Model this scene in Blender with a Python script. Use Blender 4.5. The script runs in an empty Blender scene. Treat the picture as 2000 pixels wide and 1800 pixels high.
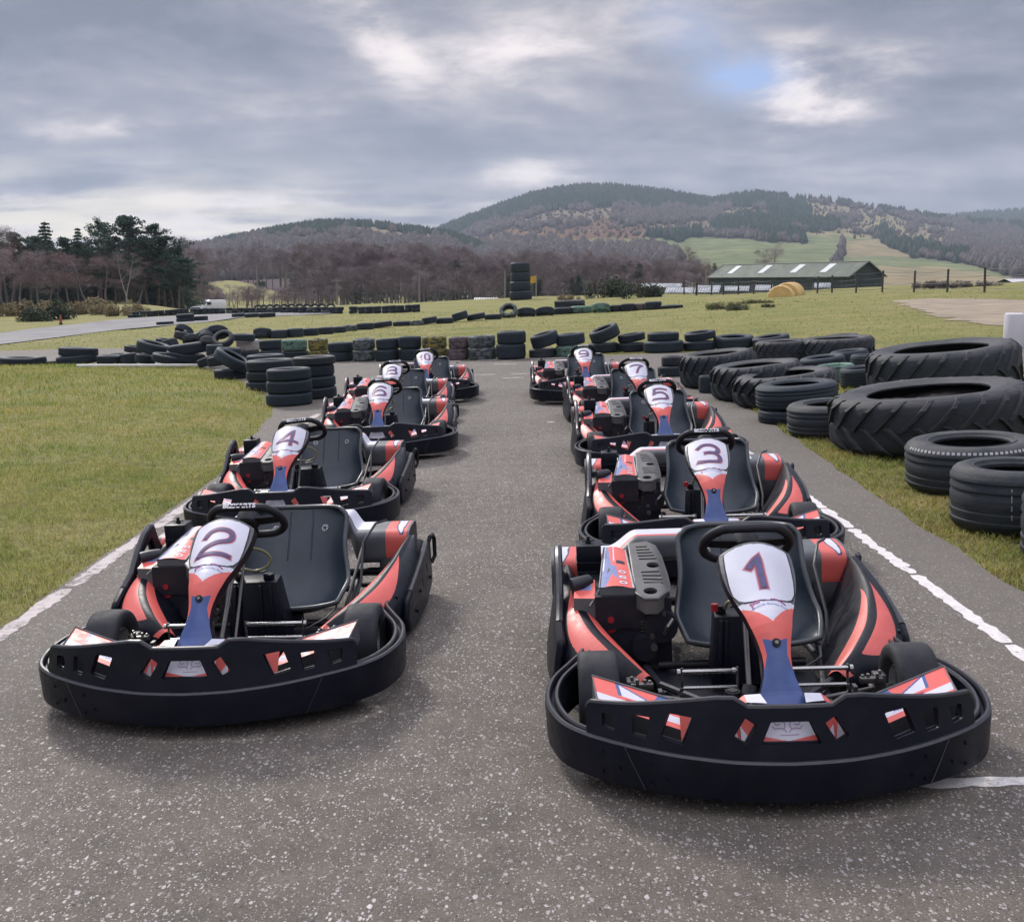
import bpy, bmesh, math, random
import numpy as np
from mathutils import Vector, Matrix
from mathutils.geometry import delaunay_2d_cdt
from mathutils import noise as mnoise
random.seed(7)
rng = np.random.default_rng(11)
sc = bpy.context.scene
col = sc.collection
R = math.radians

# ------------------------------------------------------------------ camera and frames
FPX, PITCH, ROLL, CAMH = 2128.15, R(9.3385), R(-2.42325), 1.45
TH = math.atan(-math.tan(ROLL) * math.cos(PITCH))       # the paddock slopes gently up to the right
RG = Matrix(((math.cos(TH), 0, -math.sin(TH), 0), (0, 1, 0, 0), (math.sin(TH), 0, math.cos(TH), 0), (0, 0, 0, 1)))
fw = Vector((0, math.cos(PITCH), -math.sin(PITCH)))
u0 = Vector((0, math.sin(PITCH), math.cos(PITCH)))
r0 = Vector((1, 0, 0))
cr = r0 * math.cos(ROLL) + u0 * math.sin(ROLL)
cu = -r0 * math.sin(ROLL) + u0 * math.cos(ROLL)
RG3 = RG.to_3x3()
cr, cu, fw = RG3 @ cr, RG3 @ cu, RG3 @ fw
CAM = RG @ Vector((0, 0, CAMH))
TANT = math.tan(TH)

def ray(px, py):
    return cr * ((px - 1000) / FPX) + cu * ((900 - py) / FPX) + fw

def at_depth(px, py, y):
    """world point on the sight line at distance y in front"""
    d = ray(px, py)
    return CAM + d * (y / d.y)

def sstep(a, b, x):
    t = np.clip((x - a) / (b - a), 0, 1)
    return t * t * (3 - 2 * t)

def base_h(x, y):
    x = np.asarray(x, float); y = np.asarray(y, float)
    ax = np.abs(x)
    xs = np.where(ax < 45, ax, 45 + 25 * np.tanh((ax - 45) / 25)) * np.sign(x)
    h = TANT * xs
    u = x / np.maximum(y, 1.0)
    tgt = np.where(u > 0.1, -3.2 + 2.9 * sstep(0.12, 0.3, u), -3.2 + 2.4 * sstep(-0.3, -0.36, u))
    y0 = 96 - 26 * sstep(0.08, 0.22, u) + 30 * sstep(-.3, -.4, u)
    k = sstep(0, 1, (y - y0) / 60)
    h = h * (1 - k) + tgt * k
    # rough bank in front of the pines on the left
    h = h + 0.75 * sstep(-0.26, -0.34, u) * sstep(74, 100, y) * (1 - sstep(150, 240, y))
    # green clearing on a rise among the woods
    h = h + 5.0 * np.exp(-(((u + 0.25) / 0.045) ** 2) - ((y - 300) / 70) ** 2)
    # low grassy hump before the fence
    h = h + 0.28 * np.exp(-((x - 9.8) / 3.0) ** 2 - ((y - 46) / 4.0) ** 2)
    return h

# grass mound beside the row of karts on the left (ground frame coordinates equal world x,y within a hair)
def mound(x, y):
    e = -2.75 - 0.75 * sstep(12.5, 15.5, y) - 3.2 * sstep(15.5, 22, y)
    d = np.clip(e - x, 0, None)
    b = np.clip(22.2 + (np.clip(-6.2 - x, 0, None)) * 0.45 - y, 0, None)
    return 0.16 * (1 - np.exp(-d / 1.0)) * (1 - np.exp(-b / .5)) * sstep(0, 6, y)

def terrain(x, y):
    x = np.asarray(x, float); y = np.asarray(y, float)
    h = base_h(x, y) + mound(x, y)
    far = sstep(40, 60, y)
    h = h + far * 0.05 * (np.sin(x * .37 + 1.3) * np.sin(y * .21) + .6 * np.sin(x * .9 + y * .5))
    return h

def hit(px, py, lift=0.0):
    """where the sight line through a photo pixel meets the ground"""
    d = ray(px, py); lo = None
    ts = np.geomspace(1.5, 900, 1500)
    X = CAM.x + d.x * ts; Y = CAM.y + d.y * ts; Z = CAM.z + d.z * ts
    g = Z - terrain(X, Y) - lift
    k = np.argmax(g < 0)
    if not (g < 0).any(): k = len(ts) - 1
    a, b = ts[max(k - 1, 0)], ts[k]
    for _ in range(30):
        m = (a + b) / 2
        p = CAM + d * m
        if p.z - float(terrain(p.x, p.y)) - lift < 0: b = m
        else: a = m
    return CAM + d * b

# ------------------------------------------------------------------ materials
MATS = {}
def nt_new(name):
    m = bpy.data.materials.new(name); m.use_nodes = True
    nt = m.node_tree
    return m, nt, nt.nodes['Principled BSDF']

def N(nt, t, **kw):
    n = nt.nodes.new(t)
    for k, v in kw.items():
        if k in ('operation', 'blend_type', 'data_type', 'feature', 'distance', 'noise_dimensions', 'voronoi_dimensions', 'attribute_name', 'interpolation_type', 'vector_type'):
            setattr(n, k, v)
        else:
            n.inputs[k.replace('_', ' ')].default_value = v
    return n

def noise(nt, scale, vec=None, detail=4.0, rough=.55):
    n = nt.nodes.new('ShaderNodeTexNoise')
    n.inputs['Scale'].default_value = scale; n.inputs['Detail'].default_value = detail; n.inputs['Roughness'].default_value = rough
    if vec is not None: nt.links.new(vec, n.inputs['Vector'])
    return n.outputs['Fac']

def ramp(nt, fac, stops):
    n = nt.nodes.new('ShaderNodeValToRGB')
    el = n.color_ramp.elements
    while len(el) > 1: el.remove(el[-1])
    for i, (p, c) in enumerate(stops):
        e = el[0] if i == 0 else el.new(p)
        e.position = p; e.color = (*c, 1) if len(c) == 3 else c
    nt.links.new(fac, n.inputs['Fac'])
    return n.outputs['Color']

def mixc(nt, fac, a, b, mode='MIX'):
    n = nt.nodes.new('ShaderNodeMix'); n.data_type = 'RGBA'; n.blend_type = mode
    for s, v in ((n.inputs[0], fac), (n.inputs[6], a), (n.inputs[7], b)):
        if hasattr(v, 'links'): nt.links.new(v, s)
        elif isinstance(v, (int, float)): s.default_value = v if s.type == 'VALUE' else (v, v, v, 1)
        else: s.default_value = (*v, 1)
    return n.outputs[2]

def math_n(nt, op, a, b=None, clamp=False):
    n = nt.nodes.new('ShaderNodeMath'); n.operation = op; n.use_clamp = clamp
    for i, v in enumerate((a, b)):
        if v is None: continue
        if hasattr(v, 'links'): nt.links.new(v, n.inputs[i])
        else: n.inputs[i].default_value = v
    return n.outputs[0]

def coords(nt, kind='Object'):
    n = nt.nodes.new('ShaderNodeTexCoord'); return n.outputs[kind]

def geo_pos(nt):
    return nt.nodes.new('ShaderNodeNewGeometry').outputs['Position']

def simple(name, c, rough=.5, metal=0.0, var=.12, nscale=14.0, bump=0.0, bscale=200.0, coat=0.0, dust=0.0, dustc=(.16, .14, .12), spec=.5):
    if name in MATS: return MATS[name]
    m, nt, b = nt_new(name)
    co = coords(nt)
    inf = nt.nodes.new('ShaderNodeObjectInfo'); vm = nt.nodes.new('ShaderNodeVectorMath'); vm.operation = 'MULTIPLY_ADD'; cxn = nt.nodes.new('ShaderNodeCombineXYZ')
    for i in range(3): nt.links.new(inf.outputs['Random'], cxn.inputs[i])
    nt.links.new(cxn.outputs[0], vm.inputs[0]); vm.inputs[1].default_value = (17, 23, 31); nt.links.new(co, vm.inputs[2]); co = vm.outputs[0]
    f = noise(nt, nscale, co, 5)
    lo = tuple(x * (1 - var) for x in c); hi = tuple(min(1, x * (1 + var)) for x in c)
    c_out = ramp(nt, f, [(.3, lo), (.7, hi)])
    if dust > 0:
        f2 = noise(nt, nscale * .6, co, 6, .7)
        mask = math_n(nt, 'MULTIPLY', ramp(nt, f2, [(.45, (0, 0, 0)), (.75, (1, 1, 1))]), dust)
        c_out = mixc(nt, mask, c_out, dustc)
    c_out = mixc(nt, 1.0, c_out, ramp(nt, inf.outputs['Random'], [(0, (.90, .91, .92)), (1, (1.07, 1.06, 1.05))]), 'MULTIPLY')
    nt.links.new(c_out, b.inputs['Base Color'])
    rr = ramp(nt, noise(nt, nscale * 2.3, co, 3), [(.3, (max(.02, rough - .08),) * 3), (.7, (min(1, rough + .08),) * 3)])
    nt.links.new(rr, b.inputs['Roughness'])
    b.inputs['Metallic'].default_value = metal
    b.inputs['Specular IOR Level'].default_value = spec
    b.inputs['Coat Weight'].default_value = coat
    b.inputs['Coat Roughness'].default_value = .15
    if bump > 0:
        bn = nt.nodes.new('ShaderNodeBump'); bn.inputs['Strength'].default_value = bump; bn.inputs['Distance'].default_value = .002
        nt.links.new(noise(nt, bscale, co, 3), bn.inputs['Height']); nt.links.new(bn.outputs[0], b.inputs['Normal'])
    MATS[name] = m
    return m

PLASTIC = simple('black_plastic', (.0030, .0043, .0105), .44, var=.2, bump=.12, bscale=260, dust=.5, dustc=(.016, .017, .024), spec=.24)
EDGE = simple('highlight_plastic_edge', (.022, .0215, .028), .34, var=.3, nscale=30, spec=.5)  # lighter, glossier colour standing in for the sky highlight on upper lips
SEATM = simple('seat_plastic', (.015, .026, .038), .36, var=.2, bump=.15, bscale=320, dust=.3, dustc=(.04, .045, .05))
DARK = simple('dark_frame', (.006, .007, .014), .5, var=.25, dust=.4, dustc=(.04, .036, .032))
GREYP = simple('grey_plastic', (.095, .100, .110), .5, var=.15, bump=.12, bscale=300, dust=.4, dustc=(.12, .11, .1))
VENTM = simple('vent_plastic', (.085, .085, .083), .5, var=.12, bump=.15, bscale=300, dust=.4, dustc=(.17, .16, .15))
TRIMG = simple('trim_grey', (.09, .092, .095), .34, var=.12)
RED = simple('orange_red_sticker', (.70, .115, .095), .45, var=.07, coat=0, dust=.18, dustc=(.35, .14, .1))
WHITE = simple('white_sticker', (.62, .62, .70), .45, var=.05, coat=0, dust=.25, dustc=(.45, .42, .42))
BLUE = simple('blue_sticker', (.045, .085, .25), .42, var=.14, coat=0, dust=.25, dustc=(.14, .17, .3))
NAVY = simple('navy_sticker', (.028, .032, .10), .38, var=.1)
CHROME = simple('bright_steel', (.42, .42, .41), .28, metal=1.0, var=.15)
STEEL = simple('worn_steel', (.16, .155, .15), .42, metal=.9, var=.25)
RIMM = simple('wheel_rim', (.34, .34, .35), .4, metal=.7, var=.2)
KTYRE = simple('kart_tyre', (.0125, .0145, .0195), .75, var=.3, nscale=9, bump=.25, bscale=120, dust=.55, dustc=(.05, .045, .042))
HOSE = simple('fuel_hose', (.22, .20, .10), .35, var=.15)
REDPART = simple('red_paint', (.30, .012, .02), .4)
GRIP = simple('grip_rubber', (.009, .010, .015), .6, var=.2, bump=.3, bscale=400)

# ------------------------------------------------------------------ mesh builder
def catmull(pts, n=8, closed=False):
    P = [Vector(p) for p in pts]; out = []
    m = len(P)
    rngk = range(m) if closed else range(m - 1)
    for i in rngk:
        if closed: a, b, c, d = P[(i - 1) % m], P[i], P[(i + 1) % m], P[(i + 2) % m]
        else: a, b, c, d = P[max(i - 1, 0)], P[i], P[i + 1], P[min(i + 2, m - 1)]
        for k in range(n):
            t = k / n
            out.append(0.5 * ((2 * b) + (c - a) * t + (2 * a - 5 * b + 4 * c - d) * t * t + (3 * b - a - 3 * c + d) * t ** 3))
    if not closed: out.append(P[-1].copy())
    return out

class MB:
    def __init__(s): s.v, s.f, s.m = [], [], []
    def add(s, vs, fs, mi=0):
        o = len(s.v); s.v += [tuple(x) for x in vs]
        for k, f in enumerate(fs):
            s.f.append(tuple(i + o for i in f)); s.m.append(mi if isinstance(mi, int) else mi[k])
        return s
    def box(s, c, d, rz=0, mi=0, rx=0):
        M = Matrix.Translation(c) @ Matrix.Rotation(rz, 4, 'Z') @ Matrix.Rotation(rx, 4, 'X')
        vs = [M @ Vector((x * d[0] / 2, y * d[1] / 2, z * d[2] / 2)) for z in (-1, 1) for y in (-1, 1) for x in (-1, 1)]
        return s.add(vs, [(0, 2, 3, 1), (4, 5, 7, 6), (0, 1, 5, 4), (2, 6, 7, 3), (0, 4, 6, 2), (1, 3, 7, 5)], mi)
    def hexa(s, b, t, mi=0):
        return s.add(list(b) + list(t), [(3, 2, 1, 0), (4, 5, 6, 7), (0, 1, 5, 4), (1, 2, 6, 5), (2, 3, 7, 6), (3, 0, 4, 7)], mi)
    def tube(s, pts, r, seg=8, closed=False, mi=0, caps=True):
        P = [Vector(p) for p in pts]; n = len(P)
        rr = r if isinstance(r, (list, tuple)) else [r] * n
        vs, fs = [], []
        up = None
        for i in range(n):
            a = P[(i - 1) % n] if (closed or i > 0) else P[i]
            b = P[(i + 1) % n] if (closed or i < n - 1) else P[i]
            t = (b - a).normalized() if (b - a).length > 1e-9 else Vector((0, 0, 1))
            if up is None:
                up = Vector((0, 0, 1)) if abs(t.z) < .9 else Vector((1, 0, 0))
            x = up - t * up.dot(t)
            if x.length < 1e-6: x = t.orthogonal()
            x.normalize(); up = x; y = t.cross(x)
            for k in range(seg):
                q = 2 * math.pi * k / seg
                vs.append(P[i] + (x * math.cos(q) + y * math.sin(q)) * rr[i])
        for i in range(n if closed else n - 1):
            j = (i + 1) % n
            for k in range(seg):
                l = (k + 1) % seg
                fs.append((i * seg + k, i * seg + l, j * seg + l, j * seg + k))
        if caps and not closed:
            fs.append(tuple(range(seg))[::-1]); fs.append(tuple((n - 1) * seg + k for k in range(seg)))
        return s.add(vs, fs, mi)
    def cyl(s, p0, p1, r, seg=16, mi=0, r1=None):
        return s.tube([p0, p1], [r, r if r1 is None else r1], seg, False, mi)
    def lathe(s, prof, seg, M=Matrix(), mi=0, closed=True):
        """prof: (radius, height) closed loop, spun round local z"""
        n = len(prof); vs = []
        for k in range(seg):
            q = 2 * math.pi * k / seg; c, si = math.cos(q), math.sin(q)
            for (r, z) in prof: vs.append(M @ Vector((r * c, r * si, z)))
        fs = []; mm = []
        for k in range(seg):
            l = (k + 1) % seg
            for i in range(n if closed else n - 1):
                j = (i + 1) % n
                fs.append((k * n + i, l * n + i, l * n + j, k * n + j))
                mm.append(mi if isinstance(mi, int) else mi[i])
        return s.add(vs, fs, mm)
    def grid(s, fn, nu, nv, cf=None, closed_u=False):
        vs = [fn(i / nu, j / nv) for j in range(nv + 1) for i in range(nu + 1)]
        fs, mm = [], []
        for j in range(nv):
            for i in range(nu):
                a = j * (nu + 1) + i
                fs.append((a, a + 1, a + nu + 2, a + nu + 1))
                mm.append(cf((i + .5) / nu, (j + .5) / nv) if cf else 0)
        return s.add(vs, fs, mm)
    def plate(s, outline, holes, fn, thick, step=.03, mi=0, mside=None):
        """flat shape with holes, mapped through fn(a,b)->(point, normal), with a real thickness"""
        pts, edges = [], []
        for loop in [outline] + list(holes):
            o = len(pts); pts += [Vector((p[0], p[1])) for p in loop]
            edges += [(o + i, o + (i + 1) % len(loop)) for i in range(len(loop))]
        nb = len(pts)
        def inside(p, poly):
            r = False; x, y = p[0], p[1]; j = len(poly) - 1
            for i in range(len(poly)):
                xi, yi = poly[i][0], poly[i][1]; xj, yj = poly[j][0], poly[j][1]
                if (yi > y) != (yj > y) and x < (xj - xi) * (y - yi) / (yj - yi) + xi: r = not r
                j = i
            return r
        xs = [p[0] for p in outline]; ys = [p[1] for p in outline]
        a = min(xs) + step * .5
        while a < max(xs):
            b = min(ys) + step * .5
            while b < max(ys):
                if inside((a, b), outline) and not any(inside((a, b), h) for h in holes): pts.append(Vector((a, b)))
                b += step
            a += step
        V, E, F, _, _, _ = delaunay_2d_cdt(pts, edges, [], 0, 1e-6)
        F = [f for f in F for c in [((V[f[0]] + V[f[1]] + V[f[2]]) / 3)] if inside(c, outline) and not any(inside(c, h) for h in holes)]
        top, bot = [], []
        for p in V:
            q, nn = fn(p.x, p.y)
            top.append(q + nn * thick / 2); bot.append(q - nn * thick / 2)
        n = len(V); cnt = {}
        for f in F:
            for i in range(3):
                e = (f[i], f[(i + 1) % 3]); cnt[tuple(sorted(e))] = cnt.get(tuple(sorted(e)), []) + [e]
        fs = [tuple(f) for f in F] + [tuple(i + n for i in f[::-1]) for f in F]
        mm = [mi] * len(fs)
        for k, v in cnt.items():
            if len(v) == 1:
                a, b = v[0]; fs.append((b, a, a + n, b + n)); mm.append(mi if mside is None else mside)
        return s.add(top + bot, fs, mm)
    def ribbon(s, pts, hw, fn, off, mi=0, closed=False):
        """flat stroke of half width hw along 2-D points, mapped through fn(a,b)->(point,normal)"""
        Q = [Vector(p[:2]) for p in pts]; P = [Q[0]]
        for q in Q[1:]:
            k = max(1, int((q - P[-1]).length / .006)); p0 = P[-1]
            P += [p0.lerp(q, (j + 1) / k) for j in range(k)]
        n = len(P); vs, fs = [], []
        for i in range(n):
            a = P[(i - 1) % n] if (closed or i > 0) else P[i]; b = P[(i + 1) % n] if (closed or i < n - 1) else P[i]
            d0 = (P[i] - a); d1 = (b - P[i])
            if d0.length < 1e-9: d0 = d1
            if d1.length < 1e-9: d1 = d0
            d0.normalize(); d1.normalize()
            t = (d0 + d1)
            if t.length < 1e-6: t = d1
            t.normalize(); nn = Vector((-t.y, t.x))
            k = hw / max(.5, nn.dot(Vector((-d1.y, d1.x))))
            e = Vector((0, 0))
            if not closed and i == 0: e = -d1 * hw
            if not closed and i == n - 1: e = d0 * hw
            for sg in (1, -1):
                q, no = fn(*(P[i] + nn * k * sg + e)); vs.append(q + no * off)
        m = n if closed else n - 1
        for i in range(m):
            j = (i + 1) % n
            fs.append((2 * i, 2 * i + 1, 2 * j + 1, 2 * j))
        return s.add(vs, fs, mi)
    def poly(s, pts, fn, off, mi=0):
        vs = []
        for p in pts:
            q, no = fn(*p); vs.append(q + no * off)
        return s.add(vs, [tuple(range(len(vs)))], mi)
    def mirror(s):
        o = len(s.v); s.v += [(-x, y, z) for x, y, z in s.v]
        k = len(s.f)
        s.f += [tuple(i + o for i in f[::-1]) for f in s.f[:k]]; s.m += s.m[:k]
        return s
    def mesh(s, name, mats, bevel=0, smooth=True, ang=35, recalc=True, merge=0):
        me = bpy.data.meshes.new(name)
        me.from_pydata(s.v, [], s.f)
        mats = mats if isinstance(mats, (list, tuple)) else [mats]
        for m in mats: me.materials.append(m)
        me.polygons.foreach_set('material_index', s.m)
        if recalc or bevel or merge:
            bm = bmesh.new(); bm.from_mesh(me)
            if merge: bmesh.ops.remove_doubles(bm, verts=bm.verts, dist=merge)
            if recalc: bmesh.ops.recalc_face_normals(bm, faces=bm.faces)
            if bevel:
                es = [e for e in bm.edges if len(e.link_faces) == 2 and e.calc_face_angle(0) > R(40)]
                bmesh.ops.bevel(bm, geom=es, offset=bevel, segments=2, affect='EDGES', profile=.5, clamp_overlap=True)
            bm.to_mesh(me); bm.free()
        if smooth:
            me.polygons.foreach_set('use_smooth', [True] * len(me.polygons))
            me.set_sharp_from_angle(angle=R(ang))
        return me

def link(name, data, parent=None, M=None):
    o = bpy.data.objects.new(name, data); col.objects.link(o)
    if parent is not None: o.parent = parent
    if M is not None: o.matrix_world = M
    return o

def tag(o, label=None, cat=None, group=None, kind=None):
    if label: o['label'] = label
    if cat: o['category'] = cat
    if group: o['group'] = group
    if kind: o['kind'] = kind
    return o

def children_of(o, pool): return [c for c in pool if c.parent == o]

def copy_tree(o, pool, parent=None):
    c = o.copy(); col.objects.link(c)
    if parent is not None: c.parent = parent
    for ch in pool.get(o.name, []): copy_tree(ch, pool, c)
    return c

def text_mesh(txt, size, mat, align='CENTER', bold=0.0):
    cu_ = bpy.data.curves.new('lettering', 'FONT'); cu_.body = txt; cu_.size = size; cu_.align_x = align; cu_.align_y = 'CENTER'
    cu_.offset = bold; cu_.resolution_u = 2
    o = bpy.data.objects.new('lettering', cu_)
    me = bpy.data.meshes.new_from_object(o)
    bpy.data.objects.remove(o); bpy.data.curves.remove(cu_)
    vs = [tuple(v.co) for v in me.vertices]; fs = [tuple(p.vertices) for p in me.polygons]
    bpy.data.meshes.remove(me)
    return vs, fs
def put_text(mb, txt, size, fn, off, mi=0, at=(0, 0), bold=0.0, flip=False):
    vs, fs = text_mesh(txt, size, None, bold=bold)
    out = []
    for v in vs:
        q, no = fn(at[0] + v[0] * (-1 if flip else 1), at[1] + v[1]); out.append(q + no * off)
    mb.add(out, fs, mi)
# ------------------------------------------------------------------ the go-kart (x to its left as seen from the front, y rearwards, z up)
def sgn(x): return -1 if x < 0 else 1
def lerp(a, b, t): return a + (b - a) * t
def pw(xs, ys, x):
    return float(np.interp(x, xs, ys))

RAIL = catmull([(0, -.062), (.1, -.058), (.2, -.043), (.33, -.005), (.44, .045), (.54, .115), (.61, .20), (.648, .32), (.655, .43), (.635, .55), (.585, .67), (.54, .78), (.535, .87)], 7)
RAIL = [(-p.x, p.y) for p in RAIL[:0:-1]] + [(p.x, p.y) for p in RAIL]
def rail_y(x):
    h = [(p[0], p[1]) for p in RAIL if p[0] >= 0 and p[1] < .3]
    return pw([a for a, b in h], [b for a, b in h], abs(x))
def zlip(x): return pw([0, .15, .3, .44, .6, .7], [.163, .166, .172, .181, .186, .188], abs(x))
def zbar(x): return pw([0, .112, .148, .19, .3, .42, .535], [.299, .299, .322, .321, .302, .280, .262], abs(x))

def make_bumper():
    mb = MB(); n = len(RAIL); S = []
    for i, (x, y) in enumerate(RAIL):
        a = RAIL[max(i - 1, 0)]; b = RAIL[min(i + 1, n - 1)]
        t = Vector((b[0] - a[0], b[1] - a[1])).normalized(); nx, ny = t.y, -t.x    # outward
        zt = zlip(x) if y < .3 else lerp(.186, .200, min(1, (y - .3) / .5)); zb = lerp(.042, .052, min(1, abs(x) / .42)) if y < .6 else .052
        prof = [(-.012, zb), (-.002, zb + .006), (0, zb + .02), (.004, zt - .02), (.003, zt - .006), (-.003, zt), (-.010, zt), (-.014, zt - .006), (-.015, zt - .024),
                (-.024, zt - .024), (-.025, zt - .006), (-.029, zt), (-.037, zt), (-.042, zt - .006), (-.043, zt - .05), (-.043, zb + .01), (-.03, zb)]
        S.append([(x + nx * o, y + ny * o, z) for o, z in prof])
    k = len(S[0]); vs = [p for r in S for p in r]; fs = []
    for i in range(n - 1):
        for j in range(k):
            l = (j + 1) % k
            fs.append((i * k + j, i * k + l, (i + 1) * k + l, (i + 1) * k + j))
    fs += [tuple(range(k)), tuple((n - 1) * k + j for j in range(k))]
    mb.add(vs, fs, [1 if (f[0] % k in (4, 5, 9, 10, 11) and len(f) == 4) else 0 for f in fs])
    # seams and screw heads
    for s in (-1, 1):
        tp = []
        for t in range(7):
            x = lerp(.44, .385, t / 6); tp.append((s * x, rail_y(x) - .0045, lerp(zlip(x) - .004, .060, t / 6)))
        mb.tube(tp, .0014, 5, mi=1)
        for (x, z) in ((.50, .145), (.50, .085), (.455, .105), (.37, .14), (.33, .095), (.37, .075)):
            y = rail_y(x); d = Vector((.6, -1, 0)).normalized() if x > .4 else Vector((.3, -1, 0)).normalized()
            p = Vector((s * x, y - .004, z)); mb.cyl(p, p + Vector((s * d.x, d.y, 0)) * .004, .006, 10)
    # block where the rail meets the side guard
    for s in (-1, 1): mb.box((s * .54, .885, .14), (.05, .05, .13))
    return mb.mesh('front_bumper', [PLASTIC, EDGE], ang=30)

def pan_fn(x, z):
    yb = rail_y(x) + .020; k = (z - zlip(x)) / max(.02, zbar(x) - zlip(x))
    e = .002; dy = (rail_y(abs(x) + e) - rail_y(abs(x) - e)) / (2 * e) * sgn(x) if abs(x) > .004 else 0
    return Vector((x, yb + .028 * k, z)), Vector((dy, -1, .25)).normalized()

def rnd(poly, r=.006, n=3):
    """round the corners of a 2-D polygon"""
    out = []; m = len(poly)
    for i in range(m):
        p = Vector(poly[i]); a = Vector(poly[i - 1]); b = Vector(poly[(i + 1) % m])
        u = (a - p); v = (b - p); q = min(r, u.length * .45, v.length * .45)
        s0 = p + u.normalized() * q; s1 = p + v.normalized() * q
        for k in range(n + 1):
            t = k / n; out.append(tuple((1 - t) ** 2 * s0 + 2 * t * (1 - t) * p + t * t * s1))
    return out

WIN = [[(.088, .254), (.118, .274), (.153, .220), (.120, .202)], [(.252, .267), (.316, .273), (.341, .206), (.281, .194)],
       [(.362, .256), (.412, .256), (.412, .202), (.374, .198)], [(.447, .247), (.492, .245), (.492, .206), (.459, .200)]]
def make_bumper_panel():
    xs = [i / 40 * .535 for i in range(41)] + [.112, .148, .19]
    xs = sorted(set(xs))
    top = [(x, zbar(x)) for x in xs]; top[-1] = (.530, zbar(.53) - .006); top.append((.535, zbar(.535) - .016))
    bot = [(x, zlip(x) - .012) for x in xs]
    half_t = top; outl = [(-x, z) for x, z in half_t[:0:-1]] + half_t + bot[::-1] + [(-x, z) for x, z in bot[1:]]
    holes = [rnd([(-.053, .262), (.053, .262), (.079, .203), (-.079, .203)])]
    for w in WIN:
        holes += [rnd(w), rnd([(-x, z) for x, z in w][::-1])]
    mb = MB(); mb.plate(outl, holes, pan_fn, .016, .022)
    # rounded upper edge
    tp = [(-x, z) for x, z in half_t[:0:-1]] + half_t
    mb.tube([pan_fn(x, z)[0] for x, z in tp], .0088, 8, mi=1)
    # thick rims below the windows
    for h in holes:
        mb.tube([pan_fn(x, z)[0] + Vector((0, .008, 0)) for x, z in h], .005, 6, closed=True)
    return mb.mesh('bumper_panel', [PLASTIC, EDGE], ang=40)

# ---- steering fairing: a waisted strip that carries the number
ROWS = [(.040, .240, .052), (.055, .272, .060), (.077, .297, .0605), (.090, .319, .052), (.105, .342, .044), (.125, .369, .039), (.145, .392, .040), (.165, .413, .044),
        (.190, .438, .0515), (.211, .455, .0575), (.25, .478, .067), (.285, .4945, .075), (.315, .508, .083), (.35, .526, .0925), (.385, .545, .101), (.42, .564, .1075), (.455, .583, .111), (.49, .602, .1115), (.512, .613, .109)]
RS = [0]
for a_, b_ in zip(ROWS, ROWS[1:]): RS.append(RS[-1] + math.hypot(b_[0] - a_[0], b_[1] - a_[1]))
LS = RS[-1]
def pan_hw(s): return pw(RS, [r[2] for r in ROWS], s)
def pan_c(s): return pw(RS, [r[0] for r in ROWS], s), pw(RS, [r[1] for r in ROWS], s)
def nas(a, s):
    """a metres across, s metres along the strip -> point, normal"""
    hw0 = pan_hw(max(0, min(LS, s))); s = s - .026 * min(1.0, abs(a) / hw0) ** 2.2 * max(0.0, min(1.0, (s - .33) / .13)); s = max(0, min(LS, s)); y, z = pan_c(s); e = .012
    y0, z0 = pan_c(max(0, s - e)); y1, z1 = pan_c(min(LS, s + e)); t = Vector((0, y1 - y0, z1 - z0)).normalized()
    n = Vector((0, -t.z, t.y)); hw = pan_hw(s); b = .012 + .024 * min(1, max(0, s - .10) / .2)
    k = max(-1.0, min(1.0, a / hw)); p = Vector((a, y, z)) + n * (b * (1 - k * k) - .016 * min(1, s / .08) - .008 * min(1, max(0, s - .10) / .2))
    nn = (n + Vector((2 * b * k / hw, 0, 0))).normalized()
    return p, nn
S_BOLT, S_TIP, S_C, S_PB, S_TOP = RS[7], RS[9] + .005, RS[12], RS[11] + .002, LS - .010
def plate_hw(s):
    t = (s - S_PB) / (S_TOP - S_PB)
    return pw([0, .012, .03, .08, .16, .3, .5, .75, .95, .985, 1.0], [.008, .026, .042, .060, .075, .088, .094, .096, .0945, .0925, .086], t)
def make_front_panel():
    mb = MB()
    def fn(u, v):
        s = v * LS; hw = pan_hw(s); q = (u - .5) * 2
        if abs(q) <= .86: return nas(q / .86 * hw, s)[0]
        p, n = nas(hw * sgn(q), s); k = (abs(q) - .86) / .14
        return p + Vector((-sgn(q) * .004, .8, -.55)).normalized() * .042 * k
    def cf(u, v):
        s = v * LS; q = (u - .5) * 2
        if abs(q) > .86: return 0
        a = q / .86 * pan_hw(s)
        vv = abs(a) / pan_hw(s)
        if s > S_C - .004 - .014 * (1 - vv * vv): return 1                       # grey frame of the number plate
        blue_top = S_BOLT + .004 + .022 * vv if vv < .72 else S_BOLT - .03 - .15 * (vv - .72)
        if s < blue_top: return 2
        lim = S_TIP + 1.15 * abs(a)
        if s > lim and (abs(a) < pan_hw(s) - .007 or s > S_C - .030): return 3
        return 4
    mb.grid(fn, 110, 300, cf)
    p, n = nas(0, S_BOLT)
    mb.cyl(p, p + n * .006, .0125, 18, 0); mb.cyl(p + n * .006, p + n * .0085, .0055, 12, 5)
    return mb.mesh('front_panel', [PLASTIC, TRIMG, BLUE, WHITE, RED, STEEL], ang=60, recalc=False)
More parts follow.
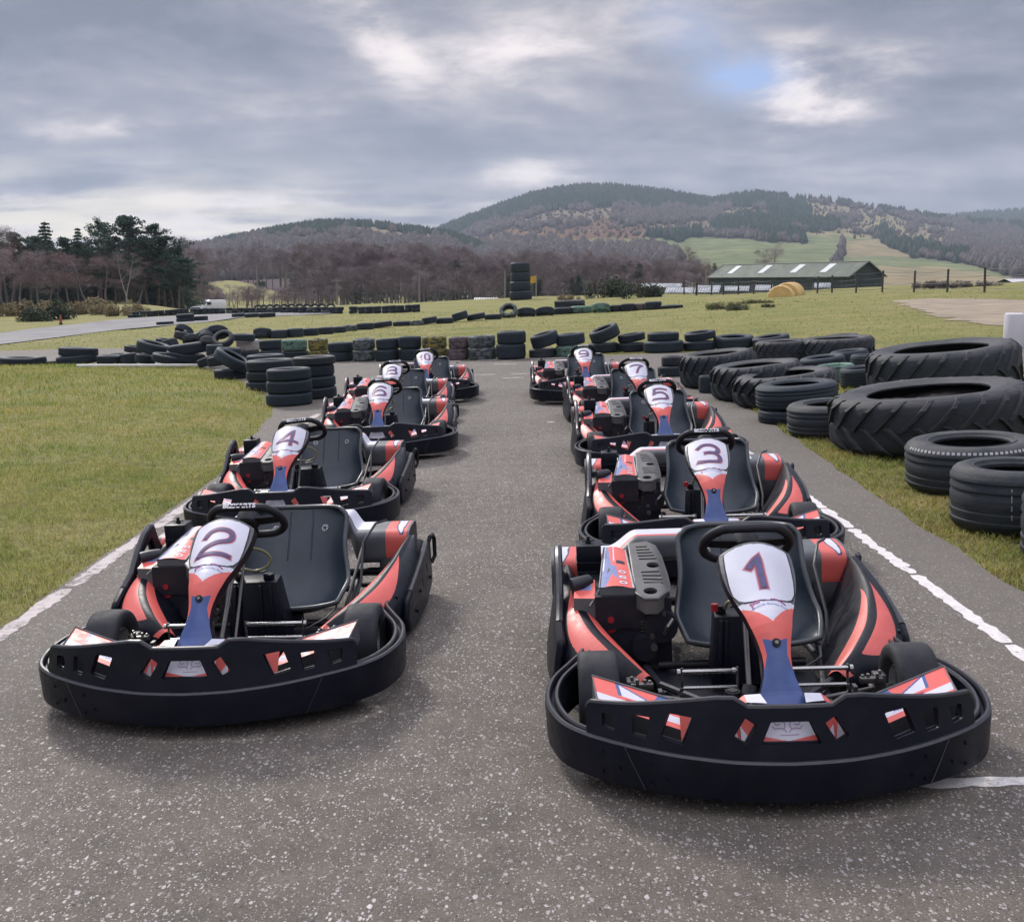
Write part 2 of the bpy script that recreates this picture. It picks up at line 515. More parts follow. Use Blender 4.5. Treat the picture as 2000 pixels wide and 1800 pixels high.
def make_plate():
    mb = MB()
    def fn(u, v):
        s = lerp(S_PB, S_TOP, v); hw = max(0, plate_hw(s))
        p, n = nas((u - .5) * 2 * hw, s); return p + n * .0016
    mb.grid(fn, 18, 50)
    # raised dark rim
    rim = []
    for i in range(51):
        s = lerp(S_PB, S_TOP, i / 50); rim.append((max(0.0, plate_hw(s)) + .003, s))
    loop = [nas(a, s)[0] for a, s in rim] + [nas(a, S_TOP)[0] for a in (.07, .04, 0, -.04, -.07)] + [nas(-a, s)[0] for a, s in rim[::-1]]
    mb2 = [p for p in loop]
    mb.tube(mb2, .0024, 6, closed=True, mi=1)
    return mb.mesh('number_plate', [WHITE, DARK], ang=60, recalc=False)
def make_logo():
    """little crest line and curved wording below the number plate"""
    mb = MB()
    MAG, BL = 0, 1
    s0 = S_C - .040
    def base(x): return s0 + .006 * (1 - (x / .05) ** 2)
    # scribbled flag-like mark
    for j, pts in enumerate([[(-.050, .010), (-.043, -.014)], [(-.050, .010), (-.040, .006), (-.036, .010)], [(-.044, .0), (-.038, .002)], [(-.034, .010), (-.033, 0), (-.029, 0)],
                             [(-.026, .0), (-.026, .009), (-.022, .009)], [(-.018, .008), (-.012, .011), (-.006, .010), (-.008, .004), (-.014, .003)], [(-.004, .002), (.0, .005), (.004, .002)],
                             [(.006, .010), (.012, .008), (.010, .003)], [(.012, .009), (.026, .0085), (.038, .007), (.048, .0035)]]):
        mb.ribbon([(x, base(x) + z) for x, z in pts], .0019 if j < 8 else .0027, nas, .0012 + .00005 * j, MAG)
    def tf(a, b): return nas(a + .003, base(a) - .0135 + b)
    put_text(mb, 'Deeside Activity Park', .0118, tf, .0012, BL, bold=.0)
    return mb.mesh('logo', [simple('magenta_print', (.28, .03, .20), .4), simple('blue_print', (.06, .09, .36), .4)], smooth=False, recalc=False)

DIG = {
 '1': [[(.22, .70), (.55, .98), (.55, 0)]],
 '2': [catmull([(.10, .74), (.22, .93), (.5, 1), (.82, .93), (.92, .74), (.82, .56), (.45, .43), (.16, .24), (.06, 0)], 5), [(.06, 0), (.95, .02)]],
 '3': [catmull([(.10, .88), (.3, .99), (.68, .99), (.90, .86), (.88, .64), (.68, .53), (.40, .52)], 5), catmull([(.40, .52), (.68, .53), (.92, .40), (.92, .14), (.70, .0), (.3, 0), (.06, .10)], 5)],
 '4': [[(.72, 0), (.72, .99), (.06, .30)], [(.06, .30), (.98, .30)]],
 '5': [[(.90, .99), (.20, .99), (.14, .57)], catmull([(.14, .57), (.4, .63), (.72, .60), (.93, .42), (.92, .16), (.70, 0), (.3, 0), (.06, .10)], 5)],
 '6': [catmull([(.90, .93), (.6, 1), (.28, .92), (.10, .65), (.07, .30), (.22, .04), (.5, 0), (.78, .03), (.93, .20), (.90, .42), (.68, .56), (.35, .55), (.12, .40)], 5)],
 '7': [[(.05, .99), (.95, .99)], catmull([(.95, .99), (.62, .55), (.42, 0)], 5)],
 '8': [catmull([(.5, .53), (.80, .58), (.90, .76), (.80, .95), (.5, 1), (.2, .95), (.10, .76), (.20, .58), (.5, .53)], 5), catmull([(.5, .52), (.85, .45), (.94, .25), (.85, .05), (.5, 0), (.15, .05), (.06, .25), (.15, .45), (.5, .52)], 5)],
 '9': [catmull([(.10, .07), (.4, 0), (.72, .08), (.90, .35), (.93, .70), (.78, .96), (.5, 1), (.22, .97), (.07, .80), (.10, .58), (.32, .44), (.65, .45), (.88, .60)], 5)],
 '0': [catmull([(.5, 0), (.82, .06), (.94, .3), (.94, .7), (.82, .94), (.5, 1), (.18, .94), (.06, .7), (.06, .3), (.18, .06), (.5, 0)], 5)]}
def make_number(txt):
    mb = MB(); Ls = S_TOP - S_PB; h = (.50 if txt == '1' else .54) * Ls; w = (.085 if txt == '1' else .118) if len(txt) == 1 else .064
    gap = .012; tot = len(txt) * w + (len(txt) - 1) * gap; s0 = S_PB + .24 * Ls
    if txt == '10': tot = .104
    lay = 0
    for ci, ch in enumerate(txt):
        xo = -tot / 2 + ci * (w + gap) + (-.006 if txt == '1' else 0)
        if txt == '10': xo = (-.078, -.004)[ci]
        for hw, mi, zo in ((.0138, 0, .0022), (.0108, 1, .0032), (.0068, 2, .0042)):
            for si, st in enumerate(DIG[ch]):
                q = [(xo + p[0] * w, s0 + p[1] * h) for p in st]
                mb.ribbon(q, hw * (1.2 if txt == '1' else (1 if len(txt) == 1 else .85)), nas, zo + si * .00035, mi)
    return mb.mesh('number', [simple('number_pale_red', (.55, .28, .34), .4), simple('number_dark_red', (.30, .05, .09), .4), simple('number_blue', (.055, .055, .16), .4, var=.3, nscale=60)], smooth=False, recalc=False)

def make_nose():
    mb = MB()
    # centre block facing forward: white above, red strip below
    def fr(x, z): return Vector((x, -.004 + abs(x) * .10 + (z - .2) * .62, z)), Vector((0, -1, .62)).normalized()
    def g(u, v):
        x = (u - .5) * .25; z = lerp(.186, .268, v); return fr(x, z)[0]
    def cf(u, v):
        x = (u - .5) * .25; z = lerp(.186, .268, v)
        if abs(x) < .086:
            if z < .199 + .012 * abs(x) / .08: return 1
            return 0
        if (abs(x) - .086) * 1.2 + .212 > z + .028: return 0
        return 1
    mb.grid(g, 90, 60, cf)
    # top faces either side of the blue foot
    for s in (-1, 1):
        a = [(s * .052, .028, .2945), (s * .104, .040, .2935), (s * .104, .085, .297), (s * .060, .085, .299)]
        mb.add(a, [(0, 1, 2, 3)] if s > 0 else [(3, 2, 1, 0)], 0)
        b = [(s * .104, .040, .2935), (s * .125, .045, .280), (s * .125, .085, .281), (s * .104, .085, .297)]
        mb.add(b, [(0, 1, 2, 3)] if s > 0 else [(3, 2, 1, 0)], 1)
    # dark collar below the blue foot
    mb.tube([(-.066, .07, .286), (-.06, .045, .276), (0, .022, .270), (.06, .045, .276), (.066, .07, .286)], .008, 8, mi=2)
    # line drawing on the white face: two facing curled figures
    for s in (-1, 1):
        for j, pts in enumerate([[(.004, .215), (.010, .222), (.006, .232), (.012, .242)], [(.012, .242), (.026, .244), (.036, .238), (.030, .230), (.020, .233)], [(.010, .222), (.020, .224), (.034, .222), (.040, .228)], [(.014, .250), (.02, .244)]]):
            mb.ribbon([(s * x, z + .004) for x, z in pts], .0011, fr, .0012 + .0001 * j, 3)
    mb.ribbon([(-.02, .2125), (.028, .2125)], .0009, fr, .0013, 3)
    # orange web between nose and side wedges
    for s in (-1, 1):
        q = [(s * .125, .000, .170), (s * .28, .058, .168), (s * .28, .110, .240), (s * .125, .070, .281)]
        mb.add(q, [(0, 1, 2, 3)] if s > 0 else [(3, 2, 1, 0)], 1)
        mb.add([(s * .125, -.003, .172), (s * .165, .012, .176), (s * .140, .036, .235)], [(0, 1, 2)], 0)
    return mb.mesh('nose_fairing', [WHITE, RED, DARK, simple('lilac_print', (.33, .22, .36), .4)], ang=40, recalc=False)

WA, WB, WC, WD = Vector((.292, .215, .238)), Vector((.515, .305, .282)), Vector((.505, .165, .254)), Vector((.262, .078, .196))
def wedge_fn(s):
    def f(u, v):
        p = (WD * (1 - u) + WC * u) * (1 - v) + (WA * (1 - u) + WB * u) * v
        n = (WC - WD).cross(WA - WD).normalized()
        if n.z < 0: n = -n
        return Vector((p.x * s, p.y, p.z)), Vector((n.x * s, n.y, n.z))
    return f
def make_wedge(s):
    f = wedge_fn(s); mb = MB()
    def cf(u, v):
        if v < .17: return 1
        if v < .42: return 0
        if v < .54: return 1
        d = (v - .54) / .46
        # white triangle outlined in blue within the red
        if u < .16 + .16 * (1 - d): return 2 if u > .02 else 1
        a = (u - .26) / .40
        if .26 < u < .66 and d < .80 * a + .05: return 0
        if .22 < u < .71 and d < .80 * a + .17: return 2
        return 1
    mb.grid(lambda u, v: f(u, v)[0], 110, 70, cf)
    # dark flank and underside, so the wedge has a body
    P = lambda u, v, dz=0, dy=0: f(u, v)[0] + Vector((0, dy, dz))
    A, B, C, D = P(0, 1), P(1, 1), P(1, 0), P(0, 0)
    b = [q + Vector((0, .012, -.075)) for q in (A, B, C, D)]
    A2, B2, C2, D2 = b
    for q in ((B, C, C2, B2), (A, B, B2, A2), (C, D, D2, C2), (D, A, A2, D2)): mb.add(q, [(0, 1, 2, 3)], 3)
    mb.tube([A, B, C], .004, 6, mi=3)
    def tf(a, b): return f(.5 + a / .26 * (1), .36 + b / .16)
    put_text(mb, 'Activity Park', .026, tf, .0013, 4, at=(-.01, -.012))
    mb.ribbon([(.2, .46), (.4, .49), (.62, .46)], .010, lambda a, b: f(a, b), .0012, 5)
    return mb.mesh('side_fairing', [WHITE, RED, BLUE, GREYP, simple('blue_print', (.06, .09, .36), .4), simple('magenta_print', (.28, .03, .20), .4)], ang=40, recalc=False)

def make_wheel_tyre(Rr, W):
    h = W / 2
    prof = [(.062, -h * .62), (Rr * .70, -h * .96), (Rr * .86, -h), (Rr * .95, -h * .93), (Rr * .985, -h * .80), (Rr, -h * .55), (Rr * 1.004, 0), (Rr, h * .55), (Rr * .985, h * .80), (Rr * .95, h * .93), (Rr * .86, h), (Rr * .70, h * .96), (.062, h * .62), (.056, 0)]
    mb = MB(); mb.lathe(prof, 40, Matrix.Rotation(R(90), 4, 'Y')); return mb.mesh('tyre', KTYRE, ang=50)
def make_rim(W):
    h = W / 2; mb = MB(); M = Matrix.Rotation(R(90), 4, 'Y')
    mb.lathe([(.066, -h * .70), (.070, -h * .66), (.070, -h * .58), (.060, -h * .5), (.058, h * .5), (.070, h * .58), (.070, h * .66), (.066, h * .70), (.054, h * .45), (.052, -h * .45)], 28, M)
    mb.lathe([(.0, -h * .25), (.024, -h * .3), (.026, -h * .1), (.056, -h * .05), (.056, h * .05), (.026, h * .1), (.024, h * .3), (.0, h * .25)], 20, M, closed=False)
    for k in range(5):
        q = 2 * math.pi * k / 5; c = Vector((0, math.cos(q), math.sin(q)))
        mb.cyl(c * .016 + Vector((-h * .42, 0, 0)), c * .016 + Vector((h * .42, 0, 0)), .005, 8)
    return mb.mesh('rim', RIMM, ang=40)

def make_steering_wheel():
    C = Vector((.015, .73, .560)); ex = Vector((1, 0, 0)); ey = Vector((0, -.74, .67)).normalized()
    pts = [(-.075, .122), (.075, .122), (.118, .104), (.152, .055), (.162, .0), (.150, -.055), (.105, -.100), (.04, -.112), (-.04, -.112), (-.105, -.100), (-.150, -.055), (-.162, .0), (-.152, .055), (-.118, .104)]
    P = catmull([(a, b, 0) for a, b in pts], 5, True); mb = MB()
    W = lambda a, b, c=0: C + ex * a * .87 + ey * b * .90 + ex.cross(ey) * c
    mb.tube([W(p.x, p.y) for p in P], .0155, 12, True)
    for q in (R(8), R(172), R(270)):
        d = (math.cos(q), math.sin(q)); e = (-d[1], d[0]); L = .150 if q < R(200) else .105
        a, b = .03, L
        for c0, c1 in ((-.004, .004),):
            q0 = [W(d[0] * a + e[0] * k * .030, d[1] * a + e[1] * k * .030, c0) for k in (-1, 1)]; q1 = [W(d[0] * b + e[0] * k * .024, d[1] * b + e[1] * k * .024, c0) for k in (-1, 1)]
            t0 = [p + ex.cross(ey) * (c1 - c0) for p in q0]; t1 = [p + ex.cross(ey) * (c1 - c0) for p in q1]
            mb.hexa([q0[0], q0[1], q1[1], q1[0]], [t0[0], t0[1], t1[1], t1[0]])
    mb.lathe([(0, -.03), (.042, -.03), (.045, -.02), (.045, .01), (.038, .018), (0, .018)], 24, Matrix.Translation(C) @ Matrix((ex.to_4d(), ey.to_4d(), ex.cross(ey).to_4d(), (0, 0, 0, 1))).transposed().to_4x4() if False else Matrix.Translation(C) @ Matrix(((1, ey.x, 0, 0), (0, ey.y, ex.cross(ey).y, 0), (0, ey.z, ex.cross(ey).z, 0), (0, 0, 0, 1))), closed=False)
    return mb.mesh('steering_wheel', GRIP, ang=40)
def make_wheel_text():
    C = Vector((.015, .73, .560)); ey = Vector((0, -.74, .67)).normalized(); top = C + ey * .110
    n = Vector((0, -.80, .60)).normalized(); up = Vector((0, .60, .80)).normalized(); mb = MB()
    put_text(mb, 'BIZKARTS', .0255, lambda a, b: (top + Vector((a * 1.12, 0, 0)) + up * b, n), .0163, 0, bold=.0012)
    return mb.mesh('lettering', simple('white_lettering', (.75, .75, .78), .5), smooth=False, recalc=False)

SEATP = [(.915, .156, .235, 0, .014), (.975, .118, .252, -.0, .085), (1.06, .115, .262, -.02, .11), (1.17, .19, .250, -.075, .07), (1.26, .32, .230, -.115, .03), (1.33, .43, .231, -.115, .005), (1.365, .495, .232, -.11, .0)]
SX = .073
def seat_pt(u, v):
    k = v * (len(SEATP) - 1); c = [pw(range(len(SEATP)), [r[i] for r in SEATP], k) for i in range(5)]
    # smooth the polyline
    e = .35; c2 = [np.mean([pw(range(len(SEATP)), [r[i] for r in SEATP], max(0, min(len(SEATP) - 1, k + d))) for d in (-e, -e / 2, 0, e / 2, e)]) for i in range(5)]
    if 0 < v < 1: c = c2
    q = (u - .5) * 2; w = abs(q) ** 3.2
    if v > .88: c = list(c); c[2] = c[2] * (1 - .13 * ((v - .88) / .12) ** 2.2)
    return Vector((SX + c[2] * (q if abs(q) < .9 else sgn(q) * (.9 + (abs(q) - .9) * .8)), c[0] + c[3] * w, c[1] + c[4] * w - .012 * (1 - q * q)))
def make_seat():
    mb = MB(); mb.grid(seat_pt, 24, 36)
    # outer skin, so that the shell is a few millimetres thick
    def outer(u, v):
        p = seat_pt(u, v); e = .01
        n = (seat_pt(min(1, u + e), v) - seat_pt(max(0, u - e), v)).cross(seat_pt(u, min(1, v + e)) - seat_pt(u, max(0, v - e)))
        n.normalize(); return p - n * .007
    mb.grid(outer, 24, 36)
    rim = [seat_pt(i / 24, 0) for i in range(25)] + [seat_pt(1, i / 36) for i in range(1, 37)] + [seat_pt(1 - i / 24, 1) for i in range(1, 25)] + [seat_pt(0, 1 - i / 36) for i in range(1, 36)]
    mb.tube(rim, .0105, 8, True, 1)
    # pressed ribs down the back
    for q in (.39, .61): mb.tube([seat_pt(q, v) for v in (.62, .7, .8, .9, .96)], .004, 6)
    return mb.mesh('seat', [SEATM, simple('seat_rim', (.045, .052, .058), .36, var=.2)], ang=50)
def make_seat_bolt(x, v):
    u = .5 + (x) / (2 * .226); p = seat_pt(u, v); e = .01
    n = (seat_pt(u + e, v) - seat_pt(u - e, v)).cross(seat_pt(u, v + e) - seat_pt(u, v - e)).normalized()
    if n.y > 0: n = -n
    mb = MB(); mb.cyl(p, p + n * .003, .016, 18); mb.cyl(p + n * .003, p + n * .007, .006, 8, 1)
    for k in range(5):
        a = n.orthogonal().normalized(); b = n.cross(a); q = 2 * math.pi * k / 5
        c = p + (a * math.cos(q) + b * math.sin(q)) * .0105 + n * .003; mb.cyl(c, c + n * .001, .003, 8, 1)
    return mb.mesh('seat_bolt', [simple('pale_washer', (.35, .36, .38), .4, metal=.3), DARK], ang=30)

# ---- side pods
PI_ = [(.268, .675, .115), (.325, .745, .158), (.415, .88, .220), (.485, 1.06, .272), (.512, 1.25, .302), (.528, 1.40, .315)]
PM_ = [(.296, .650, .145), (.390, .720, .198), (.492, .87, .246), (.540, 1.06, .284), (.552, 1.25, .310), (.550, 1.42, .326)]
PO_ = [(.335, .630, .105), (.480, .685, .128), (.565, .84, .170), (.595, 1.03, .215), (.592, 1.25, .258), (.572, 1.42, .300)]
PB_ = [(.335, .640, .060), (.480, .700, .055), (.560, .86, .055), (.585, 1.05, .055), (.585, 1.25, .060), (.57, 1.42, .10)]
PF_ = [(.262, .680, .070), (.275, .78, .075), (.30, .92, .080), (.34, 1.10, .085), (.40, 1.28, .10), (.48, 1.40, .20)]
def make_pod(s):
    rails = [catmull(p, 7) for p in (PF_, PI_, PM_, PO_, PB_)]; n = len(rails[0]) - 1
    def fn(u, v):
        k = v * n; i = min(int(k), n - 1); f = k - i
        P = [r[i].lerp(r[i + 1], f) for r in rails]
        # across: 0 floor, .28 inner edge, .5 crest, .75 outer, 1 bottom  (catmull through the five rails)
        br = [0, .26, .5, .76, 1]; j = 0
        while j < 3 and u > br[j + 1]: j += 1
        t = (u - br[j]) / (br[j + 1] - br[j])
        a, b, c, d = P[max(j - 1, 0)], P[j], P[j + 1], P[min(j + 2, 4)]
        q = 0.5 * ((2 * b) + (c - a) * t + (2 * a - 5 * b + 4 * c - d) * t * t + (3 * b - a - 3 * c + d) * t ** 3)
        return Vector((q.x * s - (.028 if s < 0 else 0), q.y, q.z))
    def cf(u, v):
        t = (u - .26) / .5                     # 0 inner edge .. 1 outer edge
        w0 = .46 * max(0, 1 - v / .66) ** .8
        if .0 <= t < w0 and v < .66: return 1
        if v < .05 and 0 <= t < .8: return 1
        if .17 < v < .68:
            k = (v - .17) / .51
            lo = .56 - .26 * k; hi = lo + .37 * math.sin(math.pi * k ** .8) ** .75
            if lo < t < hi: return 1
        return 0
    mb = MB(); mb.grid(fn, 230, 280, cf)
    return mb.mesh('side_pod', [PLASTIC, RED], ang=60, recalc=False)
def make_guard(s):
    mb = MB()
    if s > 0:
        out = [(.905, .05), (.885, .10), (.90, .165), (.96, .186), (1.15, .222), (1.32, .244), (1.50, .258), (1.585, .246), (1.60, .19), (1.60, .06), (1.3, .04), (1.05, .04)]
        holes = [rnd([(1.20, .145), (1.222, .145), (1.222, .185), (1.20, .18)], .004), rnd([(1.36, .165), (1.382, .165), (1.382, .21), (1.36, .205)], .004)]
    else:
        out = [(.885, .05), (.84, .11), (.845, .20), (.95, .236), (1.04, .275), (1.12, .352), (1.20, .402), (1.27, .428), (1.30, .425), (1.335, .35), (1.38, .30), (1.55, .275), (1.60, .25), (1.60, .06), (1.3, .04), (1.05, .04)]
        holes = [rnd([(1.085, .278), (1.165, .352), (1.262, .392), (1.292, .305), (1.18, .262)], .012), rnd([(1.20, .12), (1.222, .12), (1.222, .16), (1.20, .16)], .004), rnd([(1.40, .14), (1.43, .14), (1.43, .20), (1.40, .19)], .004)]
    def fn(y, z):
        b = .594 + .012 * math.sin(math.pi * min(1, max(0, (y - .85) / .75))) - .06 * max(0, .95 - y)
        if s < 0: b += .16 * max(0, .30 - z)
        return Vector((s * b, y, z)), Vector((s, 0, 0))
    mb.plate(rnd(out, .012), holes, fn, .030, .04)
    mb.tube([fn(a, b)[0] for a, b in rnd(out, .012)], .0155, 8, True)
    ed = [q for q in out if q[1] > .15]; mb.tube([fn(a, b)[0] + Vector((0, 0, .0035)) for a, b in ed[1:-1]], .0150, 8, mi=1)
    for h in holes[:1] if s < 0 else []: mb.tube([fn(a, b)[0] for a, b in h], .012, 8, True)
    if s > 0:  # bracket loop at the tail
        mb.tube([(.60, 1.53, .24), (.615, 1.56, .285), (.62, 1.60, .285), (.625, 1.62, .26), (.625, 1.62, .18), (.61, 1.60, .15)], .010, 8)
    for (y, z) in ((1.0, .10), (1.12, .15), (1.45, .12)):
        p = Vector((s * .628, y, z)); mb.cyl(p - Vector((s * .012, 0, 0)), p, .008, 10)
    mb.box((s * .57, .96, .16), (.06, .05, .05)); mb.box((s * .575, 1.45, .17), (.06, .05, .05))
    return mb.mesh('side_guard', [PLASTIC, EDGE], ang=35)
def make_rear():
    mb = MB()
    xs = [-.635, -.60, -.56, -.46, -.44, -.38, -.30, -.26, -.22, 0, .22, .27, .33, .38, .42, .48, .54, .56]
    def st(x):
        if -.40 < x < .30: m = min(1, min((x + .40) / .12, (.30 - x) / .06)) if True else 1
        else: m = 0
        m = max(0, min(1, m)); m = m * m * (3 - 2 * m)
        return lerp(1.415, 1.49, m), 1.67, lerp(.352, .412, m), lerp(.19, .305, m), m
    def fn(u, v):
        x = lerp(-.635, .538, v); yf, yr, zt, zb, m = st(x); q = u * 2 * math.pi
        c, si = math.cos(q), math.sin(q); e = .45
        cy, cz = (yf + yr) / 2, (zt + zb) / 2
        p = Vector((x, cy + (yr - yf) / 2 * sgn(c) * abs(c) ** e, cz + (zt - zb) / 2 * sgn(si) * abs(si) ** e))
        return p
    def cf(u, v):
        x = lerp(-.635, .538, v); q = (u * 360) % 360
        ax = x if x > 0 else -x - .09
        if .428 < ax < .528 and 60 < q < 205:
            if ax > .515 and False: return 0
            t = (ax - .428) / .104; k = (q - 60) / 145
            if .42 < t + .10 * k < .80 and k < .55 and t > .36 + k * .55: return 2
            if .36 < t + .10 * k < .86 and k < .62 and t > .30 + k * .55: return 3
            return 1
        if -.46 < x < .36 and 38 < q < 112: return 2 if (q < 98 or x > .15) else 1  # white band, also painted in for the sky highlight along the top
        return 0
    mb.grid(fn, 120, 420, cf)
    for v in (0, 1):
        mb.add([fn(i / 24, v) for i in range(24)], [tuple(range(24)) if v else tuple(range(24))[::-1]], 4)
    for x in (-.5, .42, .5):
        pass
    return mb.mesh('rear_bumper', [VENTM if False else GREYP, RED, WHITE, NAVY, DARK], ang=50, recalc=False)

# ---- engine
def make_engine():
    mb = MB()
    mb.box((-.33, 1.16, .17), (.24, .40, .20)); mb.box((-.40, 1.10, .27), (.16, .30, .12)); mb.box((-.27, 1.12, .27), (.12, .34, .10))
    mb.cyl((-.25, .93, .22), (-.25, 1.0, .22), .06, 20); mb.cyl((-.31, .90, .15), (-.31, .99, .15), .045, 18)
    for i in range(7): mb.box((-.27, .952 + .0, .165 + i * .012), (.10, .01, .005), mi=1)
    mb.tube([(-.24, .91, .20), (-.23, .90, .23), (-.21, .92, .25)], .008, 8, mi=1)
    for (x, y, z, r) in ((-.285, .90, .20, .008), (-.28, .90, .16, .012), (-.20, .90, .15, .014), (-.20, .895, .12, .010), (-.24, .93, .27, .006)): mb.cyl((x, y - .02, z), (x, y, z), r, 12, 1)
    # clutch and red fittings on the far side
    mb.cyl((-.425, .955, .215), (-.425, .99, .215), .02, 14, 2); mb.cyl((-.425, .945, .245), (-.425, .985, .245), .012, 12, 2)
    mb.box((-.425, .965, .165), (.006, .01, .045), mi=1)
    mb.box((-.425, .985, .22), (.045, .02, .16), mi=0)
    for k in range(4):
        mb.tube([(-.545 + .012 * k, .98, .22), (-.54 + .01 * k, .985, .27), (-.53 + .006 * k, 1.0, .31)], .0055, 6, mi=2)
    mb.tube([(-.56, .99, .25), (-.54, .985, .255), (-.52, .985, .25)], .004, 6, mi=2); mb.tube([(-.56, .99, .285), (-.54, .985, .29), (-.52, .985, .285)], .004, 6, mi=2)
    mb.tube([(-.56, 1.05, .345), (-.53, 1.06, .35), (-.50, 1.1, .345)], .028, 12, mi=0)
    mb.tube([(-.5, .94, .30), (-.44, 1.03, .36), (-.42, 1.12, .385)], .004, 6, mi=1)
    return mb.mesh('engine', [DARK, STEEL, REDPART], ang=35)
def make_engine_cover():
    mb = MB()
    FL, FR, BR, BL = Vector((-.462, .972, .356)), Vector((-.338, .966, .352)), Vector((-.345, 1.33, .402)), Vector((-.428, 1.33, .412))
    def fn(u, v):
        p = FL.lerp(FR, u).lerp(BL.lerp(BR, u), v); p.z += .010 * math.sin(math.pi * u) ; return p
    def cf(u, v):
        if abs(v - .60) < .045 + .02 * (u - .6) and .52 < u < .86 - abs(v - .60): return 4     # breather hole
        if u < .10 and v > .40: return 2
        if u + .20 * v < .50 - .1 * v:
            if v < .30 and u > .36 - (.30 - v) * .6 and u < .36 + (.30 - v) * 1.2: return 1
            return 0
        if v < .26 and .36 < u < .36 + (.30 - v) * 1.6: return 1
        if u < .62 - .22 * v and v < .5: return 0
        if v > .62 and .40 < u < .46: return 2
        if u > .95: return 2
        return 1
    mb.grid(fn, 44, 70, cf)
    # white marks painted along the red band
    def ff(a, b):
        p = fn(a, b); n = (fn(min(1, a + .02), b) - fn(a, b)).cross(fn(a, min(1, b + .02)) - fn(a, b)).normalized(); return p, n
    for k, ch in enumerate('OGO'):
        put_text(mb, ch, .034, lambda a, b: ff(.70 + a / .125 * 1.1, .085 + .13 * k + b / .36), .0015, 2, bold=.0015)
    # flanks and front
    dz = .10
    a, b = FL + Vector((0, .0, -dz * .85)), FR + Vector((0, .0, -dz * 1.25)); c, d = BR + Vector((0, 0, -.12)), BL + Vector((0, 0, -.12))
    mb.add([FL, FR, b, a], [(0, 1, 2, 3)], 3); mb.add([FR, BR, c, b], [(0, 1, 2, 3)], 3); mb.add([BL, FL, a, d], [(0, 1, 2, 3)], 3)
    p = (FL + FR + a + b) / 4 + Vector((0, -.001, .0)); mb.cyl(p, p + Vector((0, -.006, 0)), .015, 18, 4); mb.cyl(p + Vector((0, -.006, 0)), p + Vector((0, -.009, 0)), .007, 12, 3)
    # small lobe towards the outside
    L = [Vector(q) for q in ((-.555, .985, .318), (-.478, .960, .322), (-.474, 1.10, .352), (-.545, 1.10, .350))]
    B = [q + Vector((0, .0, -.13)) for q in L]
    def f2(u, v): return L[0].lerp(L[1], u).lerp(L[3].lerp(L[2], u), v)
    mb.grid(f2, 16, 16, lambda u, v: 1 if (v < .45 or u > .8) else 0)
    mb.add([L[0], L[1], B[1], B[0]], [(0, 1, 2, 3)], 3); mb.add([L[3], L[0], B[0], B[3]], [(0, 1, 2, 3)], 3); mb.add([L[1], L[2], B[2], B[1]], [(0, 1, 2, 3)], 3)
    mb.tube([FL, FR, BR, BL], .004, 6, True, 3)
    return mb.mesh('engine_cover', [simple('lilac_blue_sticker', (.15, .19, .38), .34, coat=.2), RED, WHITE, GREYP, DARK], ang=50, recalc=False)
def make_vent():
    out = [(-.329, 1.36), (-.262, 1.375), (-.232, 1.35), (-.214, 1.29), (-.206, 1.15), (-.206, 1.06), (-.214, 1.0), (-.232, .955), (-.262, .905), (-.305, .905), (-.333, .95), (-.331, 1.12)]
    holes = []
    for k, (y, x0, x1) in enumerate([(1.325, -.306, -.262), (1.298, -.306, -.254), (1.271, -.305, -.246), (1.244, -.304, -.240), (1.217, -.302, -.236), (1.106, -.303, -.236), (1.078, -.302, -.233), (1.050, -.301, -.231), (1.022, -.300, -.231)]):
        holes.append([(x0, y - .007), (x1, y - .006), (x1, y + .006), (x0, y + .005)])
    for (x, y, r) in ((-.255, 1.163, .024), (-.283, .955, .025)):
        holes.append([(x + r * math.cos(2 * math.pi * k / 18), y + r * math.sin(2 * math.pi * k / 18)) for k in range(18)])
    def fn(x, y):
        z = .334 + (y - .92) * .185; b = max(0, -.236 - x - .06) * .0; z -= max(0, x + .236) * .9
        return Vector((x, y, z)), Vector((0, -.18, 1)).normalized()
    mb = MB(); mb.plate(out, holes, fn, .012, .02)
    o3 = [fn(*p)[0] for p in out]; k = len(o3)
    mb.add(o3 + [p + Vector((0, 0, -.055)) for p in o3], [(i, (i + 1) % k, k + (i + 1) % k, k + i) for i in range(k)], 0)
    mb.tube(o3, .0055, 6, True)
    mb.cyl((-.283, .935, .30), (-.283, .935, .335), .008, 8, 1); mb.tube([(-.305, .93, .31), (-.283, .93, .318), (-.262, .935, .312)], .004, 6, mi=1)
    return mb.mesh('vent_cover', [VENTM, STEEL], ang=35)
def make_airbox():
    mb = MB()
    mb.box((-.488, 1.32, .388), (.094, .105, .10))
    me_top = MB()
    mb.box((-.488, 1.32, .372), (.100, .111, .006))
    mb.cyl((-.488, 1.32, .437), (-.488, 1.32, .446), .011, 14); mb.cyl((-.488, 1.32, .446), (-.488, 1.32, .464), .007, 12, 0); mb.box((-.488, 1.32, .447), (.05, .012, .006))
    mb.box((-.49, 1.31, .32), (.085, .09, .04))
    return mb.mesh('airbox', PLASTIC, bevel=.008, ang=40)

